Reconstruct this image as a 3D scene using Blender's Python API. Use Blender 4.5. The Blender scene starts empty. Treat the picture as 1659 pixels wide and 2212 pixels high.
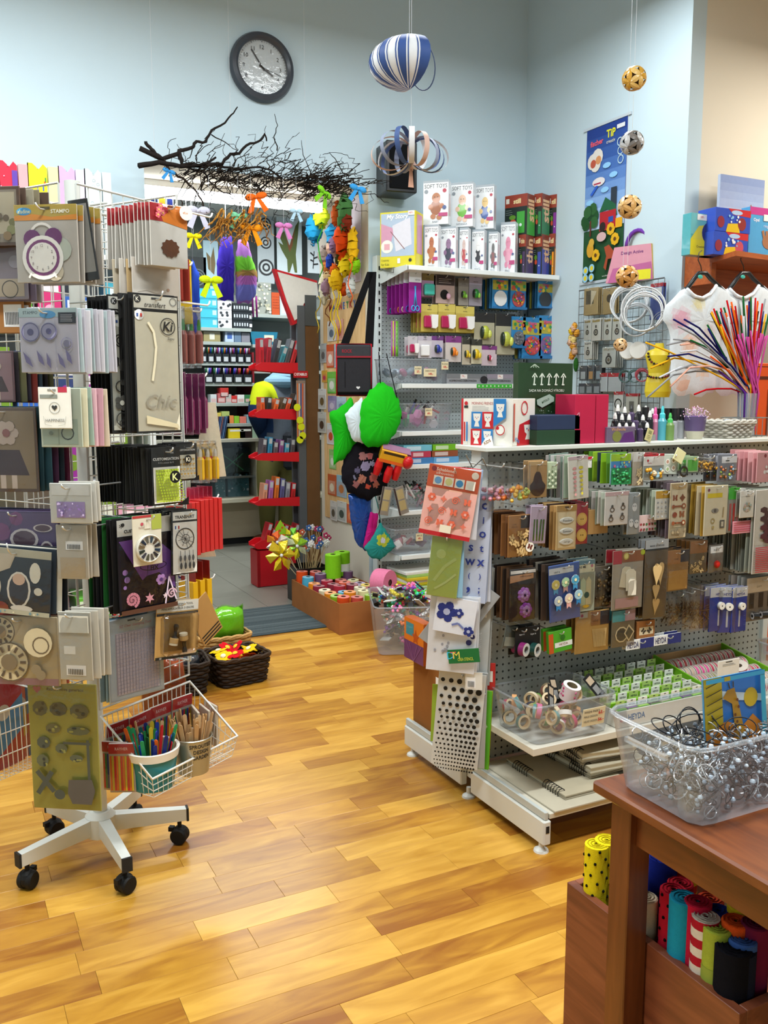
import bpy,bmesh,math,random
from mathutils import Vector,Matrix,Euler
SC=bpy.context.scene
COL=SC.collection
R=random.Random(11)
PI=math.pi
H=1.4
FPX=1930.
PITCH=math.atan(261/1930.)
YAW=math.radians(26.9)
FW=Vector((math.sin(YAW)*math.cos(PITCH),math.cos(YAW)*math.cos(PITCH),-math.sin(PITCH)))
RT=Vector((math.cos(YAW),-math.sin(YAW),0))
UP=RT.cross(FW)
cam=bpy.data.cameras.new('camera')
camo=bpy.data.objects.new('camera',cam)
COL.objects.link(camo)
cam.sensor_fit='VERTICAL'
cam.sensor_height=24.
cam.lens=24.*FPX/2212.
cam.clip_start=.02
camo.matrix_world=Matrix(((RT.x,UP.x,-FW.x,0),(RT.y,UP.y,-FW.y,0),(RT.z,UP.z,-FW.z,H),(0,0,0,1)))
SC.camera=camo
SC.view_settings.view_transform='Standard'
SC.view_settings.look='None'
SC.view_settings.gamma=1.
SC.view_settings.use_curve_mapping=False
SC.view_settings.exposure=.68
wd=bpy.data.worlds.new('world')
SC.world=wd
wd.use_nodes=True
wd.node_tree.nodes['Background'].inputs[0].default_value=(.75,.85,1.,1)
wd.node_tree.nodes['Background'].inputs[1].default_value=.05
try:
 SC.cycles.transparent_max_bounces=24
 SC.cycles.max_bounces=8
 SC.cycles.caustics_reflective=False
 SC.cycles.caustics_refractive=False
except Exception:
 pass
def area(name,loc,sx,sy,watts,color,rot=(0,0,0)):
 l=bpy.data.lights.new(name,'AREA')
 l.shape='RECTANGLE'
 l.size,l.size_y=sx,sy
 l.energy=watts
 l.color=color
 o=bpy.data.objects.new(name,l)
 o.location=loc
 o.rotation_euler=rot
 COL.objects.link(o)
 return o
COOL=(.93,.98,1.)
SHOP_LAMPS=[(.1,3.9,3.55),(.1,1.,3.55),(2.5,3.7,3.55),(2.3,.9,3.55),(-1.3,2.4,3.55)]
LAMP_W=[42,56,26,58,24]
for i,(x,y,z)in enumerate(SHOP_LAMPS):
 area('fluorescent_light',(x,y,z),1.5,.22,LAMP_W[i],COOL)
area('niche_light',(4.7,2.7,3.3),.6,.6,28,(1.,.94,.85))
for x in(1.6,3.):
 area('back_room_light',(x,7.,2.92),1.3,.3,30,COOL)
def ray(x,y):
 return FW+RT*((x-829.5)/FPX)-UP*((y-1106)/FPX)
def onz(x,y,z=0):
 r=ray(x,y)
 return Vector((0,0,H))+r*((z-H)/r.z)
class Fr:
 def __init__(s,ox,oy,a=0):
  s.o=Vector((ox,oy,0));s.a=math.radians(a);s.turn=0;s.tw=1.
  s.u=Vector((math.cos(s.a),math.sin(s.a),0));s.n=Vector((math.sin(s.a),-math.cos(s.a),0))
 def at(s,x,y,d=0):
  r=ray(x,y);c=Vector((0,0,H))
  t=(s.o+s.n*d-c).dot(s.n)/r.dot(s.n)
  p=c+r*t
  return(p-s.o).dot(s.u),p.z
 def w(s,U,d,z):
  v=s.o+s.u*U+s.n*d
  return Vector((v.x,v.y,z))
 def box(s,x0,y0,x1,y1,d=0):
  xm,ym=(x0+x1)/2,(y0+y1)/2
  return s.at(x0,ym,d)[0],s.at(xm,y1,d)[1],s.at(x1,ym,d)[0],s.at(xm,y0,d)[1]
def lin(h):
 if not isinstance(h,str):
  return h
 h=h.lstrip('#')
 if len(h)==3:
  h=''.join(c*2 for c in h)
 out=[]
 for i in(0,2,4):
  c=int(h[i:i+2],16)/255.
  out.append(c/12.92 if c<=.04045 else((c+.055)/1.055)**2.4)
 return(out[0],out[1],out[2])
MATS={}
def newmat(name):
 m=bpy.data.materials.new(name)
 m.use_nodes=True
 nt=m.node_tree
 for n in list(nt.nodes):
  if n.type!='OUTPUT_MATERIAL':
   nt.nodes.remove(n)
 return m,nt,nt.nodes['Material Output']
def colmat(name,rough,spec=.4,metal=0,var=.06,scale=40,bump=0,bscale=200,coat=0,alpha=1.):
 m,nt,out=newmat(name)
 N=nt.nodes.new;L=nt.links.new
 p=N('ShaderNodeBsdfPrincipled')
 at=N('ShaderNodeAttribute');at.attribute_name='Col'
 tc=N('ShaderNodeTexCoord')
 nz=N('ShaderNodeTexNoise');nz.inputs['Scale'].default_value=scale;nz.inputs['Detail'].default_value=2
 L(tc.outputs['Object'],nz.inputs['Vector'])
 mr=N('ShaderNodeMapRange');mr.inputs[3].default_value=1-var;mr.inputs[4].default_value=1+var
 L(nz.outputs[0],mr.inputs[0])
 mx=N('ShaderNodeMix');mx.data_type='RGBA';mx.blend_type='MULTIPLY';mx.inputs[0].default_value=1.
 L(at.outputs['Color'],mx.inputs[6]);L(mr.outputs[0],mx.inputs[7])
 L(mx.outputs[2],p.inputs['Base Color'])
 p.inputs['Roughness'].default_value=rough
 p.inputs['Specular IOR Level'].default_value=spec
 p.inputs['Metallic'].default_value=metal
 p.inputs['Coat Weight'].default_value=coat
 p.inputs['Alpha'].default_value=alpha
 if bump:
  n2=N('ShaderNodeTexNoise');n2.inputs['Scale'].default_value=bscale
  L(tc.outputs['Object'],n2.inputs['Vector'])
  b=N('ShaderNodeBump');b.inputs['Strength'].default_value=bump;b.inputs['Distance'].default_value=.004
  L(n2.outputs[0],b.inputs['Height']);L(b.outputs[0],p.inputs['Normal'])
 L(p.outputs[0],out.inputs[0])
 MATS[name]=m
 return m
colmat('paper',.6,.3)
colmat('card_gloss',.28,.5,coat=.2)
colmat('plastic',.32,.5,var=.03)
colmat('metal',.35,.5,metal=.75,var=.03)
colmat('painted',.4,.4,var=.03,scale=8)
colmat('fabric',.9,.1,var=.1,scale=90,bump=.35,bscale=500)
colmat('felt',.95,.05,var=.12,scale=120,bump=.3,bscale=700)
colmat('rubber',.6,.3)
colmat('wicker',.6,.3,var=.25,scale=120,bump=.4,bscale=300)
colmat('foil',.22,.7,metal=.35,var=.2,scale=60,bump=.5,bscale=60)
colmat('skin',.6,.3)
colmat('carton',.8,.15,var=.12,scale=14)
colmat('bark',.85,.15,var=.3,scale=60,bump=.5,bscale=150)
def filmmat(name,fac,tint,rough=.12,bump=.25,bscale=35,body=0,bodycol=(1,1,1)):
 m,nt,out=newmat(name)
 N=nt.nodes.new;L=nt.links.new
 tr=N('ShaderNodeBsdfTransparent');tr.inputs[0].default_value=(*tint,1)
 gl=N('ShaderNodeBsdfGlossy');gl.inputs['Roughness'].default_value=rough
 df=N('ShaderNodeBsdfDiffuse');df.inputs[0].default_value=(*bodycol,1)
 tc=N('ShaderNodeTexCoord')
 nz=N('ShaderNodeTexNoise');nz.inputs['Scale'].default_value=bscale;nz.inputs['Detail'].default_value=3
 L(tc.outputs['Object'],nz.inputs['Vector'])
 b=N('ShaderNodeBump');b.inputs['Strength'].default_value=bump;b.inputs['Distance'].default_value=.01
 L(nz.outputs[0],b.inputs['Height'])
 L(b.outputs[0],gl.inputs['Normal'])
 lw=N('ShaderNodeLayerWeight');lw.inputs[0].default_value=.25
 ad=N('ShaderNodeMath');ad.operation='ADD';ad.use_clamp=True;ad.inputs[1].default_value=fac
 ml=N('ShaderNodeMath');ml.operation='MULTIPLY';ml.inputs[1].default_value=.5
 L(lw.outputs['Fresnel'],ml.inputs[0]);L(ml.outputs[0],ad.inputs[0])
 m1=N('ShaderNodeMixShader');m1.inputs[0].default_value=body
 L(tr.outputs[0],m1.inputs[1]);L(df.outputs[0],m1.inputs[2])
 m2=N('ShaderNodeMixShader')
 L(ad.outputs[0],m2.inputs[0]);L(m1.outputs[0],m2.inputs[1]);L(gl.outputs[0],m2.inputs[2])
 L(m2.outputs[0],out.inputs[0])
 MATS[name]=m
 return m
filmmat('film',.05,(.97,.97,.97))
filmmat('clear_plastic',.03,(.95,.96,.97),rough=.2,bump=.05,body=.13,bodycol=(.82,.9,.97))
filmmat('tinted_film',.1,(.9,.4,.5),body=.35,bodycol=(.75,.1,.2))
filmmat('purple_film',.1,(.75,.4,.6),body=.55,bodycol=(.3,.06,.18))
def emis(name,col,s):
 m,nt,out=newmat(name)
 e=nt.nodes.new('ShaderNodeEmission');e.inputs[0].default_value=(*col,1);e.inputs[1].default_value=s
 nt.links.new(e.outputs[0],out.inputs[0]);MATS[name]=m
emis('tube_glow',(.95,.99,1.),9.)
def wall_mat(name,col,rough=.85,var=.03,scale=1.2):
 m,nt,out=newmat(name)
 N=nt.nodes.new;L=nt.links.new
 p=N('ShaderNodeBsdfPrincipled');tc=N('ShaderNodeTexCoord')
 nz=N('ShaderNodeTexNoise');nz.inputs['Scale'].default_value=scale;nz.inputs['Detail'].default_value=4
 L(tc.outputs['Object'],nz.inputs['Vector'])
 r=N('ShaderNodeValToRGB')
 c=lin(col)
 r.color_ramp.elements[0].position=.3;r.color_ramp.elements[1].position=.7
 r.color_ramp.elements[0].color=(*[v*(1-var)for v in c],1);r.color_ramp.elements[1].color=(*[min(1,v*(1+var))for v in c],1)
 L(nz.outputs[0],r.inputs[0]);L(r.outputs[0],p.inputs['Base Color'])
 n2=N('ShaderNodeTexNoise');n2.inputs['Scale'].default_value=160
 L(tc.outputs['Object'],n2.inputs['Vector'])
 b=N('ShaderNodeBump');b.inputs['Strength'].default_value=.06;b.inputs['Distance'].default_value=.003
 L(n2.outputs[0],b.inputs['Height']);L(b.outputs[0],p.inputs['Normal'])
 p.inputs['Roughness'].default_value=rough
 L(p.outputs[0],out.inputs[0]);MATS[name]=m
 return m
wall_mat('wall_paint','bccfd8')
wall_mat('reveal_paint','d8cfbd')
wall_mat('wall_cream','d4ccba')
wall_mat('ceiling_paint','d8d8d4')
wall_mat('grey_wall','6f7674')
wall_mat('tile','86857a',.35,.06,3.)
wall_mat('laminate_grey','b5a68a',.6,.06,2.)
def wood_mat(name,c1,c2,c3,axis=0,scale=7.,stretch=9.,rough=.35,rnd=.35,coord='Object',spec=.5):
 m,nt,out=newmat(name)
 N=nt.nodes.new;L=nt.links.new
 p=N('ShaderNodeBsdfPrincipled')
 oi=N('ShaderNodeObjectInfo');
 if coord=='World':
  g=N('ShaderNodeNewGeometry');src=g.outputs['Position']
 else:
  g=N('ShaderNodeTexCoord');src=g.outputs['Object']
 mp=N('ShaderNodeMapping');mp.vector_type='POINT'
 sc=[stretch]*3;sc[axis]=1.
 mp.inputs['Scale'].default_value=sc
 L(src,mp.inputs[0])
 sh=N('ShaderNodeVectorMath');sh.operation='SCALE';sh.inputs[0].default_value=(13.7,31.1,7.3)
 L(oi.outputs['Random'],sh.inputs['Scale'])
 ad=N('ShaderNodeVectorMath');ad.operation='ADD'
 L(mp.outputs[0],ad.inputs[0]);L(sh.outputs[0],ad.inputs[1])
 n1=N('ShaderNodeTexNoise');n1.inputs['Scale'].default_value=scale;n1.inputs['Detail'].default_value=5;n1.inputs['Distortion'].default_value=1.2
 L(ad.outputs[0],n1.inputs['Vector'])
 n2=N('ShaderNodeTexNoise');n2.inputs['Scale'].default_value=scale*.35;n2.inputs['Detail'].default_value=2
 L(ad.outputs[0],n2.inputs['Vector'])
 r=N('ShaderNodeValToRGB')
 e=r.color_ramp.elements
 e[0].position=.25;e[0].color=(*lin(c1),1);e[1].position=.75;e[1].color=(*lin(c3),1)
 k=r.color_ramp.elements.new(.5);k.color=(*lin(c2),1)
 mm=N('ShaderNodeMath');mm.operation='MULTIPLY_ADD';mm.inputs[1].default_value=rnd;mm.inputs[2].default_value=-rnd/2
 L(oi.outputs['Random'],mm.inputs[0])
 a2=N('ShaderNodeMath');a2.operation='ADD'
 mi=N('ShaderNodeMath');mi.operation='MULTIPLY_ADD';mi.inputs[1].default_value=.6;mi.inputs[2].default_value=0
 L(n1.outputs[0],mi.inputs[0])
 m3=N('ShaderNodeMath');m3.operation='MULTIPLY_ADD';m3.inputs[1].default_value=.4
 L(n2.outputs[0],m3.inputs[0]);L(mi.outputs[0],m3.inputs[2])
 L(m3.outputs[0],a2.inputs[0]);L(mm.outputs[0],a2.inputs[1])
 L(a2.outputs[0],r.inputs[0]);L(r.outputs[0],p.inputs['Base Color'])
 p.inputs['Roughness'].default_value=rough
 p.inputs['Specular IOR Level'].default_value=spec
 b=N('ShaderNodeBump');b.inputs['Strength'].default_value=.08;b.inputs['Distance'].default_value=.002
 L(n1.outputs[0],b.inputs['Height']);L(b.outputs[0],p.inputs['Normal'])
 L(p.outputs[0],out.inputs[0]);MATS[name]=m
 return m
wood_mat('floor_wood','8f571a','b8842c','d4a244',axis=0,scale=4.,stretch=5.,rough=.3,rnd=.36,coord='World')
wood_mat('table_wood','3f1d0c','68361a','844a24',axis=1,scale=4.,stretch=10.,rough=.3,rnd=0)
wood_mat('table_wood_x','3f1d0c','68361a','844a24',axis=0,scale=4.,stretch=10.,rough=.3,rnd=0)
wood_mat('table_wood_z','3f1d0c','623319','7a4422',axis=2,scale=4.,stretch=10.,rough=.3,rnd=0)
wood_mat('crate_wood','4e2416','743d26','935536',axis=1,scale=3.,stretch=12.,rough=.42,rnd=.1)
wood_mat('shelf_wood','7a3410','a4501c','b8622a',axis=0,scale=4.,stretch=10.,rough=.45,rnd=0)
wood_mat('pine_board','b98c50','d8b078','e8c794',axis=2,scale=4.,stretch=8.,rough=.6,rnd=0)
def peg_mat(name,col,pitch=.025,rad=.16):
 m,nt,out=newmat(name)
 N=nt.nodes.new;L=nt.links.new
 p=N('ShaderNodeBsdfPrincipled');tc=N('ShaderNodeTexCoord')
 sp=N('ShaderNodeSeparateXYZ');L(tc.outputs['Object'],sp.inputs[0])
 def cell(sock):
  a=N('ShaderNodeMath');a.operation='DIVIDE';a.inputs[1].default_value=pitch;L(sock,a.inputs[0])
  f=N('ShaderNodeMath');f.operation='FRACT';L(a.outputs[0],f.inputs[0])
  s=N('ShaderNodeMath');s.operation='SUBTRACT';s.inputs[1].default_value=.5;L(f.outputs[0],s.inputs[0])
  q=N('ShaderNodeMath');q.operation='MULTIPLY';L(s.outputs[0],q.inputs[0]);L(s.outputs[0],q.inputs[1])
  return q.outputs[0]
 ad=N('ShaderNodeMath');ad.operation='ADD';L(cell(sp.outputs[0]),ad.inputs[0]);L(cell(sp.outputs[2]),ad.inputs[1])
 lt=N('ShaderNodeMath');lt.operation='LESS_THAN';lt.inputs[1].default_value=rad*rad;L(ad.outputs[0],lt.inputs[0])
 mx=N('ShaderNodeMix');mx.data_type='RGBA'
 L(lt.outputs[0],mx.inputs[0]);mx.inputs[6].default_value=(*lin(col),1);mx.inputs[7].default_value=(.012,.012,.012,1)
 L(mx.outputs[2],p.inputs['Base Color']);p.inputs['Roughness'].default_value=.5
 L(p.outputs[0],out.inputs[0]);MATS[name]=m
peg_mat('pegboard','a9aca6')
peg_mat('pegboard_white','c9d3d6',.025,.14)
TXT={}
def text_mesh(s,bold=0,shear=0):
 k=(s,bold,shear)
 if k not in TXT:
  cu=bpy.data.curves.new('t','FONT');cu.body=s;cu.resolution_u=2;cu.offset=bold;cu.shear=shear;cu.fill_mode='FRONT'
  ob=bpy.data.objects.new('t',cu)
  me=bpy.data.meshes.new_from_object(ob)
  vs=[(v.co.x,v.co.y)for v in me.vertices];fs=[tuple(p.vertices)for p in me.polygons]
  bpy.data.objects.remove(ob);bpy.data.curves.remove(cu);bpy.data.meshes.remove(me)
  if vs:
   x0=min(v[0]for v in vs);x1=max(v[0]for v in vs);y0=min(v[1]for v in vs);y1=max(v[1]for v in vs)
  else:
   x0=x1=y0=y1=0
  TXT[k]=(vs,fs,x0,x1,y0,y1)
 return TXT[k]
class MB:
 def __init__(s,col='888'):
  s.v=[];s.f=[];s.c=[];s.M=Matrix.Identity(4);s.col=lin(col);s.sm=[];s.layer=0
  s.fx=s.fz=0;s.fw=s.fh=1.;s.fy=0
 def cc(s,c):
  return s.col if c is None else lin(c)
 def add(s,vs,fs,c=None,smooth=False):
  b=len(s.v)
  s.v+=[s.M@Vector(v)for v in vs]
  c=s.cc(c)
  for f in fs:
   s.f.append([b+i for i in f]);s.c.append(c);s.sm.append(smooth)
  return s
 def box(s,x0,y0,z0,x1,y1,z1,c=None):
  vs=[(x,y,z)for z in(z0,z1)for y in(y0,y1)for x in(x0,x1)]
  return s.add(vs,[(0,2,3,1),(4,5,7,6),(0,1,5,4),(1,3,7,5),(3,2,6,7),(2,0,4,6)],c)
 def bbox(s,x0,y0,z0,x1,y1,z1,b,c=None):
  vs=[];idx={}
  X=(x0,x1);Y=(y0,y1);Z=(z0,z1)
  for k in range(2):
   for j in range(2):
    for i in range(2):
     sx=1 if i==0 else-1;sy=1 if j==0 else-1;sz=1 if k==0 else-1
     for ax in range(3):
      p=[X[i]+sx*b,Y[j]+sy*b,Z[k]+sz*b]
      p[ax]=(X[i],Y[j],Z[k])[ax]
      idx[(i,j,k,ax)]=len(vs);vs.append(p)
  fs=[]
  for ax in range(3):
   o=[a for a in range(3)if a!=ax]
   for e in range(2):
    q=[]
    for(p0,p1)in((0,0),(1,0),(1,1),(0,1)):
     t=[0,0,0];t[ax]=e;t[o[0]]=p0;t[o[1]]=p1
     q.append(idx[(t[0],t[1],t[2],ax)])
    fs.append(q)
  for ax in range(3):
   o=[a for a in range(3)if a!=ax]
   for p0 in range(2):
    for p1 in range(2):
     t=[0,0,0];t[o[0]]=p0;t[o[1]]=p1
     a=list(t);bb=list(t);a[ax]=0;bb[ax]=1
     fs.append([idx[(*a,o[0])],idx[(*bb,o[0])],idx[(*bb,o[1])],idx[(*a,o[1])]])
  for k in range(2):
   for j in range(2):
    for i in range(2):
     fs.append([idx[(i,j,k,0)],idx[(i,j,k,1)],idx[(i,j,k,2)]])
  return s.add(vs,fs,c)
 def prism(s,pts,y0,y1,c=None,cside=None):
  n=len(pts)
  s.add([(p[0],y0,p[1])for p in pts]+[(p[0],y1,p[1])for p in pts],[tuple(range(n)),tuple(range(2*n-1,n-1,-1))],c)
  return s.add([(p[0],y0,p[1])for p in pts]+[(p[0],y1,p[1])for p in pts],[(i,i+n,(i+1)%n+n,(i+1)%n)for i in range(n)],cside or c)
 def slab(s,pts,z0,z1,c=None):
  n=len(pts)
  return s.add([(p[0],p[1],z0)for p in pts]+[(p[0],p[1],z1)for p in pts],[tuple(range(n-1,-1,-1)),tuple(range(n,2*n))]+[(i,(i+1)%n,(i+1)%n+n,i+n)for i in range(n)],c)
 def tube(s,pts,r,c=None,n=6,caps=True,closed=False):
  pts=[Vector(p)for p in pts]
  rs=r if isinstance(r,(list,tuple))else[r]*len(pts)
  vs=[];fs=[];m=len(pts)
  ref=None
  for i,p in enumerate(pts):
   if closed:
    t=pts[(i+1)%m]-pts[i-1]
   else:
    t=pts[min(i+1,m-1)]-pts[max(i-1,0)]
   if t.length<1e-9:
    t=Vector((0,0,1))
   t.normalize()
   if ref is None:
    ref=Vector((0,0,1))if abs(t.z)<.9 else Vector((1,0,0))
   a=t.cross(ref)
   if a.length<1e-4:
    a=t.orthogonal()
   a.normalize();b=t.cross(a);ref=b.cross(t)if False else(a.cross(t))
   for k in range(n):
    w=2*PI*k/n
    vs.append(p+a*(math.cos(w)*rs[i])+b*(math.sin(w)*rs[i]))
  for i in range(m if closed else m-1):
   j=(i+1)%m
   for k in range(n):
    l=(k+1)%n
    fs.append((i*n+k,i*n+l,j*n+l,j*n+k))
  if caps and not closed:
   fs.append(tuple(range(n-1,-1,-1)));fs.append(tuple(range((m-1)*n,m*n)))
  return s.add(vs,fs,c,smooth=n>4)
 def lathe(s,prof,c=None,n=20,at=(0,0,0),cols=None,smooth=True):
  x,y,z=at
  for i in range(len(prof)-1):
   (r0,z0),(r1,z1)=prof[i],prof[i+1]
   vs=[];fs=[]
   for k in range(n):
    w=2*PI*k/n;cs,sn=math.cos(w),math.sin(w)
    vs+=[(x+r0*cs,y+r0*sn,z+z0),(x+r1*cs,y+r1*sn,z+z1)]
   for k in range(n):
    l=(k+1)%n
    if r0<1e-6:
     fs.append((2*k,2*l+1,2*k+1))
    elif r1<1e-6:
     fs.append((2*k,2*l,2*k+1))
    else:
     fs.append((2*k,2*l,2*l+1,2*k+1))
   s.add(vs,fs,cols[i]if cols else c,smooth)
  return s
 def ball(s,cx,cy,cz,r,c=None,n=10,m=6,sc=(1,1,1)):
  prof=[(r*math.sin(PI*i/m),-r*math.cos(PI*i/m))for i in range(m+1)]
  prof[0]=(0,-r);prof[-1]=(0,r)
  M0=s.M
  s.M=M0@Matrix.Translation((cx,cy,cz))@Matrix.Diagonal((sc[0],sc[1],sc[2],1))
  s.lathe(prof,c,n);s.M=M0
  return s
 def panel(s,x0,z0,x1,z1,y):
  s.fx,s.fz,s.fw,s.fh,s.fy=x0,z1,x1-x0,z1-z0,y;s.layer=0
  return s
 def P(s,x,y):
  return(s.fx+x*s.fw,s.fy-.0003*s.layer-.0003,s.fz-y*s.fh)
 def pol(s,pts,c):
  s.layer+=1
  return s.add([s.P(*p)for p in pts],[tuple(range(len(pts)))],c)
 def rect(s,x0,y0,x1,y1,c):
  return s.pol([(x0,y0),(x0,y1),(x1,y1),(x1,y0)],c)
 def ell(s,cx,cy,rx,ry,c,n=14):
  return s.pol([(cx+rx*math.cos(2*PI*k/n),cy+ry*math.sin(2*PI*k/n))for k in range(n)],c)
 def circ(s,cx,cy,r,c,n=14):
  return s.ell(cx,cy,r,r*s.fw/s.fh,c,n)
 def line(s,pts,w,c):
  s.layer+=1
  q=[Vector((p[0]*s.fw,p[1]*s.fh))for p in pts];ww=w*s.fw/2
  for a,b in zip(q[:-1],q[1:]):
   d=b-a
   if d.length<1e-9:
    continue
   d.normalize();nn=Vector((-d.y,d.x))*ww
   s.add([s.P(p.x/s.fw,p.y/s.fh)for p in(a+nn,b+nn,b-nn,a-nn)],[(0,1,2,3)],c)
  return s
 def ring(s,cx,cy,r,w,c,n=20,ry=None):
  s.layer+=1
  k=s.fw/s.fh
  o=[s.P(cx+r*math.cos(2*PI*i/n),cy+(ry or r*k)*math.sin(2*PI*i/n))for i in range(n)]
  q=[s.P(cx+(r-w)*math.cos(2*PI*i/n),cy+(ry-w*k if ry else(r-w)*k)*math.sin(2*PI*i/n))for i in range(n)]
  return s.add(o+q,[(i,(i+1)%n,(i+1)%n+n,i+n)for i in range(n)],c)
 def txt(s,t,cx,cy,hgt,c,w=None,bold=0,shear=0,rot=0):
  vs,fs,x0,x1,y0,y1=text_mesh(t,bold,shear)
  if not vs:
   return s
  s.layer+=1
  k=hgt*s.fh/max(y1-y0,1e-6);kx=k
  if w and(x1-x0)*k>w*s.fw:
   kx=w*s.fw/(x1-x0)
  bx,by,bz=s.P(cx,cy);cr,sr=math.cos(rot),math.sin(rot)
  out=[]
  for(x,y)in vs:
   X=(x-(x0+x1)/2)*kx;Z=(y-(y0+y1)/2)*k
   out.append((bx+X*cr-Z*sr,by,bz+X*sr+Z*cr))
  return s.add(out,fs,c)
 def mesh(s,name):
  me=bpy.data.meshes.new(name)
  me.from_pydata([tuple(v)for v in s.v],[],s.f)
  a=me.color_attributes.new('Col','FLOAT_COLOR','CORNER')
  buf=[]
  for f,c in zip(s.f,s.c):
   buf+=[c[0],c[1],c[2],1.]*len(f)
  a.data.foreach_set('color',buf)
  me.polygons.foreach_set('use_smooth',s.sm)
  me.update()
  return me
def O(mb,name,mat,parent=None,loc=None,rot=None):
 me=mb if isinstance(mb,bpy.types.Mesh)else mb.mesh(name)
 if isinstance(mb,MB)or not me.materials:
  me.materials.clear();me.materials.append(MATS[mat])
 o=bpy.data.objects.new(name,me);COL.objects.link(o)
 if parent:
  o.parent=parent
 if loc is not None:
  o.location=loc
 if rot is not None:
  o.rotation_euler=rot
 return o
def tag(o,label,cat,group=None,kind=None):
 if label:
  o['label']=label
 if cat:
  o['category']=cat
 if group:
  o['group']=group
 if kind:
  o['kind']=kind
 return o
def T(name,label,cat,loc=(0,0,0),rz=0,group=None,rx=0,ry=0):
 o=bpy.data.objects.new(name,None);COL.objects.link(o)
 o.empty_display_size=.02
 o.location=loc;o.rotation_euler=(rx,ry,rz)
 return tag(o,label,cat,group)
def one(mb,name,mat,label,cat,loc=(0,0,0),rz=0,group=None,rx=0,ry=0):
 o=O(mb,name,mat,None,loc,(rx,ry,rz))
 return tag(o,label,cat,group)
def struct(mb,name,mat,parent=None):
 o=O(mb,name,mat,parent)
 if not parent:
  o['kind']='structure'
 return o
KIDS={}
def kids(o):
 return[c for c in COL.objects if c.parent==o]if o.name not in KIDS else KIDS[o.name]
def dup(root,loc,rz=None,label=None,group=None,rx=None,ry=None):
 if root.name not in KIDS:
  KIDS[root.name]=[(c,list(c.children))for c in root.children]
 r=root.copy();COL.objects.link(r);r.location=loc
 e=list(root.rotation_euler)
 if rx is not None:e[0]=rx
 if ry is not None:e[1]=ry
 if rz is not None:e[2]=rz
 r.rotation_euler=e
 if label:r['label']=label
 if group:r['group']=group
 for c,gs in KIDS[root.name]:
  d=c.copy();COL.objects.link(d);d.parent=r
  for g in gs:
   h=g.copy();COL.objects.link(h);h.parent=d
 return r
def jit(a):
 return R.uniform(-a,a)
def mixc(a,b,t):
 a=lin(a);b=lin(b)
 return tuple(a[i]*(1-t)+b[i]*t for i in range(3))
W=5.21
WB=6.
OX0,OX1,OZ=1.15,2.534,2.655
RX=3.72
RY=3.735
CZ=4.15
MAT_Y=5.205
MAT_F=4.79
def proj(p):
 d=Vector(p)-Vector((0,0,H));w=d.dot(FW)
 if w<=.05:
  return None
 return 829.5+FPX*d.dot(RT)/w,1106-FPX*d.dot(UP)/w,w
fl=struct(MB('8a5a20').box(-2.4,-1.8,-.08,6.2,MAT_Y,-.008),'floor','paper')
PW=.0946
lens=[.3,.386,.46,.54,.62]
pm=[]
for L_ in lens:
 m=MB();m.bbox(.0003,.0003,-.008,L_-.0003,PW-.0003,0,.0005)
 me=m.mesh('plank');me.materials.append(MATS['floor_wood']);pm.append(me)
cand=[]
row=-40
y=2.015+row*PW
rr=random.Random(5)
while y<MAT_Y-.02:
 x=-2.3+rr.uniform(0,.5)
 if row==0:
  x=.667-.386*7
 while x<3.7:
  k=rr.randrange(5)if row else 1
  pr=proj((x+lens[k]/2,y+PW/2,0));s=0
  if pr and-150<pr[0]<1800 and 900<pr[1]<2400:
   s=1./pr[2]
  cand.append((s,x,y,k));x+=lens[k]
 row+=1;y+=PW
cand.sort(reverse=True)
for(s,x,y,k)in cand[:296]:
 O(pm[k],'plank','floor_wood',fl,(x,y,0))
m=MB()
for(s,x,y,k)in cand[296:]:
 m.bbox(x+.0003,y+.0003,-.008,x+lens[k]-.0003,y+PW-.0003,0,.0009)
o=O(m,'planks_at_the_edge','floor_wood',fl);o['kind']='stuff'
f2=struct(MB('55544c').box(-1.2,MAT_Y,-.08,4.6,8.5,-.01),'floor_back_room','paper')
m=MB();m.bbox(.0012,.0012,-.01,.2988,.5988,0,.001)
tme=m.mesh('tile');tme.materials.append(MATS['tile'])
for i in range(-8,9):
 for j in range(6):
  x=1.91+i*.3;yv=5.52+j*.6-(.3 if i%2 else 0)
  if-.6<x<3.9 and yv<8.2:
   O(tme,'tile','tile',f2,(x,yv,0))
m=MB();
for i in range(-8,9):
 if i%2==0:
  m.box(1.91+i*.3+.0012,MAT_Y,-.01,1.91+i*.3+.2988,5.518,0)
O(m,'cut_tiles','tile',f2)
m=MB('445056');m.bbox(0,0,.0005,1.35,.62,.01,.003)
mt=T('door_mat','blue grey ribbed entrance mat lying on the threshold between wood and tiles','mat',(1.06,MAT_F,0))
O(m,'backing','fabric',mt)
m=MB('465a62')
for i in range(60):
 y0=.012+i*.01
 m.box(.008,y0,.0098,1.342,y0+.0058,.0128,mixc('454f52','626c6e',R.random()))
o=O(m,'ribs','fabric',mt);o['kind']='stuff'
m=MB()
m.box(-2.4,W,0,OX0,WB,CZ);m.box(OX1,W,0,RX+.1,WB,CZ);m.box(OX0,W,OZ,OX1,WB,CZ)
struct(m,'wall_back','wall_paint')
m=MB();m.box(RX,RY,0,RX+.1,W,CZ);struct(m,'wall_right','wall_paint')
m=MB();m.box(RX+.1,RY,0,6.2,RY+.1,CZ);struct(m,'wall_niche','wall_cream')
m=MB();m.box(6.2,-1.8,0,6.3,RY+.1,CZ);struct(m,'wall_niche_side','wall_cream')
m=MB();m.box(-2.5,-1.8,0,-2.4,WB,CZ);struct(m,'wall_left','wall_paint')
m=MB();m.box(-2.5,-1.9,0,6.3,-1.8,CZ);struct(m,'wall_front','wall_paint')
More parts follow.
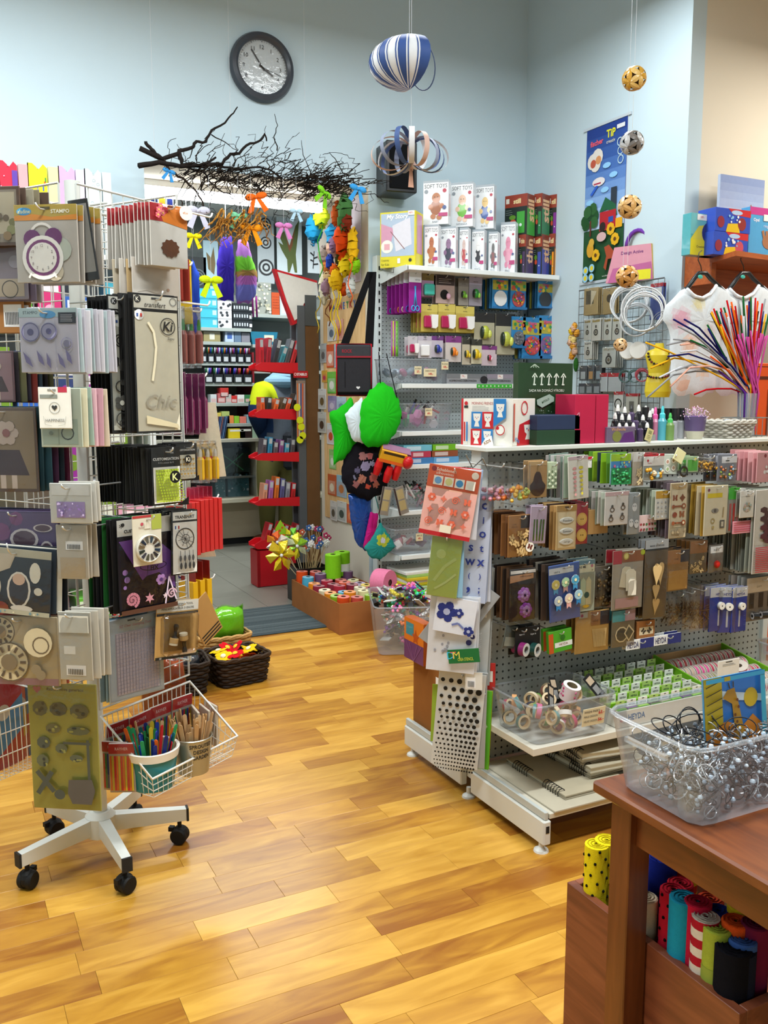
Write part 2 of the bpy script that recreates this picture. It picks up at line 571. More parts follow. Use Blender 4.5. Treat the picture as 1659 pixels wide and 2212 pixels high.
m=MB();m.box(-2.5,-1.9,CZ,6.3,WB,CZ+.1);struct(m,'ceiling','ceiling_paint')
m=MB();m.box(OX1-.0015,W+.002,0,OX1-.0002,WB-.002,OZ);struct(m,'trim_1','reveal_paint')
m=MB();m.box(OX0,W+.002,OZ-.0015,OX1-.002,WB-.002,OZ-.0002);struct(m,'trim_2','reveal_paint')
m=MB();m.box(-1.2,8.42,0,4.6,8.5,3.1);struct(m,'wall_back_room','grey_wall')
m=MB();m.box(-1.3,WB,0,-1.2,8.5,3.1);struct(m,'wall_back_room_left','grey_wall')
m=MB();m.box(4.5,WB,0,4.6,8.5,3.1);struct(m,'wall_back_room_right','grey_wall')
m=MB();m.box(-1.3,WB,3.,4.6,8.5,3.1);struct(m,'ceiling_back_room','ceiling_paint')
for i,(x,y,z)in enumerate(SHOP_LAMPS):
 t=T('ceiling_lamp',['long white fluorescent ceiling lamp over the spinner rack','long white fluorescent ceiling lamp over the aisle near the viewer','long white fluorescent ceiling lamp above the gondola','long white fluorescent ceiling lamp above the brown table','long white fluorescent ceiling lamp by the left wall'][i],'lamp',(x,y,z),0,'ceiling lamps of the shop')
 m=MB('e8e8e8');m.prism([(-.8,.006),(.8,.006),(.8,.03),(.7,.075),(-.7,.075),(-.8,.03)],-.14,.14)
 O(m,'housing','painted',t)
 for sx in(-.55,.55):
  O(MB('999').tube([(sx,0,.07),(sx,0,CZ-z-.004)],.004),'suspension_wire','metal',t)
F56=Fr(0,5.6,0)
u0,z0=F56.at(300,391);u1,z1=F56.at(694,437)
zt=OZ-.003
t=T('soffit_lamp','bright white fluorescent batten fixed under the lintel of the opening','lamp',(OX0+.02,5.6,0))
lw=u1-OX0-.02
O(MB('f0f0f0').box(0,-.03,zt-.035,lw,.05,zt),'housing','painted',t)
O(MB('fff').box(.004,-.028,zt-.09,lw-.004,.03,zt-.036),'tube_cover','tube_glow',t)
# hanging packs: one builder for all
def slot(mb,c='222'):
 mb.rect(.4,.018,.6,.036,c)
def flower(mb,cx,cy,r,c,cc='f6d23a',n=6):
 k=mb.fw/mb.fh
 for i in range(n):
  a=2*PI*i/n
  mb.circ(cx+.62*r*math.cos(a),cy+.62*r*k*math.sin(a),r*.42,c,8)
 mb.circ(cx,cy,r*.34,cc,8)
def bfly(mb,cx,cy,r,c,a=0):
 k=mb.fw/mb.fh
 for sx in(-1,1):
  pts=[(0,.1),(.25,-.9),(1,-.95),(.8,-.1),(.95,.7),(.3,.8)]
  q=[]
  for(x,y)in pts:
   x*=sx;X=x*math.cos(a)-y*math.sin(a);Y=x*math.sin(a)+y*math.cos(a)
   q.append((cx+X*r,cy+Y*r*k))
  mb.pol(q if sx>0 else q[::-1],c)
def heart(mb,cx,cy,r,c):
 k=mb.fw/mb.fh
 q=[]
 for i in range(16):
  t=2*PI*i/16
  q.append((cx+r*math.sin(t)**3,cy-r*k*(13*math.cos(t)-5*math.cos(2*t)-2*math.cos(3*t)-math.cos(4*t))/16))
 mb.pol(q,c)
def star(mb,cx,cy,r,c,n=5,inner=.45):
 k=mb.fw/mb.fh
 mb.pol([(cx+r*(1 if i%2==0 else inner)*math.sin(PI*i/n),cy-r*(1 if i%2==0 else inner)*k*math.cos(PI*i/n))for i in range(2*n)],c)
def spiral(mb,cx,cy,r,w,c,turns=3,n=40):
 k=mb.fw/mb.fh
 mb.line([(cx+r*(i/n)*math.cos(2*PI*turns*i/n),cy+r*k*(i/n)*math.sin(2*PI*turns*i/n))for i in range(n+1)],w,c)
def barcode(mb,x0,y0,x1,y1):
 mb.rect(x0,y0,x1,y1,'eee')
 n=9
 for i in range(n):
  a=x0+(x1-x0)*(.1+.8*i/n)
  mb.rect(a,y0+(y1-y0)*.35,a+(x1-x0)*.045,y0+(y1-y0)*.9,'333')
def lines(mb,x0,y0,x1,y1,n,c,w=.012):
 for i in range(n):
  y=y0+(y1-y0)*(i+.5)/n
  mb.rect(x0,y-w,x0+(x1-x0)*R.uniform(.7,1.),y+w*.2,c)
def blobs(mb,x0,y0,x1,y1,n,cols,r=.05):
 for i in range(n):
  mb.circ(R.uniform(x0,x1),R.uniform(y0,y1),r*R.uniform(.6,1.2),R.choice(cols),8)
def pack(name,label,cat,w,h,base,art=None,t=.004,mat='paper',film=0,group=None,extra=None,back=None):
 r=T(cat.replace(' ','_').replace('-','_')if name=='hanging_pack' else name,label,cat,group=group)
 m=MB(base);b=min(.0012,t*.3);m.bbox(-w/2,-t/2,-h,w/2,t/2,0,b)
 if back:
  m.panel(-w/2,-h,w/2,0,0)
 card=O(m,'card',mat,r)
 if art:
  p=MB(base);p.panel(-w/2,-h,w/2,0,-t/2)
  art(p)
  if p.f:
   O(p,'print',mat,r)
 if extra:
  extra(r,w,h,t)
 if film:
  f=MB('fff');y=-t/2-film
  n=6
  vs=[];fs=[]
  for j in range(n+1):
   for i in range(n+1):
    e=0 if(i in(0,n)or j in(0,n))else 1
    vs.append((-w/2+w*i/n,y*e-(1-e)*t/2-e*R.uniform(0,.0025)-.001,-h+h*j/n))
  for j in range(n):
   for i in range(n):
    a=j*(n+1)+i;fs.append((a,a+1,a+n+2,a+n+1))
  f.add(vs,fs,None,True)
  O(f,'clear_film','film',r)
 return r
def place(root,fr,U,d,z,rz=0,ry=0,rx=0):
 root.location=fr.w(U,d,z)
 root.rotation_euler=(rx,ry,fr.a+rz)
def hook_part(parent,fr,U,d0,d1,z,c='d8d8d4',r=.0022,tip=.012,mat='metal'):
 o=parent.location
 m=MB(c);m.M=Matrix.Translation(-o)
 m.tube([fr.w(U,d0,z),fr.w(U,d1-.004,z),fr.w(U,d1+.004,z+tip*.4),fr.w(U,d1+.008,z+tip)],r,n=5)
 return O(m,'hook',mat,parent)
ORD='first second third fourth fifth sixth seventh eighth ninth tenth eleventh twelfth thirteenth fourteenth fifteenth sixteenth seventeenth eighteenth nineteenth twentieth twenty-first twenty-second twenty-third twenty-fourth twenty-fifth twenty-sixth twenty-seventh'.split()
def more(lab,i):
 return lab if len(lab.split())>13 else lab+', %s from the front'%ORD[i]if len(lab.split())<13 else lab+', %s'%ORD[i]
def HP(fr,bb,d,label,cat,base,art=None,n=1,step=.012,rear=None,rcols=None,t=.004,film=0,mat='paper',hook=None,d0=0,tilt=0,yaw=0,name='hanging_pack',group=None,extra=None,uoff=None,jr=.05,drop=0,tip=.012):
 u0,z0,u1,z1=fr.box(*bb,d)
 w,h=abs(u1-u0)*fr.tw,z1-z0;U=(u0+u1)/2
 g=group or(label+' and those behind it' if n>1 else None)
 r=pack(name,label,cat,w,h,base,art,t,mat,film,g if n>1 else group,extra)
 place(r,fr,U,d,z1,rz=yaw+fr.turn,ry=tilt)
 if n>1:
  proto=None
  if rcols:
   protos=[pack(name,rear,cat,w,h,c,None,t,mat,0,g)for c in rcols]
  else:
   protos=None
  for i in range(1,n):
   dd=d-step*i
   lb=more(rear,i);rz=jit(jr)+fr.turn;rt=tilt*.5+jit(jr*.5)
   loc=fr.w(U+jit(.004),dd,z1-drop*i+jit(.003))
   if protos:
    k=(i-1)%len(protos)
    if i-1<len(protos):
     q=protos[k];q['label']=lb;place(q,fr,U+jit(.004),dd,z1-drop*i+jit(.003),rz,rt)
    else:
     dup(protos[k],loc,fr.a+rz,lb,ry=rt)
   else:
    dup(r,loc,fr.a+rz,lb,g,ry=rt)
 if hook is not None:
  hook_part(hook,fr,U,d0,d+.02,z1-.012,tip=tip)
 return r
RC=Vector((.39,2.66,0))
FA=Fr(RC.x,RC.y,-57.5);FB=Fr(RC.x,RC.y,32.5);FC=Fr(RC.x,RC.y,122.5);FD=Fr(RC.x,RC.y,212.5)
GD=.13
FA.turn,FA.tw,FB.turn,FB.tw=.42,.74,-.24,.85
rack=T('spinner_rack','white revolving wire display rack on five black castors','display rack',RC)
m=MB('cfd2cc');m.lathe([(0,.07),(.021,.07),(.021,1.97),(0,1.97)],n=16);O(m,'pole','painted',rack)
m=MB('d8dad4');m.lathe([(0,.075),(.045,.075),(.045,.135),(.03,.15),(0,.15)],n=16);O(m,'hub','painted',rack)
armends=[onz(35,1855,.1),onz(272,1860,.1),onz(415,1750,.1),onz(70,1720,.1),onz(285,1715,.1)]
for e in armends:
 v=Vector((e.x-RC.x,e.y-RC.y,0));L_=max(v.length,.22);v.normalize();ang=math.atan2(v.y,v.x)
 L_=.255
 m=MB('d4d6cf');m.M=Matrix.Rotation(ang,4,'Z')
 m.add([(.03,-.017,.085),(.03,.017,.085),(.03,.017,.135),(.03,-.017,.135),(L_,-.013,.075),(L_,.013,.075),(L_,.013,.112),(L_,-.013,.112)],[(0,1,2,3),(4,7,6,5),(0,4,5,1),(1,5,6,2),(2,6,7,3),(3,7,4,0)])
 arm=O(m,'arm','painted',rack)
 m=MB('222');m.M=Matrix.Rotation(ang,4,'Z');m.box(L_-.001,-.0145,.073,L_+.006,.0145,.114);O(m,'end_cap','rubber',arm)
 m=MB('0e0e0e');m.M=Matrix.Rotation(ang,4,'Z')@Matrix.Translation((L_-.022,0,.026))@Matrix.Rotation(R.uniform(0,6),4,'Z')
 for sy in(-1,1):
  M0=m.M;m.M=M0@Matrix.Translation((0,.012*sy,0))@Matrix.Rotation(PI/2,4,'X')
  m.lathe([(0,-.01),(.022,-.01),(.026,-.005),(.026,.005),(.022,.01),(0,.01)],n=18);m.M=M0
 m.ball(0,0,.004,.027,None,12,7,(1.,.85,1.));m.box(-.034,-.008,.012,-.018,.008,.026)
 m.lathe([(.007,.02),(.007,.052)],n=8)
 O(m,'castor','rubber',arm)
def grid(fr,U0,U1,z0,z1,du,dz,d,parent,c='c9cbc6',name='grid_panel',r=.0017,frame=.0032,mat='painted'):
 m=MB(c);m.M=Matrix.Translation(-parent.location)
 n=max(1,round((U1-U0)/du));k=max(1,round((z1-z0)/dz))
 for i in range(n+1):
  U=U0+(U1-U0)*i/n;rr_=frame if i in(0,n)else r
  m.tube([fr.w(U,d,z0),fr.w(U,d,z1)],rr_,n=4)
 for j in range(k+1):
  z=z0+(z1-z0)*j/k;rr_=frame if j in(0,k)else r
  m.tube([fr.w(U0,d+r,z),fr.w(U1,d+r,z)],rr_,n=4)
 return O(m,name,mat,parent)
for fr in(FA,FC,FD):
 grid(fr,-.26,.1,.55 if fr is not FC else .62,1.93,.04,.05,GD,rack)
grid(FB,-.1,.26,.52,1.93,.04,.05,GD,rack)
m=MB('c9cbc6')
for fr in(FA,FB,FC,FD):
 for z in(.6,1.25,1.9):
  m.tube([fr.w(0,.01,z)-RC,fr.w(0,GD,z)-RC],.004,n=5)
O(m,'bracket_bars','painted',rack)
def art_alarm(p):
 p.rect(0,0,1,.2,'b39a44');p.pol([(0,.2),(0,.14),(.3,.12),(.6,.16),(1,.13),(1,.2)],'d98a2c')
 p.ell(.16,.085,.12,.05,'3f8fc0');p.txt('aladine',.16,.085,.05,'f4e9a0',.2);p.txt('STAMPO',.74,.09,.05,'f4f0dc',.34,.02)
 p.rect(.42,.03,.58,.06,'554a2a')
 p.circ(.72,.58,.18,'b9bfb0');p.circ(.62,.86,.14,'c9bda4')
 p.ring(.44,.4,.2,.04,'efe9e0')
 p.circ(.28,.44,.14,'6a2a66');p.circ(.62,.42,.14,'6a2a66')
 p.circ(.44,.68,.33,'f2eee6',24);p.circ(.44,.68,.27,'7a3a70',24);p.circ(.44,.68,.225,'f1ede4',24)
 k=p.fw/p.fh
 for i in range(1,13):
  a=PI*i/6
  p.txt(str(i),.44+.175*math.sin(a),.68-.175*k*math.cos(a),.035,'5a4a50')
 p.line([(.26,.88),(.22,.94)],.03,'efe9e0');p.line([(.62,.88),(.66,.94)],.03,'efe9e0')
HP(FA,(39,441,168,611),.3,'white wooden alarm clock with purple rim in a gold-topped bag','craft pack','b7b0a6',art_alarm,5,.018,'gold-topped wooden shape bag hanging behind the alarm clock bag',None,film=.004,hook=rack,d0=GD,group='gold-topped bags on the rack')
HP(FA,(150,430,192,608),.25,'tilted black-edged stencil card beside the alarm clock bag','craft pack','1c1c1e',lambda p:p.rect(.08,.06,.92,.9,'8d8a84'),film=.002,tilt=-.12)
def art_stamps(p):
 p.rect(0,0,1,.14,'9fb3b5');p.txt('STAMPO',.2,.07,.045,'3a4650',.3);p.ell(.5,.1,.14,.06,'4a8ec0')
 p.rect(.68,.07,.98,.24,'2a2c34');lines(p,.72,.1,.95,.22,5,'a8a8b0',.006)
 p.rect(.62,.14,.63,.97,'a8a4b4')
 for(x,y,r)in((.2,.37,.16),(.52,.36,.14)):
  p.circ(x,y,r,'8e8ca8',18);p.ring(x,y,r*.95,.015,'5a587c');p.circ(x,y,r*.35,'4e4c74',10)
 p.circ(.82,.55,.06,'77748e',10);p.ring(.82,.55,.1,.012,'77748e',12)
 for(x,y,a)in((.14,.8,.3),(.36,.78,.1),(.5,.82,-.2),(.72,.82,.1),(.85,.76,0)):
  p.pol([(x-.05-a*.1,y-.13),(x+.03,y-.02),(x+.06+a*.1,y+.12),(x-.03,y+.04)],'55526e')
HP(FA,(48,665,168,805),.31,'sheet of clear violet feather and dreamcatcher stamps','stamp sheet','b4b0bc',art_stamps,10,.013,'clear stamp sheet with blue-green top hanging behind the dreamcatcher stamps',['a9b9bb','b9b6bf','c9c6cc'],film=.003,hook=rack,d0=GD,group='clear stamp sheets on the rack')
def art_happy(p):
 p.rect(.02,.02,.98,.98,'f1eee4');p.rect(.62,0,.9,.13,'c23a50');p.rect(.3,.05,.56,.1,'9a968c')
 p.rect(.06,.18,.6,.27,'8f948c');p.ring(.5,.5,.17,.015,'9a988e');heart(p,.5,.49,.09,'3a3a38')
 p.txt('HAPPINESS',.5,.8,.07,'55544e',.66);p.line([(.15,.7),(.2,.9),(.4,.93)],.01,'b0aea4');p.line([(.85,.7),(.8,.9),(.6,.93)],.01,'b0aea4')
HP(FA,(86,836,153,926),.315,'white round-cornered sticker card reading happiness with a jar and heart','sticker card','eeeae0',art_happy,t=.003)
def art_green(p):
 p.rect(.05,.52,.9,.95,'a3b3a2');p.ring(.65,.76,.16,.03,'3d4442',12);p.rect(.42,.5,.44,.95,'8b9c8c');p.circ(.25,.76,.05,'7f9085')
HP(FA,(90,838,176,966),.3,'pale green sticker card pack right behind the happiness card','sticker card','c3cdb9',art_green,6,.016,'pale pink and cream sticker pack behind the happiness card',['d8d2b4','9fb5a6','e3b7c0','c99aa6','d9c9b0'],film=.003,hook=rack,d0=GD,group='sticker packs under the stamp sheets')
def art_glit(p):
 p.rect(.05,.05,.95,.3,'d9d8d2');p.circ(.42,.13,.03,'efe6c8');p.rect(.16,.46,.84,.86,'a08ac0')
 blobs(p,.18,.48,.82,.84,30,['8a6fb0','c9b8e0','b59fd0'],.025)
HP(FA,(111,1044,198,1130),.29,'clear bag of violet glitter beads with a punched top','bead bag','c9c8c0',art_glit,3,.014,'grey clear bag hanging behind the violet bead bag',['bdbcb4','c6c2b6'],film=.003,hook=rack,d0=GD,group='clear bags with violet beads')
def art_lab(y):
 def f(p):
  p.rect(.1,.6,.9,.97,'b3a288');barcode(p,.3,y,.85,y+.16)
 return f
HP(FA,(125,1134,190,1250),.28,'clear bag of brown wooden blanks with a white barcode label','craft bag','b9b2a4',art_lab(.3),3,.016,'clear bag of wooden blanks behind the barcode bag',['b3ab9c','aaa294'],film=.004,hook=rack,d0=GD,group='bags of wooden blanks')
HP(FA,(130,1322,198,1468),.3,'crinkled empty-looking clear bag with two price labels low on the rack','craft bag','bdb9ac',lambda p:(p.rect(.15,.5,.5,.62,'e8e6de'),barcode(p,.2,.78,.8,.93),p.rect(.05,.05,.95,.3,'d4d2c6')),4,.02,'clear bag with a price label behind the crinkled bag',['b8b3a6','c4c0b4','b0aa9c'],film=.005,hook=rack,d0=GD,group='crinkled clear bags at the rack bottom')
def art_moss(p):
 p.txt('Razitka nove generace',.55,.05,.03,'6a5a3a',.75,.01);heart(p,.14,.05,.06,'b06a70')
 g='4d5148'
 for(x,y,rx,ry)in((.17,.2,.11,.06),(.44,.2,.13,.055),(.75,.21,.14,.06),(.36,.35,.11,.04),(.73,.36,.17,.035),(.22,.46,.1,.05),(.48,.5,.09,.04),(.2,.6,.09,.05),(.7,.57,.1,.03)):
  p.ell(x,y,rx,ry,mixc(g,'8c8f5c',R.uniform(0,.4)),9)
  for q in range(4):p.ell(x+jit(rx*.7),y+jit(ry*.7),rx*.22,ry*.25,R.choice(['8f8e50','3a3d38']),7)
 p.rect(.52,.44,.92,.46,g);p.rect(.86,.42,.9,.75,g);p.line([(.12,.68),(.36,.84)],.07,g);p.line([(.34,.68),(.12,.86)],.07,g)
 p.pol([(.58,.74),(.92,.73),(.96,.82),(.9,.93),(.62,.93),(.56,.85)],'5a554f');p.ell(.44,.86,.08,.04,g)
HP(FA,(72,1478,212,1746),.25,'tall olive green sheet of dark clear stamps hanging at the rack bottom','stamp sheet','9c9a4c',art_moss,film=.004,hook=rack,d0=GD)
def art_photo(p):
 p.rect(.06,.06,.94,.94,'8a7f70');p.rect(.1,.1,.9,.8,'b5a98f');blobs(p,.15,.5,.85,.9,14,['77744a','8a8a5c','6a5a44'],.08)
HP(FA,(-62,402,42,532),.3,'brown aged-paper card pack cut by the left picture edge','card pack','5a4436',art_photo,5,.02,'brown card pack behind the aged-paper pack',['4a382c','8d8672','7a7058'],film=.003,hook=rack,d0=GD,group='brown card packs on the rack')
HP(FA,(-62,534,56,648),.28,'grey-violet background paper pack at the left edge below the brown cards','card pack','8a7f88',lambda p:(p.rect(.06,.6,.94,.94,'b7a790'),p.ring(.7,.8,.14,.015,'4a443c'),p.circ(.8,.28,.1,'a099a4')),3,.02,'violet paper pack behind the grey-violet one',['75687a','a39a98'],film=.003,hook=rack,d0=GD,group='violet background papers')
HP(FA,(-30,651,50,720),.26,'orange-brown card back with a white barcode field','card pack','a5703c',lambda p:barcode(p,.5,.1,.95,.8),2,.02,'orange-brown card behind the barcode card',None)
def art_figs(bg):
 def f(p):
  p.rect(.04,.04,.96,.96,bg);p.pol([(.3,.5),(.7,.5),(.85,.8),(.15,.8)],'3f3038');p.rect(.36,.8,.45,.96,'c9b8ac');p.rect(.55,.8,.64,.96,'c9b8ac')
  flower(p,.5,.3,.2,'b9a79c','8a5a5a')
 return f
HP(FA,(-50,758,28,868),.3,'dusky pink paper doll pack cut by the left picture edge','sticker pack','6a5058',art_figs('8d7078'),8,.017,'dark sticker pack seen on edge behind the dusky pink pack',['2e2a30','6a6a4c','3a3440','8a3a34','3a4a58'],film=.003,hook=rack,d0=GD,group='sticker packs of the left column')
HP(FA,(-40,880,78,1062),.3,'brown and mauve dress pattern sticker pack at the left edge','sticker pack','5a463a',art_figs('87755c'),6,.02,'dark teal pack seen on edge behind the dress pattern pack',['1f3a42','2a4a54','4a2a44','22303a','6a2a48'],film=.004,hook=rack,d0=GD,group='dress pattern packs')
def art_violet(p):
 p.rect(.03,.03,.97,.97,'5a4a72');blobs(p,.1,.1,.5,.4,4,['7a4a78','4a3a64'],.1)
 for(x,y,rx,ry)in((.58,.42,.18,.16),(.82,.25,.12,.06),(.86,.6,.09,.16)):
  p.ell(x,y,rx,ry,'cfc4c4');p.ell(x,y,rx*.8,ry*.8,'5e4a58')
HP(FA,(-36,1104,123,1246),.29,'violet die-cut sticker sheet with pale cut-out shapes','sticker pack','4a3c60',art_violet,4,.02,'violet sticker sheet behind the die-cut sheet',['4a3a5a','2e2a48','6a4a70'],film=.003,hook=rack,d0=GD,group='violet sticker sheets')
def art_navy(p):
 p.rect(0,0,1,.12,'b9b39c');p.pol([(0,.1),(.5,.08),(.42,.3),(.22,.4),(0,.3)],'c9bca6')
 for(x,y,rx,ry,c)in((.55,.62,.17,.28,'e6e0d4'),(.55,.62,.14,.25,'33343e'),(.55,.46,.09,.09,'d6b49c'),(.2,.6,.1,.18,'d9d0bc'),(.78,.34,.08,.16,'e0dccc'),(.83,.62,.06,.06,'e0dccc'),(.6,.9,.16,.05,'e8e4dc'),(.3,.92,.12,.1,'8a3a34')):
  p.ell(x,y,rx,ry,c)
 p.rect(0,.93,1,1,'a8a48e');blobs(p,.02,.94,.98,.99,12,['6a8a94','d0c8a8'],.02)
HP(FA,(-28,1186,112,1326),.34,'navy and teal die-cut sticker sheet tilted in front of the violet one','sticker pack','26303c',art_navy,4,.015,'dark sticker sheet behind the tilted navy one',['2a343e','d9d4c4','1c222a'],film=.004,hook=rack,d0=GD,tilt=.08,group='navy sticker sheets',tip=.03)
def art_clockst(p):
 p.rect(.02,.02,.98,.9,'b8a684');p.rect(.02,.9,.98,1,'9c7684')
 for(x,y,r)in((.2,.22,.2),(.32,.66,.27)):
  p.circ(x,y,r,'6a5c48',22);p.circ(x,y,r*.94,'cabb98',22)
  k=p.fw/p.fh
  for i in range(12):
   a=PI*i/6
   p.line([(x+r*.55*math.sin(a),y-r*.55*k*math.cos(a)),(x+r*.85*math.sin(a),y-r*.85*k*math.cos(a))],.035,'5a4c3c')
  p.circ(x,y,r*.42,'7a6a52',14)
 p.circ(.74,.36,.2,'cabc9a',16);p.ring(.78,.4,.12,.02,'6a5c48',14);p.circ(.7,.75,.07,'8a7a5e');p.circ(.76,.83,.07,'8a7a5e')
HP(FA,(-18,1332,124,1478),.33,'beige vintage clock-face sticker sheet low at the left edge','sticker pack','b0a080',art_clockst,5,.015,'sticker sheet behind the clock-face sheet',['c9b08c','a85a54','8a7a60','b07a90'],film=.004,hook=rack,d0=GD,group='clock-face sticker sheets')
def art_redhead(p):
 p.rect(0,0,1,.28,'b3222c');p.pol([(.45,0),(1,0),(1,.36),(.35,.28),(.3,.2),(.5,.12)],'e07c1e')
 for i in range(5):
  flower(p,R.uniform(.02,.4),R.uniform(.03,.25),.07,'e06a78','f2c05a',5)
 p.ell(.92,.1,.18,.12,'e9e2d4');p.txt('efco',.9,.1,.04,'c96a2a',.16)
 p.rect(.42,.025,.6,.06,'5a2a1c')
def x_hedgehog(r,w,h,t):
 m=MB('6a4430');q=[(0,0)]
 pts=[]
 for i in range(22):
  a=2*PI*i/22;rr2=.021*(1.+(.12 if i%2 else-.05));pts.append((.002+rr2*1.15*math.cos(a),-h*.7+rr2*math.sin(a)))
 m.prism(pts,-t/2-.003,-t/2-.0002);O(m,'felt_shape','felt',r)
redrear='red and orange topped bag in the row behind the hedgehog bag'
HP(FB,(325,443,402,577),.36,'clear bag with orange and red header holding a brown hedgehog shape','craft bag','d9d5cc',art_redhead,12,.0135,redrear,None,film=.004,hook=rack,d0=GD,extra=x_hedgehog,group='red and orange topped bags',jr=.07)
HP(FB,(286,560,384,646),.3,'plain kraft paper bag with faint writing hanging lowest under the red-topped bags','craft bag','cfc6ba',lambda p:(p.line([(.1,.85),(.3,.8),(.5,.86),(.7,.82)],.012,'b0a596'),p.circ(.75,.75,.03,'b0907a')),4,.022,'plain wooden sheet bag under the red-topped bags',['c6a878','d4ccc0','c9bca4'],group='plain sheet bags')
def art_transfert(p):
 p.rect(0,0,1,1,'1c1c1c');p.rect(.02,.012,.98,.102,'e8e4d4');p.rect(.03,.125,.97,.985,'e6dfc6')
 p.circ(.1,.04,.075,'2a2a2a',14);p.txt('K',.1,.04,.03,'e8e4d4');p.rect(.4,.022,.62,.036,'333')
 p.txt('transfert',.48,.075,.035,'2a2620',.6,0,.25);p.ring(.88,.045,.08,.012,'444',12)
 p.circ(.12,.15,.1,'f4f4f0',18);p.rect(.06,.14,.1,.165,'3a5a9a');p.rect(.14,.14,.18,.165,'b5352c')
 p.ring(.74,.225,.17,.018,'2a2622',18);p.txt('Ki',.74,.225,.07,'1c1a18',.24,.02,.2)
 p.txt('Sapu',.8,.315,.028,'2a2622',.3,0,.25)
 p.line([(.3,.2),(.42,.27),(.46,.38),(.42,.5),(.36,.62)],.05,'d9d0b2')
 p.txt('Chic',.55,.77,.1,'8d8778',.74,0,.3)
 p.pol([(.2,.87),(.9,.94),(.94,.97),(.2,.93)],'d4c8a4')
HP(FB,(291,637,385,935),.37,'long cream transfer motif pack reading chic with black border','transfer pack','1a1a1a',art_transfert,7,.012,'black-edged transfer pack hanging behind the chic pack',['141414','222'],film=.002,hook=rack,d0=GD,group='long transfer packs',tip=.02)
def art_ultra(p):
 p.rect(0,0,1,1,'1a1a1a');p.rect(.06,.012,1,.1,'e4e2d8');p.circ(.32,.045,.16,'2a2a2a');p.txt('K',.32,.045,.03,'eee')
 p.txt('ULTRA BES',.5,.117,.014,'ddd',.8);p.rect(.08,.14,1,.98,'bfc0b4');p.circ(.5,.19,.24,'efefe8',14);p.rect(.52,.18,.62,.2,'b5352c');p.rect(.36,.18,.46,.2,'3a5a9a')
 for(y,s)in((.33,0),(.5,1),(.66,2),(.78,3),(.9,4)):
  if s==0:spiral(p,.55,y,.34,.05,'2a2a2a',3,26)
  elif s==1:bfly(p,.45,y,.32,'3a3a38',.3)
  elif s==2:p.ring(.5,y,.28,.05,'2e2e2c',12);p.circ(.6,y-.03,.14,'3a3a38')
  elif s==3:flower(p,.5,y,.36,'4a4a46','bfc0b4',5)
  else:p.ring(.5,y,.33,.04,'2e2e2c',14);p.ring(.5,y+.03,.18,.04,'2e2e2c',10)
HP(FB,(236,638,278,935),.3,'narrow grey transfer strip with black animal outlines and a french flag seal','transfer pack','161616',art_ultra,6,.014,'black-edged transfer strip behind the animal outlines',['121212','202020'],film=.002,hook=rack,d0=GD,group='narrow transfer strips')
def art_neon(p):
 p.rect(0,0,1,1,'141414');p.txt('HOT',.72,.05,.03,'ddd');p.txt('FIX',.72,.1,.03,'ddd');p.txt('CUSTOMISATION',.5,.2,.05,'e8e8e4',.9,.02);p.txt('K K a souce de K',.5,.265,.03,'bbb',.8)
 p.rect(.05,.34,.97,.97,'eceadf');p.rect(.12,.38,.92,.95,'c9d85a')
 for j in range(12):
  for i in range(9):
   p.circ(.16+i*.09,.4+j*.047,.03,'a5bc2a',6)
 p.circ(.55,.5,.19,'101010',18);p.txt('K',.55,.5,.12,'e8f0a0',.2,.02);p.pol([(.6,1),(1,.86),(1,1)],'101010')
HP(FB,(328,966,388,1090),.37,'black card of neon yellow-green iron-on dots','iron-on pack','101010',art_neon,27,.0078,'thin black iron-on card in the long row behind the neon dots',['0d0d0d','1a1a1a','141414','242420'],t=.003,film=.001,hook=rack,d0=GD,group='black iron-on cards',jr=.06)
def art_gold(p):
 p.rect(0,0,1,1,'161616');p.rect(.08,.02,.95,.25,'262626');p.txt('CUSTOMISATION',.5,.17,.05,'e8e8e4',.86,.02);p.rect(.1,.3,.9,.95,'e9e2c9')
 for j in range(4):
  for i in range(5):
   heart(p,.2+i*.15,.42+j*.13,.05,'a8843a')
 p.circ(.5,.42,.17,'141414',16);p.txt('Ki',.5,.42,.12,'e9e2c9',.2,.02);p.pol([(.6,1),(1,.86),(1,1)],'101010')
HP(FB,(380,958,424,1038),.35,'black card of small gold iron-on hearts beside the neon dots','iron-on pack','141414',art_gold,6,.012,'black iron-on card behind the gold hearts',['101010','1c1c1c'],t=.003,film=.001,hook=rack,d0=GD,group='gold heart iron-on cards')
def art_hotfix(p):
 p.rect(0,0,1,.17,'e4e2da');p.circ(.1,.05,.03,'333');p.txt('*',.07,.06,.05,'222');p.txt('CUSTOM',.25,.12,.035,'1c1c1c',.42,.03)
 p.rect(0,.17,1,.95,'150f1a');p.pol([(.02,.22),(.55,.2),(.48,.62),(.4,.66)],'7a4aa0');p.pol([(.6,.2),(.95,.4),(.99,.8),(.7,.6),(.48,.62)],'6a4490')
 p.ring(.6,.52,.24,.015,'2a1838',20,.05);p.txt('FIX',.62,.54,.05,'111',.25,.03);p.txt('HOT',.6,.48,.05,'efeaf4',.25,.03)
 for(x,y,r)in((.1,.55,.045),(.13,.63,.05),(.09,.71,.03)):
  p.circ(x,y,r,'8a6aa8')
 flower(p,.72,.68,.09,'b58acc','5a3a7a');spiral(p,.2,.85,.12,.045,'c07a8a',2.2,26);star(p,.5,.86,.09,'c58a96',6)
 p.line([(.78,.95),(.86,.66),(.98,.92)],.025,'e0cfe6');spiral(p,.9,.85,.09,.025,'d9b4c4',2,20);star(p,.78,.86,.05,'e9cfd8')
 p.rect(0,.95,1,1,'5a3a2a')
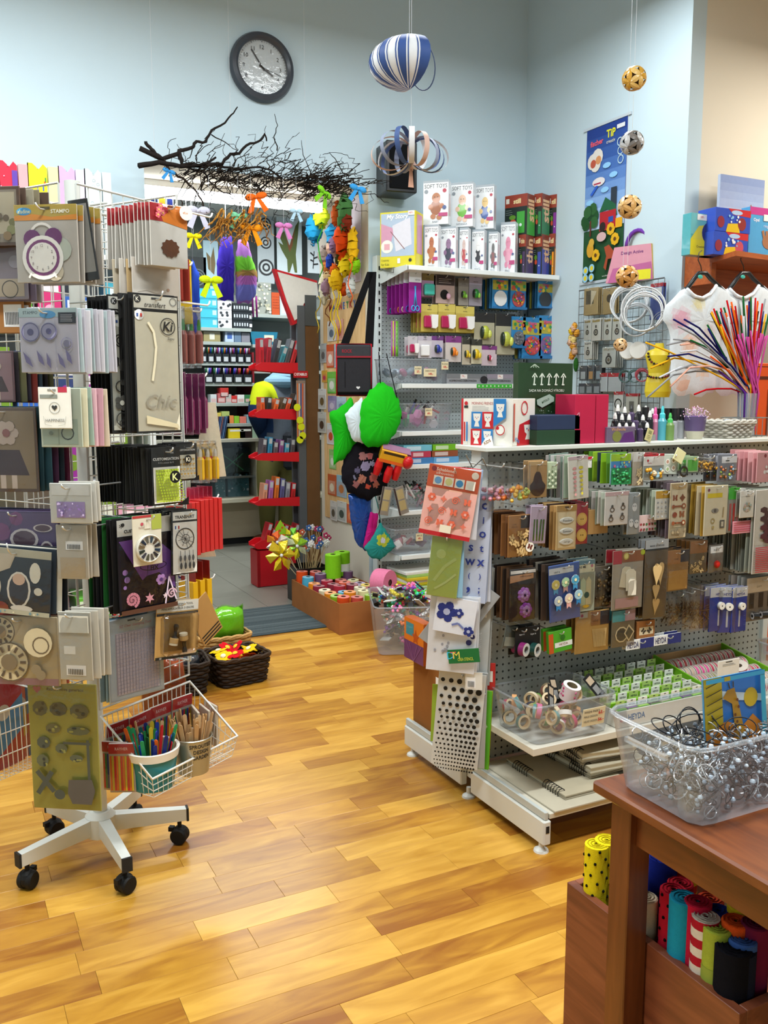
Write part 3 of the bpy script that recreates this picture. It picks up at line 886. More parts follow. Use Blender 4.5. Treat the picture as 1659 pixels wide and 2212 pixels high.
HP(FB,(255,1118,375,1320),.335,'large purple and black hot fix motif pack with spiral and star','iron-on pack','17141a',art_hotfix,10,.013,'large black motif pack behind the purple hot fix pack',['0f0f10','1c1c20','111','1a5a24'],film=.003,hook=rack,d0=GD,group='large hot fix packs')
def x_wheel(r,w,h,t):
 m=MB('dcd8cc');m.M=Matrix.Translation((0,-t/2-.001,-h*.66))@Matrix.Rotation(PI/2,4,'X')
 ww=w*.44;m.lathe([(0,0),(ww,0),(ww,.008),(ww*.94,.01),(ww*.92,.006),(0,.006)],n=24)
 box=O(m,'wheel_case','plastic',r)
 m2=MB('222')
 m2.M=m.M
 cs=['2a2a30','4a3a2e','30424e','5a5a52','1c2a3a','6a5a40','26302a','3a3a44','4a4a3a','55504a','28282c','20344a']
 for i in range(12):
  a0=2*PI*i/12+.1;a1=a0+.32
  m2.add([(ww*f*math.cos(a),ww*f*math.sin(a),.0085)for f,a in((.4,a0),(.86,a0),(.86,a1),(.4,a1))],[(0,1,2,3)],cs[i])
 O(m2,'beads','card_gloss',box)
HP(FB,(287,1112,348,1221),.365,'round wheel of dark rhinestones on a cream card in front of the purple pack','rhinestone card','d9d2bd',lambda p:(p.rect(0,0,1,.05,'b33a3a'),p.rect(.65,0,1,.3,'a8b24a'),p.circ(.32,.17,.05,'c04a5a'),p.txt('Rayher',.3,.24,.04,'8a4a4a',.3),p.rect(.4,.14,.62,.27,'e8e2ce')),hook=rack,d0=GD,extra=x_wheel,t=.003)
def art_dream(p):
 p.rect(0,0,1,1,'1a1a1a');p.rect(.05,.02,.97,.15,'e9e8e0');p.txt('TRANSFERT',.5,.1,.05,'1c1c1c',.85,.03);p.rect(.05,.18,.97,.98,'eeece4')
 p.circ(.2,.25,.13,'f6f6f2');p.rect(.12,.23,.17,.28,'3a5a9a');p.rect(.24,.23,.29,.28,'b5352c')
 p.ring(.5,.44,.36,.03,'1c1c1c',26);k=p.fw/p.fh
 for i in range(10):
  a=2*PI*i/10;p.line([(.5,.44),(.5+.34*math.cos(a),.44+.34*k*math.sin(a+.5))],.015,'333')
 p.ring(.5,.44,.16,.02,'222',14)
 for x in(.3,.46,.62,.76):
  p.line([(x,.62),(x+.02,.9)],.02,'2a2a2a');p.ell(x,.74,.05,.05,'444',8);p.ell(x+.02,.86,.05,.055,'333',8)
HP(FB,(372,1102,426,1240),.375,'white transfer pack with a black dreamcatcher drawing','transfer pack','141414',art_dream,7,.013,'black and white transfer pack behind the dreamcatcher',None,film=.002,hook=rack,d0=GD,group='dreamcatcher transfer packs',tilt=.03,jr=.08)
def art_gridtool(p):
 p.rect(.02,.02,.98,.98,'a9b4bb');p.rect(.36,.025,.5,.045,'3a3a3a');p.txt('EZ Clear Stamping Tool',.5,.1,.04,'b8777c',.66,0,.1)
 p.rect(.13,.17,.9,.93,'b5abb4')
 for i in range(15):
  x=.14+i*.054;p.rect(x,.18,x+.006,.92,'5e6170')
 for j in range(18):
  y=.18+j*.0435;p.rect(.13,y,.9,y+.004,'6a6a78')
HP(FB,(233,1330,351,1506),.3,'pale blue grey stamping grid sheet with a red title','stamping tool','a4afb8',art_gridtool,3,.012,'blue grey sheet behind the stamping grid',['7f99a8','6a8494'],film=.002,hook=rack,d0=GD,group='stamping grid sheets')
def x_dauber(r,w,h,t):
 for(cx,cz,ang)in((-.016,-.56,.15),(.014,-.62,3.)):
  m=MB('111');m.M=Matrix.Translation((cx,-t/2-.014,cz*h*1.05-.005))@Matrix.Rotation(ang,4,'Y')
  m.lathe([(0,.038),(.006,.036),(.0075,.03),(.0045,.018),(.006,.004),(.01,0)],n=12)
  tool=O(m,'ink_dauber','plastic',r)
  m=MB('c6a26a');m.M=Matrix.Translation((cx,-t/2-.014,cz*h*1.05-.005))@Matrix.Rotation(ang,4,'Y')
  m.lathe([(.01,0),(.012,-.002),(.012,-.014),(.0115,-.0145),(.0115,-.02),(0,-.02)],n=12,cols=['c6a26a','c6a26a','2a2a2a','e0d4b8','e0d4b8']);O(m,'wooden_head','plastic',tool)
 m=MB('fff');m.bbox(-w*.4,-t/2-.03,-h*.92,w*.42,-t/2,-h*.2,.008);O(m,'blister','film',r)
HP(FB,(341,1297,428,1420),.35,'kraft blister card with two wooden ink daubers','tool pack','c39a5c',lambda p:(p.rect(0,0,1,.18,'c9c6bc'),p.rect(0,.2,1,.24,'2a2a2a'),p.txt('MINI INK BLENDING TOOL',.5,.06,.035,'333',.8),p.txt('MINI APPLICATEUR D ENCRE',.5,.13,.035,'333',.8),p.rect(0,.95,1,1,'2a2a26'),p.txt('10',.12,.975,.035,'eee')),2,.03,'kraft blister card hanging behind the ink daubers',None,hook=rack,d0=GD,extra=x_dauber,tilt=.08)
HP(FB,(398,1298,452,1400),.25,'tilted kraft card with black stripes right of the ink daubers','tool pack','b58a50',lambda p:[p.rect(.05,.78+i*.07,.95,.81+i*.07,'1a1a1a')for i in range(3)],tilt=-.5,yaw=.2)
def edge_row(bb,n,step,w,label,rear,cat,base,art=None,film=0,d1=.42,t=.006,mat='paper',group=None,hookit=True,U=None,extra=None):
 u,z1=FC.at(bb[0],bb[1],d1);z0=FC.at(bb[0],bb[3],d1)[1]
 U=(u+w/2)if U is None else U
 r=pack('hanging_pack',label,cat,w,z1-z0,base,art,t,mat,film,group,extra)
 place(r,FC,U,d1,z1)
 for i in range(1,n):
  dup(r,FC.w(U,d1-step*i,z1+jit(.003)),FC.a+jit(.04),more(rear,i),group)
 if hookit:
  hook_part(rack,FC,U,GD,d1+.05,z1-.01,'ecebe4',.003,.012)
def art_marker(p):
 for i,c in enumerate(('2f8f3a','8a2a3a','3f9f4a')):
  x=.1+i*.28;p.rect(x,.2,x+.2,.4,c);p.rect(x,.42,x+.2,.55,'d9a6a0');p.rect(x,.55,x+.2,.57,'f4f4f4');p.rect(x,.6,x+.2,.62,'f4f4f4');p.rect(x,.62,x+.2,.9,'8a4a44')
def x_bottles(cols):
 def f(r,w,h,t):
  for i,(c,cap)in enumerate(cols):
   x=-w*.3+i*w*.3
   for sy in(-1,):
    m=MB(c);m.lathe([(0,-h*.92),(.011,-h*.92),(.012,-h*.88),(.012,-h*.45),(.006,-h*.38),(.006,-h*.3),(.003,-h*.2),(0,-h*.2)],n=10,at=(x,-.012,0),cols=[c,c,c,c,cap,cap,cap]);O(m,'marker','plastic',r)
 return f
edge_row((432,663,432,795),4,.035,.09,'clear pack of paint pens with green caps on the outer rack hook','clear pack of green-capped paint pens behind the outer one','pen pack','a89098',None,.014,.4,.003,group='green-capped paint pen packs',extra=x_bottles([('8a5048','2f8f3a'),('8a4450','6a2a3a'),('9a5a4c','3f9f4a')]),mat='film')
edge_row((442,806,442,936),5,.03,.085,'dark pink glitter glue pack outermost on its hook','dark pink glitter glue pack behind the outermost one','glue pack','8a3a60',None,.014,.4,.003,group='dark pink glitter glue packs',extra=x_bottles([('7a2a55','2a2a5a'),('8a2a4a','2a7a5a'),('7a2a55','2a2a5a')]),mat='purple_film')
edge_row((466,952,466,1042),3,.035,.07,'clear pack of round yellow and red sponge pens','clear pack of yellow and red sponge pens behind the outer one','pen pack','c9b890',None,.016,.44,.003,group='yellow and red sponge pen packs',mat='film',extra=x_bottles([('e0b020','e8e0d0'),('c8301c','e0b020'),('d9a818','2a2a2a')]))
def x_tab(r,w,h,t):
 m=MB('a02028');m.box(-w*.2,-.0012,-.002,w*.2,.0012,.035);O(m,'hang_tab','tinted_film',r)
edge_row((476,1075,476,1186),7,.021,.115,'outermost flat red pencil box on its hook at the rack','flat red pencil box in the row on the rack','pencil box','cc1f1c',lambda p:p.rect(.1,.1,.9,.9,'d83a30'),0,.44,.017,'card_gloss','flat red pencil boxes',extra=x_tab)
def x_spine(r,w,h,t):
 m=MB('e6b414');m.box(w/2-.0002,-t/2-.0002,-h,w/2+.0006,t/2+.0002,0);
 m.panel(-t/2,-h,t/2,0,0)
 M0=m.M;m.M=Matrix.Translation((w/2+.0008,0,0))@Matrix.Rotation(PI/2,4,'Z')
 m.txt('GIOTTO',.5,.3,.22,'4a4a9a',None,.02,0,PI/2);m.txt('6',.5,.62,.12,'c02a2a',None,.03,0,PI/2);m.rect(.15,.74,.85,.95,'c9b04a')
 O(m,'spine_print','card_gloss',r)
 m=MB('8a1c14');m.box(-w*.5,-.001,0,w*.5,.001,.06);O(m,'hang_flap','card_gloss',r)
edge_row((453,1250,453,1338),3,.033,.06,'outermost yellow crayon box with a red flap on the lowest rack hook','yellow crayon box with red flap next to the outermost one','crayon box','e6b414',None,0,.385,.022,'card_gloss','yellow crayon boxes',extra=x_spine)
for i,(bb,lab)in enumerate((((438,870,478,1040),'long cream cotton tie hanging at the right of the rack'),((430,1170,470,1215),'small white cotton tag on the lower rack hook'))):
 u0,z0,u1,z1=FC.box(*bb,.4)
 m=MB('d9ceb4');w=.05+.03*(i==0)
 m.prism([(-w*.25,0),(w*.25,0),(w*.7,-(z1-z0)),(-w*.6,-(z1-z0)*.97)],-.004,.004)
 one(m,'cotton_ribbon','fabric',lab,'ribbon',FC.w(u0+.03,.47,z1),FC.a+.7)
edge_row((408,560,408,650),2,.03,.08,'outer red flat pack with brown knobs high on the right rack side','red flat pack beside the outer one high on the rack','craft pack','8a2a1c',None,0,.3,.006,group='red flat packs',hookit=True)
m=MB('e8c41c');
def spotted(p):
 for i in range(7):
  p.circ(R.uniform(.15,.85),R.uniform(.1,.9),.1,'2a2010')
edge_row((412,565,412,700),1,.03,.06,'yellow strip with dark spots beside the red packs','x','craft pack','e0bc1c',spotted,0,.37,.004,hookit=False)
for(px_,py_,dd)in((455,470,.5),(450,660,.5),(455,1105,.5)):
 u,z=FC.at(px_,py_,.42);hook_part(rack,FC,u,GD,.42,z,'ecebe4',.0032,.014,'painted')
def wire_basket(fr,U0,U1,d0,d1,zb,zf,zbot,label):
 r=T('wire_basket',label,'wire basket',fr.w((U0+U1)/2,d0,0),0,'wire baskets on the spinner rack')
 o=r.location
 ins=.015
 top=lambda s,t:fr.w(U0+(U1-U0)*s,d0+(d1-d0)*t,zb+(zf-zb)*t)-o
 bot=lambda s,t:fr.w(U0+ins+(U1-U0-2*ins)*s,d0+ins*.3+(d1-d0-ins)*t,zbot)-o
 m=MB('e6e4dc');m.tube([top(0,0),top(0,1),top(1,1),top(1,0)],.0042,n=6,closed=True);O(m,'rim','painted',r)
 m=MB('dedcd4');rad=.0013
 n1=18;n2=9
 for i in range(n1+1):
  s=i/n1
  m.tube([top(s,0),bot(s,0),bot(s,1),top(s,1)],rad,n=4)
 for j in range(n2+1):
  t=j/n2
  m.tube([top(0,t),bot(0,t),bot(1,t),top(1,t)],rad,n=4)
 for k in(.33,.66):
  ring=[top(0,0).lerp(bot(0,0),k),top(0,1).lerp(bot(0,1),k),top(1,1).lerp(bot(1,1),k),top(1,0).lerp(bot(1,0),k)]
  m.tube(ring,.0018,n=4,closed=True)
 O(m,'wire_mesh','painted',r)
 return r
wire_basket(FB,-.1,.255,.137,.325,.5,.36,.3,'white wire basket with wooden sticks hooked on the rack front')
wire_basket(FD,-.05,.26,.137,.325,.5,.36,.3,'white wire basket with coloured bags cut off by the left picture edge')
pot_c=onz(328,1612,.415);tin_c=onz(416,1588,.41)
r=T('paint_pot','teal pot with white rim full of coloured craft sticks in the wire basket','pot',(pot_c.x,pot_c.y,.303))
m=MB('1f7a80');m.lathe([(0,0),(.058,0),(.069,.088),(.069,.0885),(.073,.089),(.077,.112),(.074,.114),(.068,.112),(.054,.02),(0,.02)],n=28,cols=['1f7a80','1f7a80','1f7a80','e9e6dc','e9e6dc','e9e6dc','e9e6dc','d8d4c8','d8d4c8']);O(m,'pot_body','plastic',r)
r2=T('tin_bucket','small galvanised tin bucket of plain wooden sticks in the wire basket','bucket',(tin_c.x,tin_c.y,.303))
m=MB('b0aea0');m.lathe([(0,0),(.044,0),(.056,.105),(.058,.107),(.056,.109),(.053,.105),(.043,.01),(0,.01)],n=28);O(m,'bucket_body','metal',r2)
m=MB('3a342c')
for k,(t_,zz)in enumerate((('SPROUTED',.085),('DESIGN',.068),('GARDEN',.051))):
 vs,fs,x0,x1,y0,y1=text_mesh(t_,.02)
 s_=.012/(y1-y0);out=[]
 for(x,y)in vs:
  a=(x-(x0+x1)/2)*s_/.054*.9-1.35;rad_=.0452+.0114*(zz+y*s_)/.105
  out.append((rad_*math.cos(a),rad_*math.sin(a),zz+y*s_))
 m.add(out,fs)
O(m,'lettering','paper',r2)
def stick_mesh(c,L_=.12,w=.0095,t=.0018):
 m=MB(c);pts=[]
 for i in range(7):
  a=PI*i/6;pts.append((w/2*math.cos(a),L_-w/2+w/2*math.sin(a)))
 for i in range(7):
  a=PI+PI*i/6;pts.append((w/2*math.cos(a),w/2+w/2*math.sin(a)))
 m.prism(pts,-t/2,t/2)
 me=m.mesh('craft_stick');me.materials.append(MATS['felt' if False else 'paper']);return me
def sticks(center,zb,rad_,n,cols,lab,group,tallmin=.09,tallmax=.15,spread=.28):
 ms={c:stick_mesh(c)for c,_ in cols}
 for i in range(n):
  c,cn=cols[i%len(cols)]
  a=R.uniform(0,2*PI);q=rad_*math.sqrt(R.uniform(0,1))*.86
  x,y=q*math.cos(a),q*math.sin(a)
  o=bpy.data.objects.new('craft_stick',ms[c]);COL.objects.link(o)
  k=R.uniform(tallmin,tallmax)/.12
  o.location=(center.x+x*.62,center.y+y*.62,zb)
  lean=spread*q/rad_
  o.rotation_euler=Euler((-lean*math.sin(a),lean*math.cos(a),0)).to_matrix().to_4x4().to_euler()
  o.rotation_euler.rotate_axis('Z',R.uniform(0,6.28))
  o.scale=(1.15,1.2,k)
  tag(o,lab%cn,'craft stick',group)
sticks(pot_c,.325,.066,54,[('c81f28','red'),('1f7a44','green'),('1c3a9a','blue'),('d9641c','orange'),('c9b02a','yellow'),('176a70','teal'),('c9a478','plain'),('1a2a7a','dark blue'),('2a9a60','light green')],'%s craft stick standing in the teal pot','coloured craft sticks',.11,.165,.33)
sticks(tin_c,.315,.05,44,[('c9a070','pale'),('d4b080','light'),('b98f5c','tan')],'%s wooden craft stick standing in the tin bucket','plain craft sticks',.11,.17,.3)
def stick_bag(cols):
 def f(p):
  p.rect(0,0,1,.2,'b8202c');p.txt('RAYHER',.5,.1,.06,'f0d0d0',.5)
  n=11
  for i in range(n):
   p.rect(.04+.92*i/n,.24,.04+.92*(i+.85)/n,.95,cols[i%len(cols)])
 return f
cc_=['c81f28','1f7a44','1c3a9a','d9641c','c9b02a','4a2a7a']
for i,(x,y,dd,tl,lab)in enumerate(((252,1508,.155,.1,'leftmost'),(300,1500,.16,-.08,'second from left'),(345,1490,.155,.06,'third from left'),(392,1482,.16,.12,'rightmost'))):
 u,z=FB.at(x,y,dd)
 rr_=pack('stick_bag',lab+' red-topped bag of coloured craft sticks at the basket back','stick bag',.085,.17,'b9b2a8',stick_bag(cc_),.008,'paper',.003,'bags of coloured sticks in the basket')
 place(rr_,FB,u,dd,.303+.172,rx=.06,ry=tl*.4)
for i,(x,y,dd)in enumerate(((233,1560,.2),(250,1600,.225))):
 u,z=FB.at(x,y,dd)
 rr_=pack('stick_bag',('upright red bag of coloured sticks at the left basket end','upright red bag of orange sticks in front at the left basket end')[i],'stick bag',.07,.14,'b9a8a0',stick_bag(cc_ if i==0 else['d9641c','c9b02a','c81f28']),.01,'paper',.003)
 place(rr_,FB,u+.02,dd,.305+.14,rz=-1.2+.2*i,rx=0)
for i,(x,y,dd,c)in enumerate(((455,1590,.25,'c9a478'),(475,1590,.265,'b98f5c'),(488,1585,.255,'c04a3a'))):
 u,z=FB.at(x,y,dd)
 rr_=pack('stick_bag',('bag of pale wooden sticks at the right basket end','bag of tan wooden sticks at the right basket end','bag of red wooden sticks at the right basket end')[i],'stick bag',.08,.135,'c4b8a4',stick_bag([c,mixc(c,'000000',.15)]),.008,'paper',.003)
 place(rr_,FB,u-.01,dd-.05,.303+.135,rz=1.+.1*i)
for i,(U,dd,c1,c2,lab)in enumerate(((.02,.2,'2a6fb0','c02028','blue and red'),(.09,.22,'d9601c','e0c02a','orange and yellow'),(.16,.2,'b01c2c','3a8ac0','red and sky blue'),(.21,.24,'4aa03a','e0a01c','green and amber'))):
 rr_=pack('paper_bag',lab+' craft paper bag in the left wire basket','craft bag',.12,.26,c1,(lambda c2:lambda p:(p.pol([(0,.5),(1,.2),(1,.6),(0,.9)],c2),p.circ(.4,.35,.2,'d9d0c0')))(c2),.012,'card_gloss',.003)
 place(rr_,FD,U,dd,.303+.26,rz=PI+.2*i-.3)
def rring(w,d,r,n=5):
 pts=[]
 for(cx,cy,a0)in((w/2-r,d/2-r,0),(-w/2+r,d/2-r,PI/2),(-w/2+r,-d/2+r,PI),(w/2-r,-d/2+r,1.5*PI)):
  for i in range(n+1):
   a=a0+PI/2*i/n;pts.append((cx+r*math.cos(a),cy+r*math.sin(a)))
 return pts
def resample(pts,n):
 L_=[];tot=0
 P_=[Vector(p)for p in pts];P_.append(P_[0])
 seg=[(P_[i+1]-P_[i]).length for i in range(len(P_)-1)];tot=sum(seg)
 out=[];k=0;acc=0
 for i in range(n):
  t=tot*i/n
  while acc+seg[k]<t and k<len(seg)-1:
   acc+=seg[k];k+=1
  out.append(P_[k].lerp(P_[k+1],(t-acc)/max(seg[k],1e-9)))
 return out
def wicker(label,loc,w,d,h,rz,c1,c2,taper=.85,coils=9,group=None,rim=.008,wave=.0035):
 r=T('wicker_basket',label,'basket',loc,rz,group)
 m=MB(c1);n=56
 for k in range(coils):
  f=taper+(1-taper)*(k+.5)/coils;z=h*(k+.5)/coils
  ring=resample(rring(w*f,d*f,min(w,d)*.18*f),n)
  pts=[]
  for i,p in enumerate(ring):
   s=1+wave/(.5*w)*(1 if(i//2+k)%2 else-1)
   pts.append((p.x*s,p.y*s,z))
  m.tube(pts,h/coils*.56,mixc(c1,c2,R.random()),n=5,closed=True)
 O(m,'woven_side','wicker',r)
 ring=resample(rring(w*1.02,d*1.02,min(w,d)*.18),n)
 m=MB(c2)
 for ph in(0,PI):
  m.tube([(p.x*(1+.008*math.cos(i*.9+ph)),p.y*(1+.008*math.cos(i*.9+ph)),h+.005*math.sin(i*.9+ph))for i,p in enumerate(ring)],rim,n=5,closed=True)
 O(m,'braided_rim','wicker',r)
 m=MB(c1);m.slab([(p.x,p.y)for p in resample(rring(w*taper,d*taper,min(w,d)*.15),24)],.002,.008);O(m,'bottom','wicker',r)
 return r
DB=Vector((1.27,4.1,0))
wicker('dark brown wicker basket of felt flowers on the floor by the mat',(DB.x,DB.y,0),.27,.24,.135,math.radians(8),'1d120b','3a2818',.86,9,None)
wicker('light tan wicker basket with a green bag standing behind the dark one',(1.29,4.44,0),.27,.24,.15,math.radians(4),'9a6c34','c2975a',.82,9,None)
wicker('second dark wicker basket with clear plastic half hidden behind the rack',(.98,4.06,0),.25,.23,.15,math.radians(-6),'17100b','2c2016',.84,9,None)
def felt_flower(c,cc,r=.045,n=6):
 m=MB(c)
 for i in range(n):
  a=2*PI*i/n
  m.ball(.6*r*math.cos(a),.6*r*math.sin(a),.002*(i%2),r*.42,c,8,4,(1,1,.2))
 return m,cc
FLW=[('c81a24','f0c63a','red'),('e6bc1c','f4e8c0','yellow'),('d9541c','f0c63a','orange')]
spots=[(-.015,-.035,.15,0),(.065,0,.155,1),(-.07,-.02,.14,1),(.015,.045,.16,0),(.05,-.065,.135,2),(-.075,.05,.15,1),(.085,.055,.14,1),(-.035,-.08,.125,2),(-.02,.08,.15,0),(.02,0,.125,2)]
wh=['at the front','at the right','at the left','in the middle','at the right front','at the left rear','at the right rear','at the left front','at the rear','under the others']
for i,(x,y,z,k)in enumerate(spots):
 c,cc,nm=FLW[k]
 r=T('felt_flower','%s felt flower %s of the dark basket'%(nm,wh[i]),'felt flower',(DB.x+x,DB.y+y,z-.01),R.uniform(0,6),'felt flowers in the dark basket',rx=.5+jit(.3),ry=jit(.4))
 m,_=felt_flower(c,cc);O(m,'petals','felt',r)
 O(MB(cc).ball(0,0,.006,.014,None,8,4,(1,1,.5)),'centre','felt',r)
O(MB('3a2414').ball(DB.x,DB.y,.06,.1,None,14,8,(.95,.85,.55)),'flower_filling','felt');tag(bpy.data.objects['flower_filling'],'dark tissue filling under the felt flowers in the dark basket','filling')
def puffy(w,d,h,c,label,loc,rz,name='decoration_bag',mat='felt',cat='bag',strands=None):
 r=T(name,label,cat,loc,rz)
 m=MB(c);nx,nz=9,7
 for side in(-1,1):
  vs=[];fs=[]
  for j in range(nz+1):
   for i in range(nx+1):
    x=-1+2*i/nx;z=j/nz
    b=max(0,1-x**4)*max(0,1-(2*z-1)**4)
    vs.append((w/2*x*(1-.06*abs(2*z-1)),side*(d/2*b**.6+jit(.012)*b),h*z+.008*math.cos(5*x)*(1 if j==nz else 0)))
  for j in range(nz):
   for i in range(nx):
    a=j*(nx+1)+i;q=(a,a+1,a+nx+2,a+nx+1);fs.append(q if side<0 else q[::-1])
  m.add(vs,fs,c,True)
 O(m,'filling',mat,r)
 f=MB('fff');f.v=[v*1. for v in m.v];f.f=[list(x)for x in m.f];f.c=list(m.c);f.sm=list(m.sm)
 f.v=[Vector((v.x*1.04,v.y*1.06+jit(.002),v.z*1.06-.002))for v in f.v]
 O(f,'cellophane','film',r)
 return r
puffy(.22,.13,.17,'6fc21e','bright lime green cellophane bag of shredded grass in the tan basket',(1.31,4.42,.115),math.radians(6))
puffy(.17,.11,.16,'ddd6b4','cream cellophane bag of shredded grass behind the lime one',(1.24,4.53,.1),math.radians(10))
puffy(.2,.15,.12,'3a4048','dark clear plastic bag heaped in the half-hidden dark basket',(.98,4.06,.07),.3,mat='foil')
puffy(.15,.07,.17,'b8562e','clear bag of orange and yellow felt pieces hanging low behind the rack',FC.w(-.08,.2,.4),.3,mat='felt')
r=bpy.data.objects['decoration_bag.003'];O(MB('d8d8d4').tube([(0,0,.16),(0,0,.21),(-.06,-.04,.24)],.002,n=4),'hang_loop','metal',r)
# wall shelf behind the rack (left of the opening)
LS=T('wall_shelf_unit','white shelf unit on the clock wall behind the spinner rack','shelf unit',(-.95,4.78,0))
LW=2.02
O(MB('cfd6d6').box(0,.36,0,LW,.4,2.2),'back_panel','painted',LS)
for x in(0,LW-.03):
 O(MB('cfd6d6').box(x,0,0,x+.03,.36,2.2),'side_panel','painted',LS)
LZ=[.12,.52,.92,1.3,1.68,2.06]
for z in LZ:
 O(MB('d5dada').box(.03,0,z,LW-.03,.36,z+.022),'shelf','painted',LS)
FILES=[(0,60,'c8243c','red and violet patterned',['7a3a9a','e8a0b8']),(62,126,'d9d61c','yellow with small coloured bars',['c8501c','3a8a3a','3a5ab0']),(128,182,'c9a0cc','plain lilac',['d6b4d8']),(184,240,'c9d9dc','white with black line drawing',['5a6a70','7a8a90'])]
FT=Fr(0,4.9,0)
for i,(x0,x1,c,nm,cs)in enumerate(FILES):
 u0,_=FT.at(x0,420);u1,zt=FT.at(x1,352+i*6)
 w=u1-u0;zb=LZ[-1]+.023;h=zt-zb
 r=T('magazine_file',nm+' cardboard magazine file on top of the left wall shelf','magazine file',(u0,4.9,zb),0,'magazine files on the left shelf')
 m=MB(c)
 cut=[(0,0),(w*.62,0),(w*.62,h*.96),(w*.5,h),(w*.36,h*.94),(w*.15,h),(0,h)]
 m.prism(cut,0,.006,c);m.box(0,0,0,.004,.24,h,mixc(c,'ffffff',.5));m.box(w*.62-.004,.004,0,w*.62,.24,h*.7);m.box(.004,.236,0,w*.62,.24,h)
 O(m,'file_box','paper',r)
 m=MB('e4ecee');m.box(w*.66,0,0,w*.98,.24,h*.98,mixc(c,'e8f0f0',.35));O(m,'side_panel','paper',r)
 p=MB(c);p.panel(0,0,w*.62,h,0)
 for k in range(16):
  x,y=R.uniform(.08,.88),R.uniform(.12,.9)
  if i==3:p.ring(x,y,.09,.012,R.choice(cs),9)
  elif i==1:p.rect(x,y,x+.07,y+.05,R.choice(cs))
  elif i==0:p.circ(x,y,.04,R.choice(cs),7)
 if i==0:p.rect(.7,.1,1,1,'5a3a9a')
 p.circ(.5,.05,.04,'9ab0b8',8)
 O(p,'print','paper',r)
cols=['5ab03a','d9b81c','d96a1c','2a5aa8','8a2a8a','c02a6a','3a9ab0','e0d8c8','b02a2a','6a8a2a','d9a0b8','2a3a6a']
names=['green','mustard','orange','blue','purple','magenta','turquoise','cream','red','olive','pink','navy']
for li,z in enumerate(LZ[:-1]):
 x=.3
 while x<LW-.2:
  w=R.uniform(.1,.2);h=R.uniform(.16,.3);k=R.randrange(12)
  r=T('craft_box','%s craft box on shelf %s of the left wall unit, %d cm from its end'%(names[k],['one','two','three','four','five'][li],int(x*100)),'craft box',(-.95+x,4.8,z+.023),0,'craft boxes on the left wall unit')
  r['label']='%s craft box behind the spinner rack, on the %s shelf'%(names[k],['lowest','second','third','fourth','fifth'][li])
  O(MB(cols[k]).bbox(0,0,0,w,.26,h,.002),'carton','card_gloss',r)
  p=MB();p.panel(0,0,w,h,0);p.rect(.1,.1,.9,.35,mixc(cols[k],'ffffff',.6));p.circ(.5,.65,.22,cols[(k+5)%12]);O(p,'print','card_gloss',r)
  x+=w+R.uniform(.005,.05)
GX0,GX1,GY=1.61,3.02,2.5
gon=T('shop_gondola','white double-sided pegboard gondola with base rail and round feet','gondola',(GX0,GY,0))
GM=Matrix.Translation((-GX0,-GY,0))
def gpart(name,c,mat,fn):
 m=MB(c);m.M=GM.copy();fn(m);return O(m,name,mat,gon)
gpart('peg_panel','a9aca6','pegboard',lambda m:m.box(GX0+.03,GY-.015,.13,GX1,GY+.015,1.2))
for x in(GX0,GX1-.03):
 gpart('upright','cfd3cf','painted',lambda m:m.bbox(x,GY-.03,.06,x+.03,GY+.03,1.205,.002))
for x in(GX0-.025,GX1-.03):
 for(ya,yb,nm)in((2.055,GY-.031,'front'),(GY+.031,2.95,'rear')):
  br=gpart('base_leg','d2d4cd','painted',lambda m:m.bbox(x,ya,.03,x+.028,yb,.108,.004))
  if nm=='front':
   m=MB('1a1a1a');m.M=GM.copy();m.box(x+.008,ya-.001,.07,x+.02,ya+.002,.092);O(m,'slot','rubber',br)
 for y in(2.085,2.5,2.905):
  gpart('foot','d6d8d2','plastic',lambda m:m.lathe([(0,0),(.024,0),(.022,.006),(.012,.012),(.008,.014),(.008,.035),(0,.035)],n=14,at=(x+.014,y,0)))
gpart('end_strip','b9c0bd','painted',lambda m:m.bbox(GX0-.018,2.06,.109,GX0-.005,2.95,.135,.002))
gpart('base_shelf','c9c4b4','painted',lambda m:m.bbox(GX0,2.06,.11,GX1,GY-.03,.128,.002))
gpart('base_shelf','c9c4b4','painted',lambda m:m.bbox(GX0,GY+.03,.11,GX1,2.93,.128,.002))
gpart('shelf','d0cbbc','painted',lambda m:m.bbox(GX0,2.15,.275,GX1,GY-.02,.3,.002))
gpart('shelf','d0d0c8','painted',lambda m:m.bbox(GX0,GY+.03,.64,GX1,2.84,.66,.002))
gpart('top_shelf','d6d6ca','painted',lambda m:m.bbox(GX0-.02,2.408,1.206,GX1,2.6,1.221,.002))
FG=Fr(0,GY-.015,0)
KW=dict(hook=gon,d0=0)
def x_3dballs(cols,y0,y1,r,n):
 def f(rt,w,h,t):
  m=MB()
  for i in range(n):
   m.ball(R.uniform(-w*.4,w*.4),-t/2-R.uniform(.001,.008),-h*R.uniform(y0,y1),r*R.uniform(.7,1.2),R.choice(cols),6,4)
  o=O(m,'beads','plastic',rt);o['kind']='stuff'
 return f
def x_flowers3(cols,spots,r):
 def f(rt,w,h,t):
  for k,(x,y,c)in enumerate(spots):
   m=MB()
   for ring,(n,q)in enumerate(((7,1.),(6,.62))):
    for i in range(n):
     a=2*PI*(i+.5*ring)/n
     m.ball((x-.5)*w+r*.6*q*math.cos(a),-t/2-.004-.004*ring,-y*h+r*.6*q*math.sin(a),r*.45*q+.001,mixc(c,'ffffff',.12*ring+.05*(i%2)),7,4,(1,.35,1))
   m.ball((x-.5)*w,-t/2-.01,-y*h,r*.2,'2a1830',6,4)
   O(m,'flower','felt',rt)
 return f
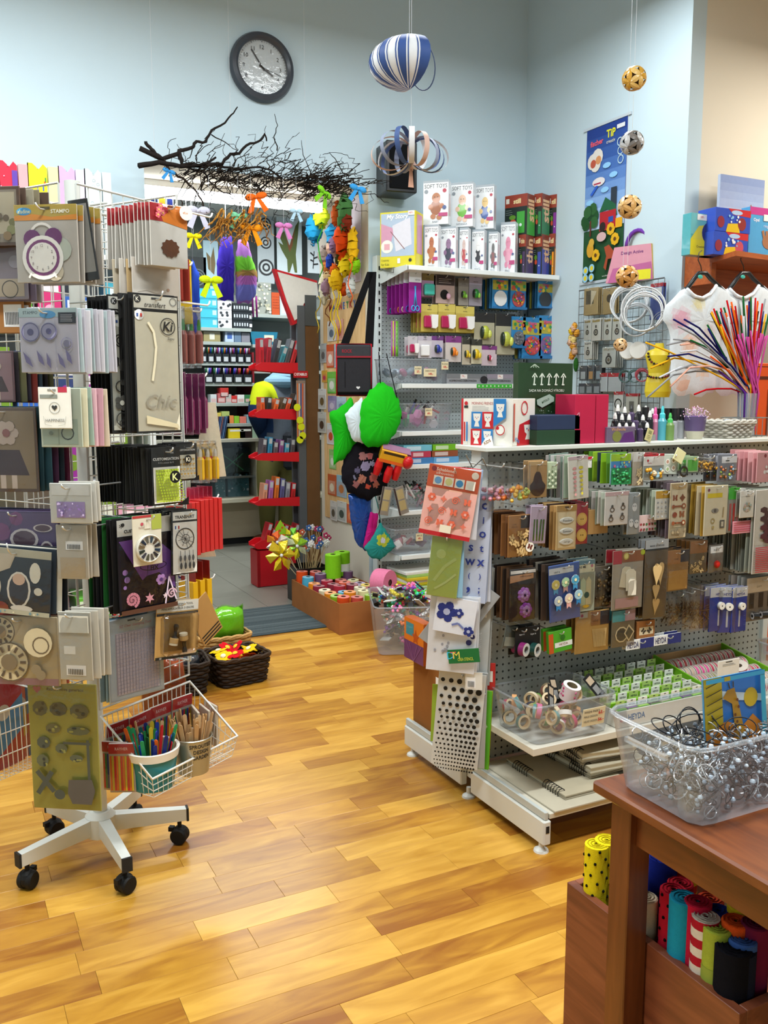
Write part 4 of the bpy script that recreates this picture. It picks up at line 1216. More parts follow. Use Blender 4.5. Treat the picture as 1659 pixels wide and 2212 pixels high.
def grid_dots(cols,nx,ny,x0,y0,x1,y1,r):
 def f(p):
  for j in range(ny):
   for i in range(nx):
    p.circ(x0+(x1-x0)*i/max(1,nx-1),y0+(y1-y0)*j/max(1,ny-1),r,cols[(i+j*nx)%len(cols)],8)
 return f
def seq(*fs):
 def f(p):
  for g in fs:
   g(p)
 return f
def hdr(c,y,tx=None,tc='333',ty=None,th=.05):
 def f(p):
  p.rect(0,0,1,y,c)
  if tx:p.txt(tx,.5,ty or y*.6,th,tc,.8,.01)
  p.rect(.42,.012,.58,.03,'222')
 return f
HP(FG,(1051,1000,1103,1103),.17,'clear bag of pink and orange fabric blossoms at the top left of the gondola','flower bag','a9aca8',None,2,.03,'clear blossom bag behind the pink and orange one',None,t=.002,mat='film',film=.012,extra=x_3dballs(['d98a9c','e0a0b0','d9702a','e8c0c8'],.5,.75,.008,26),**KW)
HP(FG,(1098,1004,1145,1098),.19,'clear bag of amber and lime blossoms with two price labels','flower bag','b5b9a8',lambda p:(p.rect(.35,.35,.85,.48,'e9e6dc'),barcode(p,.35,.85,.9,.98)),1,t=.002,mat='film',film=.012,extra=x_3dballs(['d9861c','e0a02a','a8b85a','e6b84a'],.5,.82,.008,24),**KW)
HP(FG,(1140,996,1181,1075),.16,'kraft card with a large dark brown drop shape','craft card','b08a58',lambda p:(p.rect(.03,.02,.97,.12,'bd9c6c'),p.pol([(.5+.42*math.sin(a)*(1 if math.cos(a)<.3 else .6),.66-.3*math.cos(a)*(1.3 if math.cos(a)>0 else 1))for a in[i*PI/10 for i in range(20)]],'3e2a26'),p.line([(.5,.1),(.5,.3)],.03,'a89060')),2,.02,'kraft card behind the brown drop',None,film=.003,**KW)
HP(FG,(1181,998,1203,1056),.15,'narrow pale green card of small pearl dots','gem card','a5b193',grid_dots(['d9e0c0','6a7a5a'],3,6,.2,.35,.8,.9,.1),3,.02,'pale green card behind the pearl dots',None,**KW)
HP(FG,(1225,985,1268,1078),.19,'white card of pink and yellow gem drops tilted forward','gem card','dedbcf',seq(hdr('c9b0b4',.08),lambda p:[(p.ell(.3,.28+i*.1,.1-i*.009,.036,'dc9a98'),p.ell(.62,.27+i*.1,.11-i*.01,.036,'d9cc3a'))for i in range(7)]),9,.014,'gem drop card with grey-green edge behind the tilted one',['8a9a86','b9b4b0','75867c','a39a94'],film=.003,tilt=-.06,group='gem drop cards',**KW)
HP(FG,(1259,986,1278,1011),.15,'small white tag pack with red top between gems and lime packs','craft card','dcdad4',hdr('b8242c',.25),1,**KW)
HP(FG,(1318,980,1361,1046),.19,'lime-topped bag of dark green beads with a white sticker','bead bag','8ac0c4',seq(hdr('9fc81e',.24),lambda p:(p.rect(0,.24,1,.46,'3f8ac8'),blobs(p,.05,.28,.95,.44,12,['e06a9a','f0e070','6ad0e0'],.05),p.rect(0,.46,1,1,'1f7a44'))),7,.022,'lime-topped bead bag in the row behind the dark green beads',['5a8a2a','7aa81e','2a3a44','8ab02a'],film=.004,extra=x_3dballs(['1f8a4a','176a3a','2aa05a'],.52,.95,.006,22),group='lime-topped bead bags',**KW)
HP(FG,(1366,977,1390,1049),.18,'red-edged white-topped bag of wooden butterflies','craft bag','b7ab98',seq(hdr('e0ddd6',.28,'R','b8242c'),lambda p:[bfly(p,R.uniform(.2,.8),R.uniform(.5,.95),.16,'d9c394',jit(1))for i in range(9)]),2,.02,'white-topped bag behind the wooden butterflies',None,film=.004,**KW)
HP(FG,(1389,980,1433,1036),.19,'white-topped bag of pastel blue and orange felt shapes with red strip','craft bag','9aa09c',seq(hdr('c02430',.1),lambda p:(p.rect(0,.1,1,.46,'e9e6df'),p.circ(.2,.26,.05,'c02430'),p.txt('Rayher',.3,.36,.07,'b02a34',.36))),3,.03,'white-topped bag behind the pastel felt shapes',None,film=.004,extra=x_3dballs(['8ab0c0','d9a01c','e0c9a4','a8c4cc'],.6,.95,.008,16),**KW)
HP(FG,(1432,981,1464,1024),.19,'pale grey card of four round pearl buttons','button card','b3bdb2',lambda p:[(p.circ(x,y,.14,'e6e4dc'),p.circ(x,y,.09,c))for(x,y,c)in((.3,.38,'b08a7a'),(.68,.3,'8a7a5a'),(.32,.75,'9ab080'),(.7,.68,'b09a8a'))],2,.02,'grey button card behind the pearl buttons',None,tilt=.06,**KW)
HP(FG,(1462,972,1483,1000),.21,'small cream yellow tag hanging askew above the round black pendant','price tag','d6d2a0',None,1,tilt=.5)
def x_ringp(rt,w,h,t):
 m=MB('1c1c1c');m.M=Matrix.Translation((0,-t/2-.004,-h*.6))@Matrix.Rotation(PI/2,4,'X')
 m.lathe([(.016,-.002),(.02,0),(.016,.002),(.012,0),(.016,-.002)],n=18);O(m,'ring','plastic',rt)
HP(FG,(1464,1000,1486,1030),.2,'clear bag with one round black and white pendant','craft bag','9a9a94',None,1,t=.002,mat='film',extra=x_ringp)
HP(FG,(1482,986,1508,1020),.17,'small green label card beside the round pendant','craft card','8aa07a',lambda p:(p.rect(.1,.2,.9,.9,'4a8a3a'),p.circ(.7,.2,.1,'c9b84a')),3,.02,'green card behind the small label card',None,**KW)
HP(FG,(1512,983,1547,1019),.18,'small clear bag of gold beads','bead bag','8f918c',None,2,.03,'clear bead bag behind the gold beads',None,t=.002,film=.006,mat='film',extra=x_3dballs(['c9962a','b9861c','5a4a3a'],.45,.85,.005,22),**KW)
HP(FG,(1549,981,1590,1040),.19,'grey bag of mixed beads with a long white label','bead bag','7f828c',lambda p:(p.rect(.2,.08,1,.32,'dfe0e4'),p.rect(.4,.22,.6,.26,'333')),3,.03,'grey bead bag behind the one with the long label',None,film=.004,extra=x_3dballs(['a8c04a','b06a3a','8aa0b0','6a5a4a','d97a4a'],.42,.9,.005,26),**KW)
HP(FG,(1634,976,1690,1041),.2,'pink card with white pearl ornaments at the right picture edge','craft card','d59a9c',lambda p:(p.circ(.3,.12,.05,'8a2a34'),blobs(p,.3,.3,.8,.7,14,['e4dcd8','f0ecec'],.06)),7,.02,'pink card on edge in the row at the right picture edge',['cf9294','d8a4a4','c98a8c'],film=.003,group='pink cards at the right edge',**KW)
def art_wbfly(p):
 p.rect(.5,.02,1,.32,'3a2f2c');p.txt('LOVE',.24,.22,.035,'5a3a1c',.3);p.txt('WOOD',.24,.28,.035,'5a3a1c',.3)
 for i in range(17):
  bfly(p,R.uniform(.12,.85),R.uniform(.4,.95),.1,mixc('d9bc84','c4a066',R.random()),jit(1.2))
 p.circ(.8,.77,.17,'ece6d8',16);bfly(p,.8,.77,.1,'6a2a1c',.4)
HP(FG,(1097,1112,1150,1202),.2,'kraft card of small wooden butterflies with a round white badge','wood shape pack','9c6c3a',art_wbfly,9,.018,'brown kraft pack in the row behind the wooden butterflies',['6a4426','8a5c34','54341e','7a5230'],film=.003,group='wooden butterfly packs',**KW)
HP(FG,(1146,1093,1181,1174),.21,'lilac card of green felt fern leaves','leaf card','b9a4b8',lambda p:[(p.line([(x,.92),(x+dx,.35)],.09,'4a6a2a'),p.line([(x,.92),(x+dx,.35)],.02,'2f4a1c'))for(x,dx)in((.25,0),(.45,-.05),(.6,.05),(.78,.02))],2,.02,'lilac card behind the fern leaves',None,film=.003,tilt=.05,**KW)
def x_plaques(rt,w,h,t):
 for i,s in enumerate(('Freedom','Summer',"Let's go")):
  m=MB('d8d6ca');m.M=Matrix.Translation((0,-t/2-.001,-h*(.34+.24*i)))@Matrix.Rotation(PI/2,4,'X')
  m.lathe([(0,.003),(.72,.003),(.95,.0015),(1,0)],n=20);
  for k in range(len(m.v)):
   v=m.v[k]
  m2=MB('d8d6ca');m2.M=Matrix.Translation((0,-t/2-.001,-h*(.34+.24*i)))@Matrix.Diagonal((w*.36,1,h*.075,1))@Matrix.Rotation(PI/2,4,'X')
  m2.lathe([(0,.003),(.82,.003),(.95,.0015),(1,0)],n=20)
  pl=O(m2,'plaque','plastic',rt)
  p=MB();p.panel(-w*.3,-h*(.34+.24*i)-h*.05,w*.3,-h*(.34+.24*i)+h*.05,-t/2-.0042);p.txt(s,.5,.5,.5,'4a4640',.9,0,.3);O(p,'lettering','paper',pl)
HP(FG,(1201,1091,1244,1187),.205,'cream vintage card with three white oval word plaques','plaque card','c9ac78',lambda p:(p.rect(.08,.16,.92,.95,'d8c49a'),p.rect(0,0,1,.13,'a8803c'),p.rect(.4,.03,.6,.06,'3a2a1a')),7,.016,'kraft card in the row behind the oval plaques',['b08a54','a37c48','3a2a20','bd9a64'],film=.005,extra=x_plaques,group='oval plaque cards',**KW)
HP(FG,(1241,1085,1269,1175),.18,'dark red card of two big yellow wooden buttons','button card','94202e',lambda p:[(p.circ(.52,y,.4,'d0a24a',18),p.circ(.52,y,.3,'d9b05c',16),p.circ(.45,y,.04,'5a3a14'),p.circ(.6,y,.04,'5a3a14'))for y in(.4,.78)],4,.02,'dark red card behind the yellow buttons',None,film=.003,group='dark red button cards',**KW)
def art_charm(p):
 p.rect(0,0,1,.12,'c9a8a8')
 for(x,y)in((.3,.5),(.75,.45),(.25,.78),(.72,.75)):
  p.circ(x,y-.07,.05,'4a4640');p.ring(x,y+.03,.1,.035,'5a4a3c',10,.08)
HP(FG,(1306,1062,1357,1134),.2,'white card of four small metal charms','charm card','d4cfc8',art_charm,9,.016,'pale grey-green card in the row behind the metal charms',['a5ac9c','bdb8ae','94a08e','c9c2bc'],film=.003,group='metal charm cards',**KW)
HP(FG,(1270,1100,1313,1153),.15,'plain kraft card hanging lower behind the charm cards','craft card','b38d58',lambda p:p.circ(.5,.3,.03,'7a5a34'),2,.02,'kraft card behind the plain one',None)
HP(FG,(1355,1064,1381,1154),.2,'clear blister of silver plastic owls','craft bag','8f9494',lambda p:[(p.ell(x,y,.2,.1,'d4d6d6'),p.circ(x-.08,y-.03,.05,'8a8e90'),p.circ(x+.08,y-.03,.05,'8a8e90'))for(x,y)in((.55,.35),(.3,.72),(.72,.75))],2,.02,'clear blister behind the silver owls',None,film=.006,**KW)
HP(FG,(1380,1112,1417,1148),.17,'pink card of small red and green gem dots','gem card','d9bcb8',grid_dots(['a8303a','7a3a2a','4a7a4a'],6,2,.1,.55,.9,.85,.06),1,**KW)
HP(FG,(1415,1060,1448,1122),.2,'white card of silver half pearls with a mustard top','gem card','d8d6cc',seq(hdr('c99a2c',.26),grid_dots(['8a8e92','b9bcc0'],4,4,.15,.4,.88,.88,.05)),9,.015,'grey-green edged pearl card behind the mustard-topped one',['a3ac98','8f9a88','b4b8aa'],film=.003,group='half pearl cards',**KW)
def art_keys(p):
 p.pol([(.05,.02),(.95,.02),(.9,.1),(.5,.12),(.1,.1)],'b5996a');p.rect(.05,.13,.95,.8,'d2c4a4');p.rect(.02,.81,.98,.99,'bcae90')
 bfly(p,.27,.27,.15,'8a4a2a');star(p,.7,.27,.18,'7a4428',4,.6);bfly(p,.7,.57,.16,'9a5a34');p.ell(.27,.57,.14,.05,'9a4a30')
 for y in(.42,.72):
  p.rect(.18,y-.015,.72,y+.015,'8f4e2e');p.circ(.78,y,.13,'8f4e2e');p.circ(.78,y,.06,'d2c4a4');p.circ(.16,y,.09,'8f4e2e')
 blobs(p,.1,.84,.9,.96,8,['8a7a60','a89878'],.06)
HP(FG,(1446,1043,1482,1162),.215,'tall cream card of brown wooden keys and butterflies','wood shape pack','c3b390',art_keys,7,.016,'violet-edged card in the row behind the wooden keys',['6a5a62','54484c','8a7e82','9c8c8c'],film=.003,group='wooden key cards',**KW)
def art_yell(p):
 p.rect(.1,.15,.75,.24,'d9c21c');p.circ(.15,.08,.05,'7a2a44');p.ell(.45,.5,.16,.05,'8f8a80');p.circ(.45,.5,.06,'5a5650');p.line([(.82,.44),(.8,.64)],.05,'a89468');p.ring(.36,.7,.09,.03,'a8955c',12);p.rect(.68,.7,.88,.86,'5a5650');p.rect(.73,.73,.83,.83,'c9c2ac');p.circ(.38,.83,.05,'b8a468')
HP(FG,(1521,1049,1570,1156),.21,'cream card with yellow stripe and antique brass charms','charm card','d6ccae',art_yell,7,.017,'ochre-edged card in the row behind the antique charms',['c09a3c','b9ac8c','a8843a'],film=.003,group='antique charm cards',**KW)
HP(FG,(1571,1053,1597,1150),.19,'green-topped pack of pink and red gem strips','gem card','8f8e84',seq(hdr('3fae2a',.26),lambda p:[p.rect(.12+.28*i,.35,.28+.28*i,.95,('b04a44','c0403a','b85a66')[i])for i in range(3)]),4,.02,'green-topped pack behind the pink gem strips',None,film=.004,group='green-topped gem packs',**KW)
HP(FG,(1582,1125,1622,1152),.2,'pink transparent strip pack below the green-topped gems','gem card','cf8a94',lambda p:[p.rect(.05,.1+.16*i,.95,.18+.16*i,'b85a68')for i in range(5)],1)
HP(FG,(1598,1060,1628,1118),.215,'white card with a round rhinestone brooch','craft card','dcd8cc',seq(hdr('e4e0d6',.2,'Fashion','6a6a6a',.2,.05),lambda p:[p.circ(.5+.22*math.cos(a),.6+.22*.55*math.sin(a),.08,('b9a88a','9aa8a0','c9b0a8')[int(a*3)%3],7)for a in[i*PI/5 for i in range(10)]]),4,.02,'pale card behind the rhinestone brooch',None,film=.003,**KW)
def art_hex(p):
 p.rect(.02,.02,.98,.66,'d3cec2')
 for j in range(8):
  for i in range(3):
   x=.3+i*.26+(.13 if j%2 else 0);y=.24+j*.052
   p.pol([(x+.14*math.cos(a),y+.038*math.sin(a))for a in[PI/6+k*PI/3 for k in range(6)]],'4a2428')
 for j in range(14):
  p.rect(.02,.68+j*.022,.98,.691+j*.022,'a83038')
HP(FG,(1628,1057,1690,1236),.22,'tall sheet of brown hexagon and red striped stickers at the right picture edge','sticker sheet','d6cfc4',art_hex,15,.013,'tall grey-edged sticker sheet in the row at the right picture edge',['9a9c8e','84887a','b0aea0','767a6e'],film=.002,group='tall sticker sheets',**KW)
HP(FG,(1100,1228,1156,1340),.2,'dark card of two big violet silk flowers','flower card','1c1718',seq(lambda p:(p.rect(.02,.03,.98,.09,'d9d4cc'),p.pol([(0,.12),(.9,.1),(.9,.2),(0,.26)],'b08058'),p.txt('PAPER FLOWERS',.6,.15,.025,'3a2010',.5))),6,.018,'dark brown pack in the row behind the violet flowers',['4a3524','2a201a','6a4a30'],film=.01,extra=x_flowers3(None,[(.52,.5,'9a5ab0'),(.6,.8,'7a2a90')],.024),group='silk flower packs',**KW)
def art_ros(p):
 p.rect(0,.05,.8,.16,'c9cccc');p.txt('PAPER FLOWERS',.6,.08,.02,'3a4a6a',.5);p.txt('VINT 6',.25,.125,.03,'333',.3)
 cs=['d9c96a','9ac09a','4a9ac0','a8b4bc','e0c9b4','9ac0d0']
 for k,(x,y)in enumerate(((.2,.34),(.5,.32),(.8,.3),(.22,.62),(.54,.6),(.84,.56))):
  p.pol([(x-.08,y),(x+.08,y),(x+.07,y+.18),(x,y+.14),(x-.07,y+.18)],('4a9ac8','d9a8a0','3f8fc0','2f7ab0','dca49c','2f7ab0')[k])
  p.circ(x,y,.135,'e0e4e0',14);flower(p,x,y,.13,cs[k],'efe4b0',7)
HP(FG,(1183,1218,1249,1340),.21,'blue card of six paper ribbon rosettes tilted forward','rosette card','3f5a9a',art_ros,8,.017,'dark pack in the row behind the blue rosette card',['2a2422','4a3a30','1c1a1c','9a9488'],film=.004,tilt=-.06,group='rosette cards',**KW)
def art_tag(p):
 p.rect(0,0,1,.09,'5a7a84');p.rect(.02,.09,.98,.24,'c9c4a4');p.txt('TAG ME',.36,.13,.045,'1c1c1c',.55,.03);p.circ(.85,.12,.06,'b06a7a');p.txt('24',.86,.2,.03,'333')
 p.rect(0,.24,1,1,'8a8e7c')
 for(x,y,c)in((.2,.42,'2a7a80'),(.45,.46,'a8b494'),(.7,.45,'b8b08a')):
  p.pol([(x-.12,y-.05),(x,y-.13),(x+.12,y-.05),(x+.12,y+.42),(x-.12,y+.42)],c)
 p.circ(.62,.68,.12,'1f4a44');p.ell(.6,.9,.16,.03,'c9a02a')
HP(FG,(1237,1210,1283,1320),.205,'tag me pack of green and cream gift tags with string','tag pack','a5a890',art_tag,3,.02,'gift tag pack behind the tag me pack',None,film=.005,**KW)
HP(FG,(1283,1222,1322,1310),.18,'clear bag of dried brown moss','moss bag','5c5142',None,2,.03,'clear moss bag behind the front one',None,film=.01,extra=x_3dballs(['4a3a24','6a5030','7a6440','3a3020'],.15,.95,.006,40),**KW)
def x_tags(rt,w,h,t):
 for i,(x,y,a,s)in enumerate(((-.012,.45,.18,1.),(.008,.5,-.05,1.),(.012,.62,.02,.8))):
  m=MB(('cfc6ac','e2dcc6','e8e3d2')[i]);m.M=Matrix.Translation((x,-t/2-.003-.003*i,-h*y))@Matrix.Rotation(a,4,'Y')
  a_,b_=.022*s,.036*s
  m.prism([(-a_,-b_),(a_,-b_),(a_,b_*.7),(a_*.5,b_),(-a_*.5,b_),(-a_,b_*.7)],-.0012,.0012);O(m,'wooden_tag','paper',rt)
HP(FG,(1322,1188,1388,1315),.21,'clear bag of white wooden gift tags with a brown kiwi-print header','tag pack','9a9284',lambda p:(p.rect(0,0,.28,.22,'a8222e'),p.rect(.28,.02,1,.2,'8a5230'),p.circ(.42,.1,.09,'b9a84a'),p.circ(.42,.1,.06,'d9cc7a'),p.circ(.95,.06,.07,'a8b82a'),p.rect(.1,.8,.85,.97,'b08a8c')),2,.03,'gift tag bag behind the white wooden tags',None,film=.008,extra=x_tags,**KW)
def x_hearts(rt,w,h,t):
 for i,(x,y,s,a)in enumerate(((-.006,.38,.02,.05),(.006,.36,.022,-.12),(-.003,.62,.016,.02),(.002,.8,.016,.1))):
  pts=[]
  for k in range(22):
   tt=2*PI*k/22
   px_=math.sin(tt)**3;pz=(13*math.cos(tt)-5*math.cos(2*tt)-2*math.cos(3*tt)-math.cos(4*tt))/16
   pts.append((px_*s,pz*s*(2.6 if pz<0 else 1.2)))
  m=MB(mixc('d8ba82','c29c62',.25*i));m.M=Matrix.Translation((x,-t/2-.003*(4-i),-h*y))@Matrix.Rotation(a,4,'Y')
  m.prism(pts[::-1],-.001,.001);O(m,'wooden_heart','paper',rt)
HP(FG,(1391,1166,1440,1334),.215,'clear bag of long wooden hearts under a silver made of wood label','wood shape pack','5a4c3a',lambda p:(p.rect(0,0,1,.11,'b5b9bc'),p.txt('MADE OF WOOD',.5,.075,.022,'1c1c1c',.86,.02),p.rect(0,.11,1,.13,'1a1a1a')),3,.02,'clear bag behind the long wooden hearts',None,film=.008,extra=x_hearts,**KW)
HP(FG,(1440,1188,1486,1275),.2,'kraft and black topped bag of square cork sheets','craft bag','8a6a44',lambda p:(p.rect(0,0,.6,.34,'9a6a3a'),p.rect(.6,0,1,.3,'2a262c'),p.txt('LOVE',.4,.22,.04,'4a2a10',.25),p.rect(.06,.5,.94,.97,'a87e42')),4,.02,'kraft-topped bag behind the cork squares',None,film=.004,**KW)
HP(FG,(1489,1168,1526,1238),.19,'kraft-topped bag of wooden letters','wood shape pack','5e5240',lambda p:(p.rect(0,0,1,.38,'8a5c2e'),[p.txt(c,R.uniform(.1,.9),R.uniform(.5,.92),.13,'d2b882',None,.02,0,jit(1))for c in 'AGDSERBOKM']),4,.022,'kraft-topped bag behind the wooden letters',None,film=.004,**KW)
HP(FG,(1530,1176,1561,1236),.19,'clear bag with a red yarn ball under a small white label','yarn bag','6a645c',lambda p:(p.rect(.1,.06,.95,.3,'cfccc6'),p.txt('MADE',.5,.2,.07,'222',.5)),2,.03,'clear bag behind the red yarn ball',None,film=.01,extra=lambda rt,w,h,t:O(MB('c02a22').ball(0,-.008,-h*.7,.013,None,12,8,(1,.7,1.1)),'yarn_ball','felt',rt),**KW)
HP(FG,(1092,1352,1120,1400),.16,'crumpled clear bag with silver tape labels low on the pegboard','tape pack','5c6058',lambda p:p.rect(.1,.5,.9,.9,'aab0a4'),1,tilt=.2,film=.006,**KW)
def x_tape(c):
 def f(rt,w,h,t):
  m=MB(c);m.M=Matrix.Translation((0,-t/2-.012,-h*.72))@Matrix.Rotation(PI/2,4,'X')@Matrix.Rotation(.4,4,'Y')
  m.lathe([(.012,-.01),(.022,-.01),(.022,.01),(.012,.01),(.012,-.01)],n=20,cols=['8a8a84',c,'c9c9c4','8a8a84']);O(m,'tape_roll','plastic',rt)
 return f
for i,(bb,c,nm)in enumerate((((1112,1355,1140,1418),'7a1f5c','magenta'),((1135,1352,1166,1420),'123a34','dark green'))):
 HP(FG,bb,.18,'%s roll of adhesive tape on a black hang card'%nm,'tape pack','121212',lambda p:p.txt('tape it',.5,.25,.07,'ccc',.6),2,.04,'black tape card behind the %s roll'%nm,None,film=0,extra=x_tape(c),**KW)
HP(FG,(1181,1360,1231,1407),.19,'bright green pack with a white band and an orange side','craft pack','4a9a24',lambda p:(p.rect(0,.1,.2,1,'b8501c'),p.rect(.25,.55,1,.78,'d9dcd4'),p.txt('HEYDA',.62,.66,.1,'8a2a2a',.4),p.circ(.6,.35,.1,'2a6a1c')),2,.03,'green pack behind the white-banded one',None,t=.014,tilt=-.08,**KW)
HP(FG,(1242,1320,1314,1408),.19,'kraft card of thin wooden matches with a black and brown header','craft card','b98f4e',lambda p:(p.rect(.1,0,.35,.14,'c9c6b8'),p.circ(.18,.08,.04,'a83a5a'),p.rect(.45,0,.72,.35,'96663a'),p.rect(.72,.02,1,.35,'2a242c'),p.txt('LOVE',.58,.24,.05,'4a2a10',.2),[p.line([(.5+.035*i,.44),(.56+.028*i,.88)],.018,'d9bc80')for i in range(12)]),3,.02,'kraft card behind the wooden matches',None,film=.004,**KW)
HP(FG,(1321,1318,1370,1396),.2,'turquoise-topped bag of wooden frame shapes','wood shape pack','6e6450',lambda p:(p.rect(0,0,.55,.3,'4a9a9c'),p.rect(.55,0,1,.3,'b08a8c'),p.circ(.42,.66,.28,'d6c49a',10),p.circ(.42,.66,.23,'3a3a34',10),p.pol([(.72,.4),(.98,.62),(.74,.88),(.52,.64)],'d6c49a'),p.pol([(.72,.46),(.92,.62),(.74,.82),(.58,.64)],'4a4a3e')),3,.02,'turquoise-topped bag behind the wooden frames',None,film=.004,**KW)
HP(FG,(1374,1340,1412,1388),.19,'kraft box card with two printed swallows on a white field','stamp box','9a6436',lambda p:(p.rect(.12,.28,.9,.62,'d2c6a8'),bfly(p,.34,.45,.12,'3a342c',.8),bfly(p,.68,.45,.12,'3a342c',-.8)),2,.02,'kraft box card behind the swallows',None,t=.01,**KW)
for i,(bb,lab)in enumerate((((1352,1380,1411,1401),'navy and white printed strip card under the wooden frames'),((1412,1370,1470,1391),'navy and white printed strip card under the kraft box card'))):
 HP(FG,bb,.2,lab,'strip card','dfe0de',lambda p:(p.rect(.5,0,1,1,'2a3270'),p.txt('HEYDA',.25,.5,.6,'4a4a6a',.4,.02)),2,.02,'strip card behind the navy and white one '+('left' if i==0 else 'right'),None,**KW)
def x_twigs(rt,w,h,t):
 m=MB()
 for i in range(34):
  x,z=R.uniform(-w*.4,w*.4),-h*R.uniform(.42,.9);a=R.uniform(0,PI)
  m.tube([(x-.014*math.cos(a),-t/2-R.uniform(.001,.01),z-.014*math.sin(a)),(x+.014*math.cos(a),-t/2-R.uniform(.001,.01),z+.014*math.sin(a))],.0009,R.choice(['6a4a2a','8a6a44','4a3420']),n=4)
 o=O(m,'twigs','bark',rt);o['kind']='stuff'
for i,(bb,lab)in enumerate((((1443,1280,1482,1350),'clear bag of dark dried twigs'),((1474,1274,1500,1345),'white-labelled bag of twigs between two others'),((1490,1268,1532,1362),'big clear bag of tan dried twigs with a white label'))):
 HP(FG,bb,.17+.02*i,lab,'twig bag','55504a',lambda p:(p.rect(.15,.04,.9,.26,'d6d4ce'),p.rect(.3,.16,.6,.19,'333')),2,.035,lab.replace('clear','second clear')+' behind',None,film=.012,mat='film',t=.003,extra=x_twigs,**KW)
def x_roller(rt,w,h,t):
 m=MB('d9d6cc');m.M=Matrix.Translation((.004,-t/2-.008,-h*.42))@Matrix.Rotation(PI/2,4,'X')
 m.lathe([(.003,-.006),(.014,-.006),(.014,.006),(.003,.006),(.003,-.006)],n=18,cols=['d9d6cc','d9d6cc','e4e1d8','5a5a50']);O(m,'ribbon_reel','felt',rt)
 m=MB('c9ccd6');m.box(-.003,-t/2-.002,-h*.88,.004,-t/2-.0005,-h*.52);O(m,'ribbon_tail','paper',rt)
for i,(bb,lab)in enumerate((((1532,1268,1570,1362),'left blue and white ribbon reel card'),((1556,1268,1584,1366),'middle blue and white ribbon reel card turned sideways'),((1580,1268,1612,1364),'right blue and white ribbon reel card'))):
 HP(FG,bb,.19+.012*i,lab,'ribbon card','1c3a9c',lambda p:(p.rect(0,0,1,.22,'d9dade'),p.txt('HEYDA',.55,.16,.06,'3a3a8a',.55,.03),lines(p,.8,.5,.95,.9,4,'6a86d0',.004)),3,.022,lab.replace('card','card from behind'),None,film=.003,yaw=(0,-.4,0)[i],extra=x_roller,**KW)
def x_rolls(rt,w,h,t):
 for i in range(3):
  m=MB('1c1c1e');m.M=Matrix.Translation((-w*.28+w*.28*i,-t/2-.014,-h*.86))@Matrix.Rotation(PI/2,4,'Y')@Matrix.Rotation(.3,4,'X')
  m.lathe([(.006,-.012),(.013,-.012),(.013,.012),(.006,.012)],n=14,cols=['bbb','1c1c1e','bbb']);O(m,'black_roll','plastic',rt)
HP(FG,(1611,1246,1676,1338),.2,'beige-topped pack of black lace rolls at the right picture edge','lace pack','6e6458',lambda p:(p.rect(0,0,1,.34,'c9b496'),p.txt('Lace',.4,.2,.06,'8a7a5a',.4,0,.3),[p.rect(.1+.3*i,.36,.25+.3*i,.7,'2a2622')for i in range(3)]),5,.022,'grey-topped lace pack in the row behind the beige one',['9c9890','a8a8a0','a39486'],film=.004,extra=x_rolls,group='lace packs',**KW)
# trays and boxes on the gondola shelf
def tub(label,loc,L_,D_,h,rz,handles=True,foot=0,group=None,name='clear_tub',grow=1.14):
 r=T(name,label,'plastic tub',loc,rz,group)
 n=40;th=.0018
 m=MB('fff')
 def ring(f,z,off=0):
  return[(p.x,p.y,z)for p in resample(rring(L_*f-off,D_*f-off,.028*f,4),n)]
 levels=[(1/grow,.003),(1/grow+(1-1/grow)*.5,h*.5),(1.,h)]
 for off in(0,):
  rows=[ring(f,z+(th if off else 0),off)for f,z in levels]
  for a,b in zip(rows[:-1],rows[1:]):
   m.add(a+b,[(i,(i+1)%n,(i+1)%n+n,i+n)if not off else(i+n,(i+1)%n+n,(i+1)%n,i)for i in range(n)],None,True)
  bt=rows[0];m.add(bt,[tuple(range(n))],None)
 O(m,'tub_wall','clear_plastic',r)
 m=MB('dce6ec');m.tube(ring(1.01,h-.002),.0042,n=6,closed=True);O(m,'rim','clear_plastic',r)
 if handles:
  for s in(-1,1):
   m=MB('fff');x=s*(L_/2+.004)
   m.box(x-.003*(s>0)-.004,-D_*.22,h*.74,x+.004,D_*.22,h*.8);O(m,'handle','clear_plastic',r)
 if foot:
  for sx in(-1,1):
   for sy in(-1,1):
    m=MB('fff');m.M=Matrix.Translation((sx*(L_/grow/2-.032),sy*(D_/grow/2-.032),0))
    m.lathe([(.03,0),(.0335,foot),(.034,h*.4)],n=14);O(m,'foot','clear_plastic',r)
 return r
WT=(1.775,2.272)
tub('clear tub of washi tape rolls at the left end of the gondola shelf',(WT[0],WT[1],.302),.335,.245,.13,0)
tapes=[('d9c9a8','cream'),('c06a8a','pink'),('8a5a4a','brown'),('d9a06a','apricot'),('5a8a8a','teal'),('9a9a94','grey'),('b03a5a','raspberry'),('6a9a4a','green'),('3a3a44','charcoal'),('d9d4cc','white')]
tm=[]
for c,nm in tapes:
 m=MB(c);m.lathe([(.0165,-.0075),(.024,-.0075),(.024,.0075),(.0165,.0075),(.0165,-.0075)],n=18,cols=['d0b890',c,'d8c09a','a8875a']);me=m.mesh('tape_roll');me.materials.append(MATS['paper']);tm.append(me)
pl=['near the front rim','in the left half','in the right half','at the back']
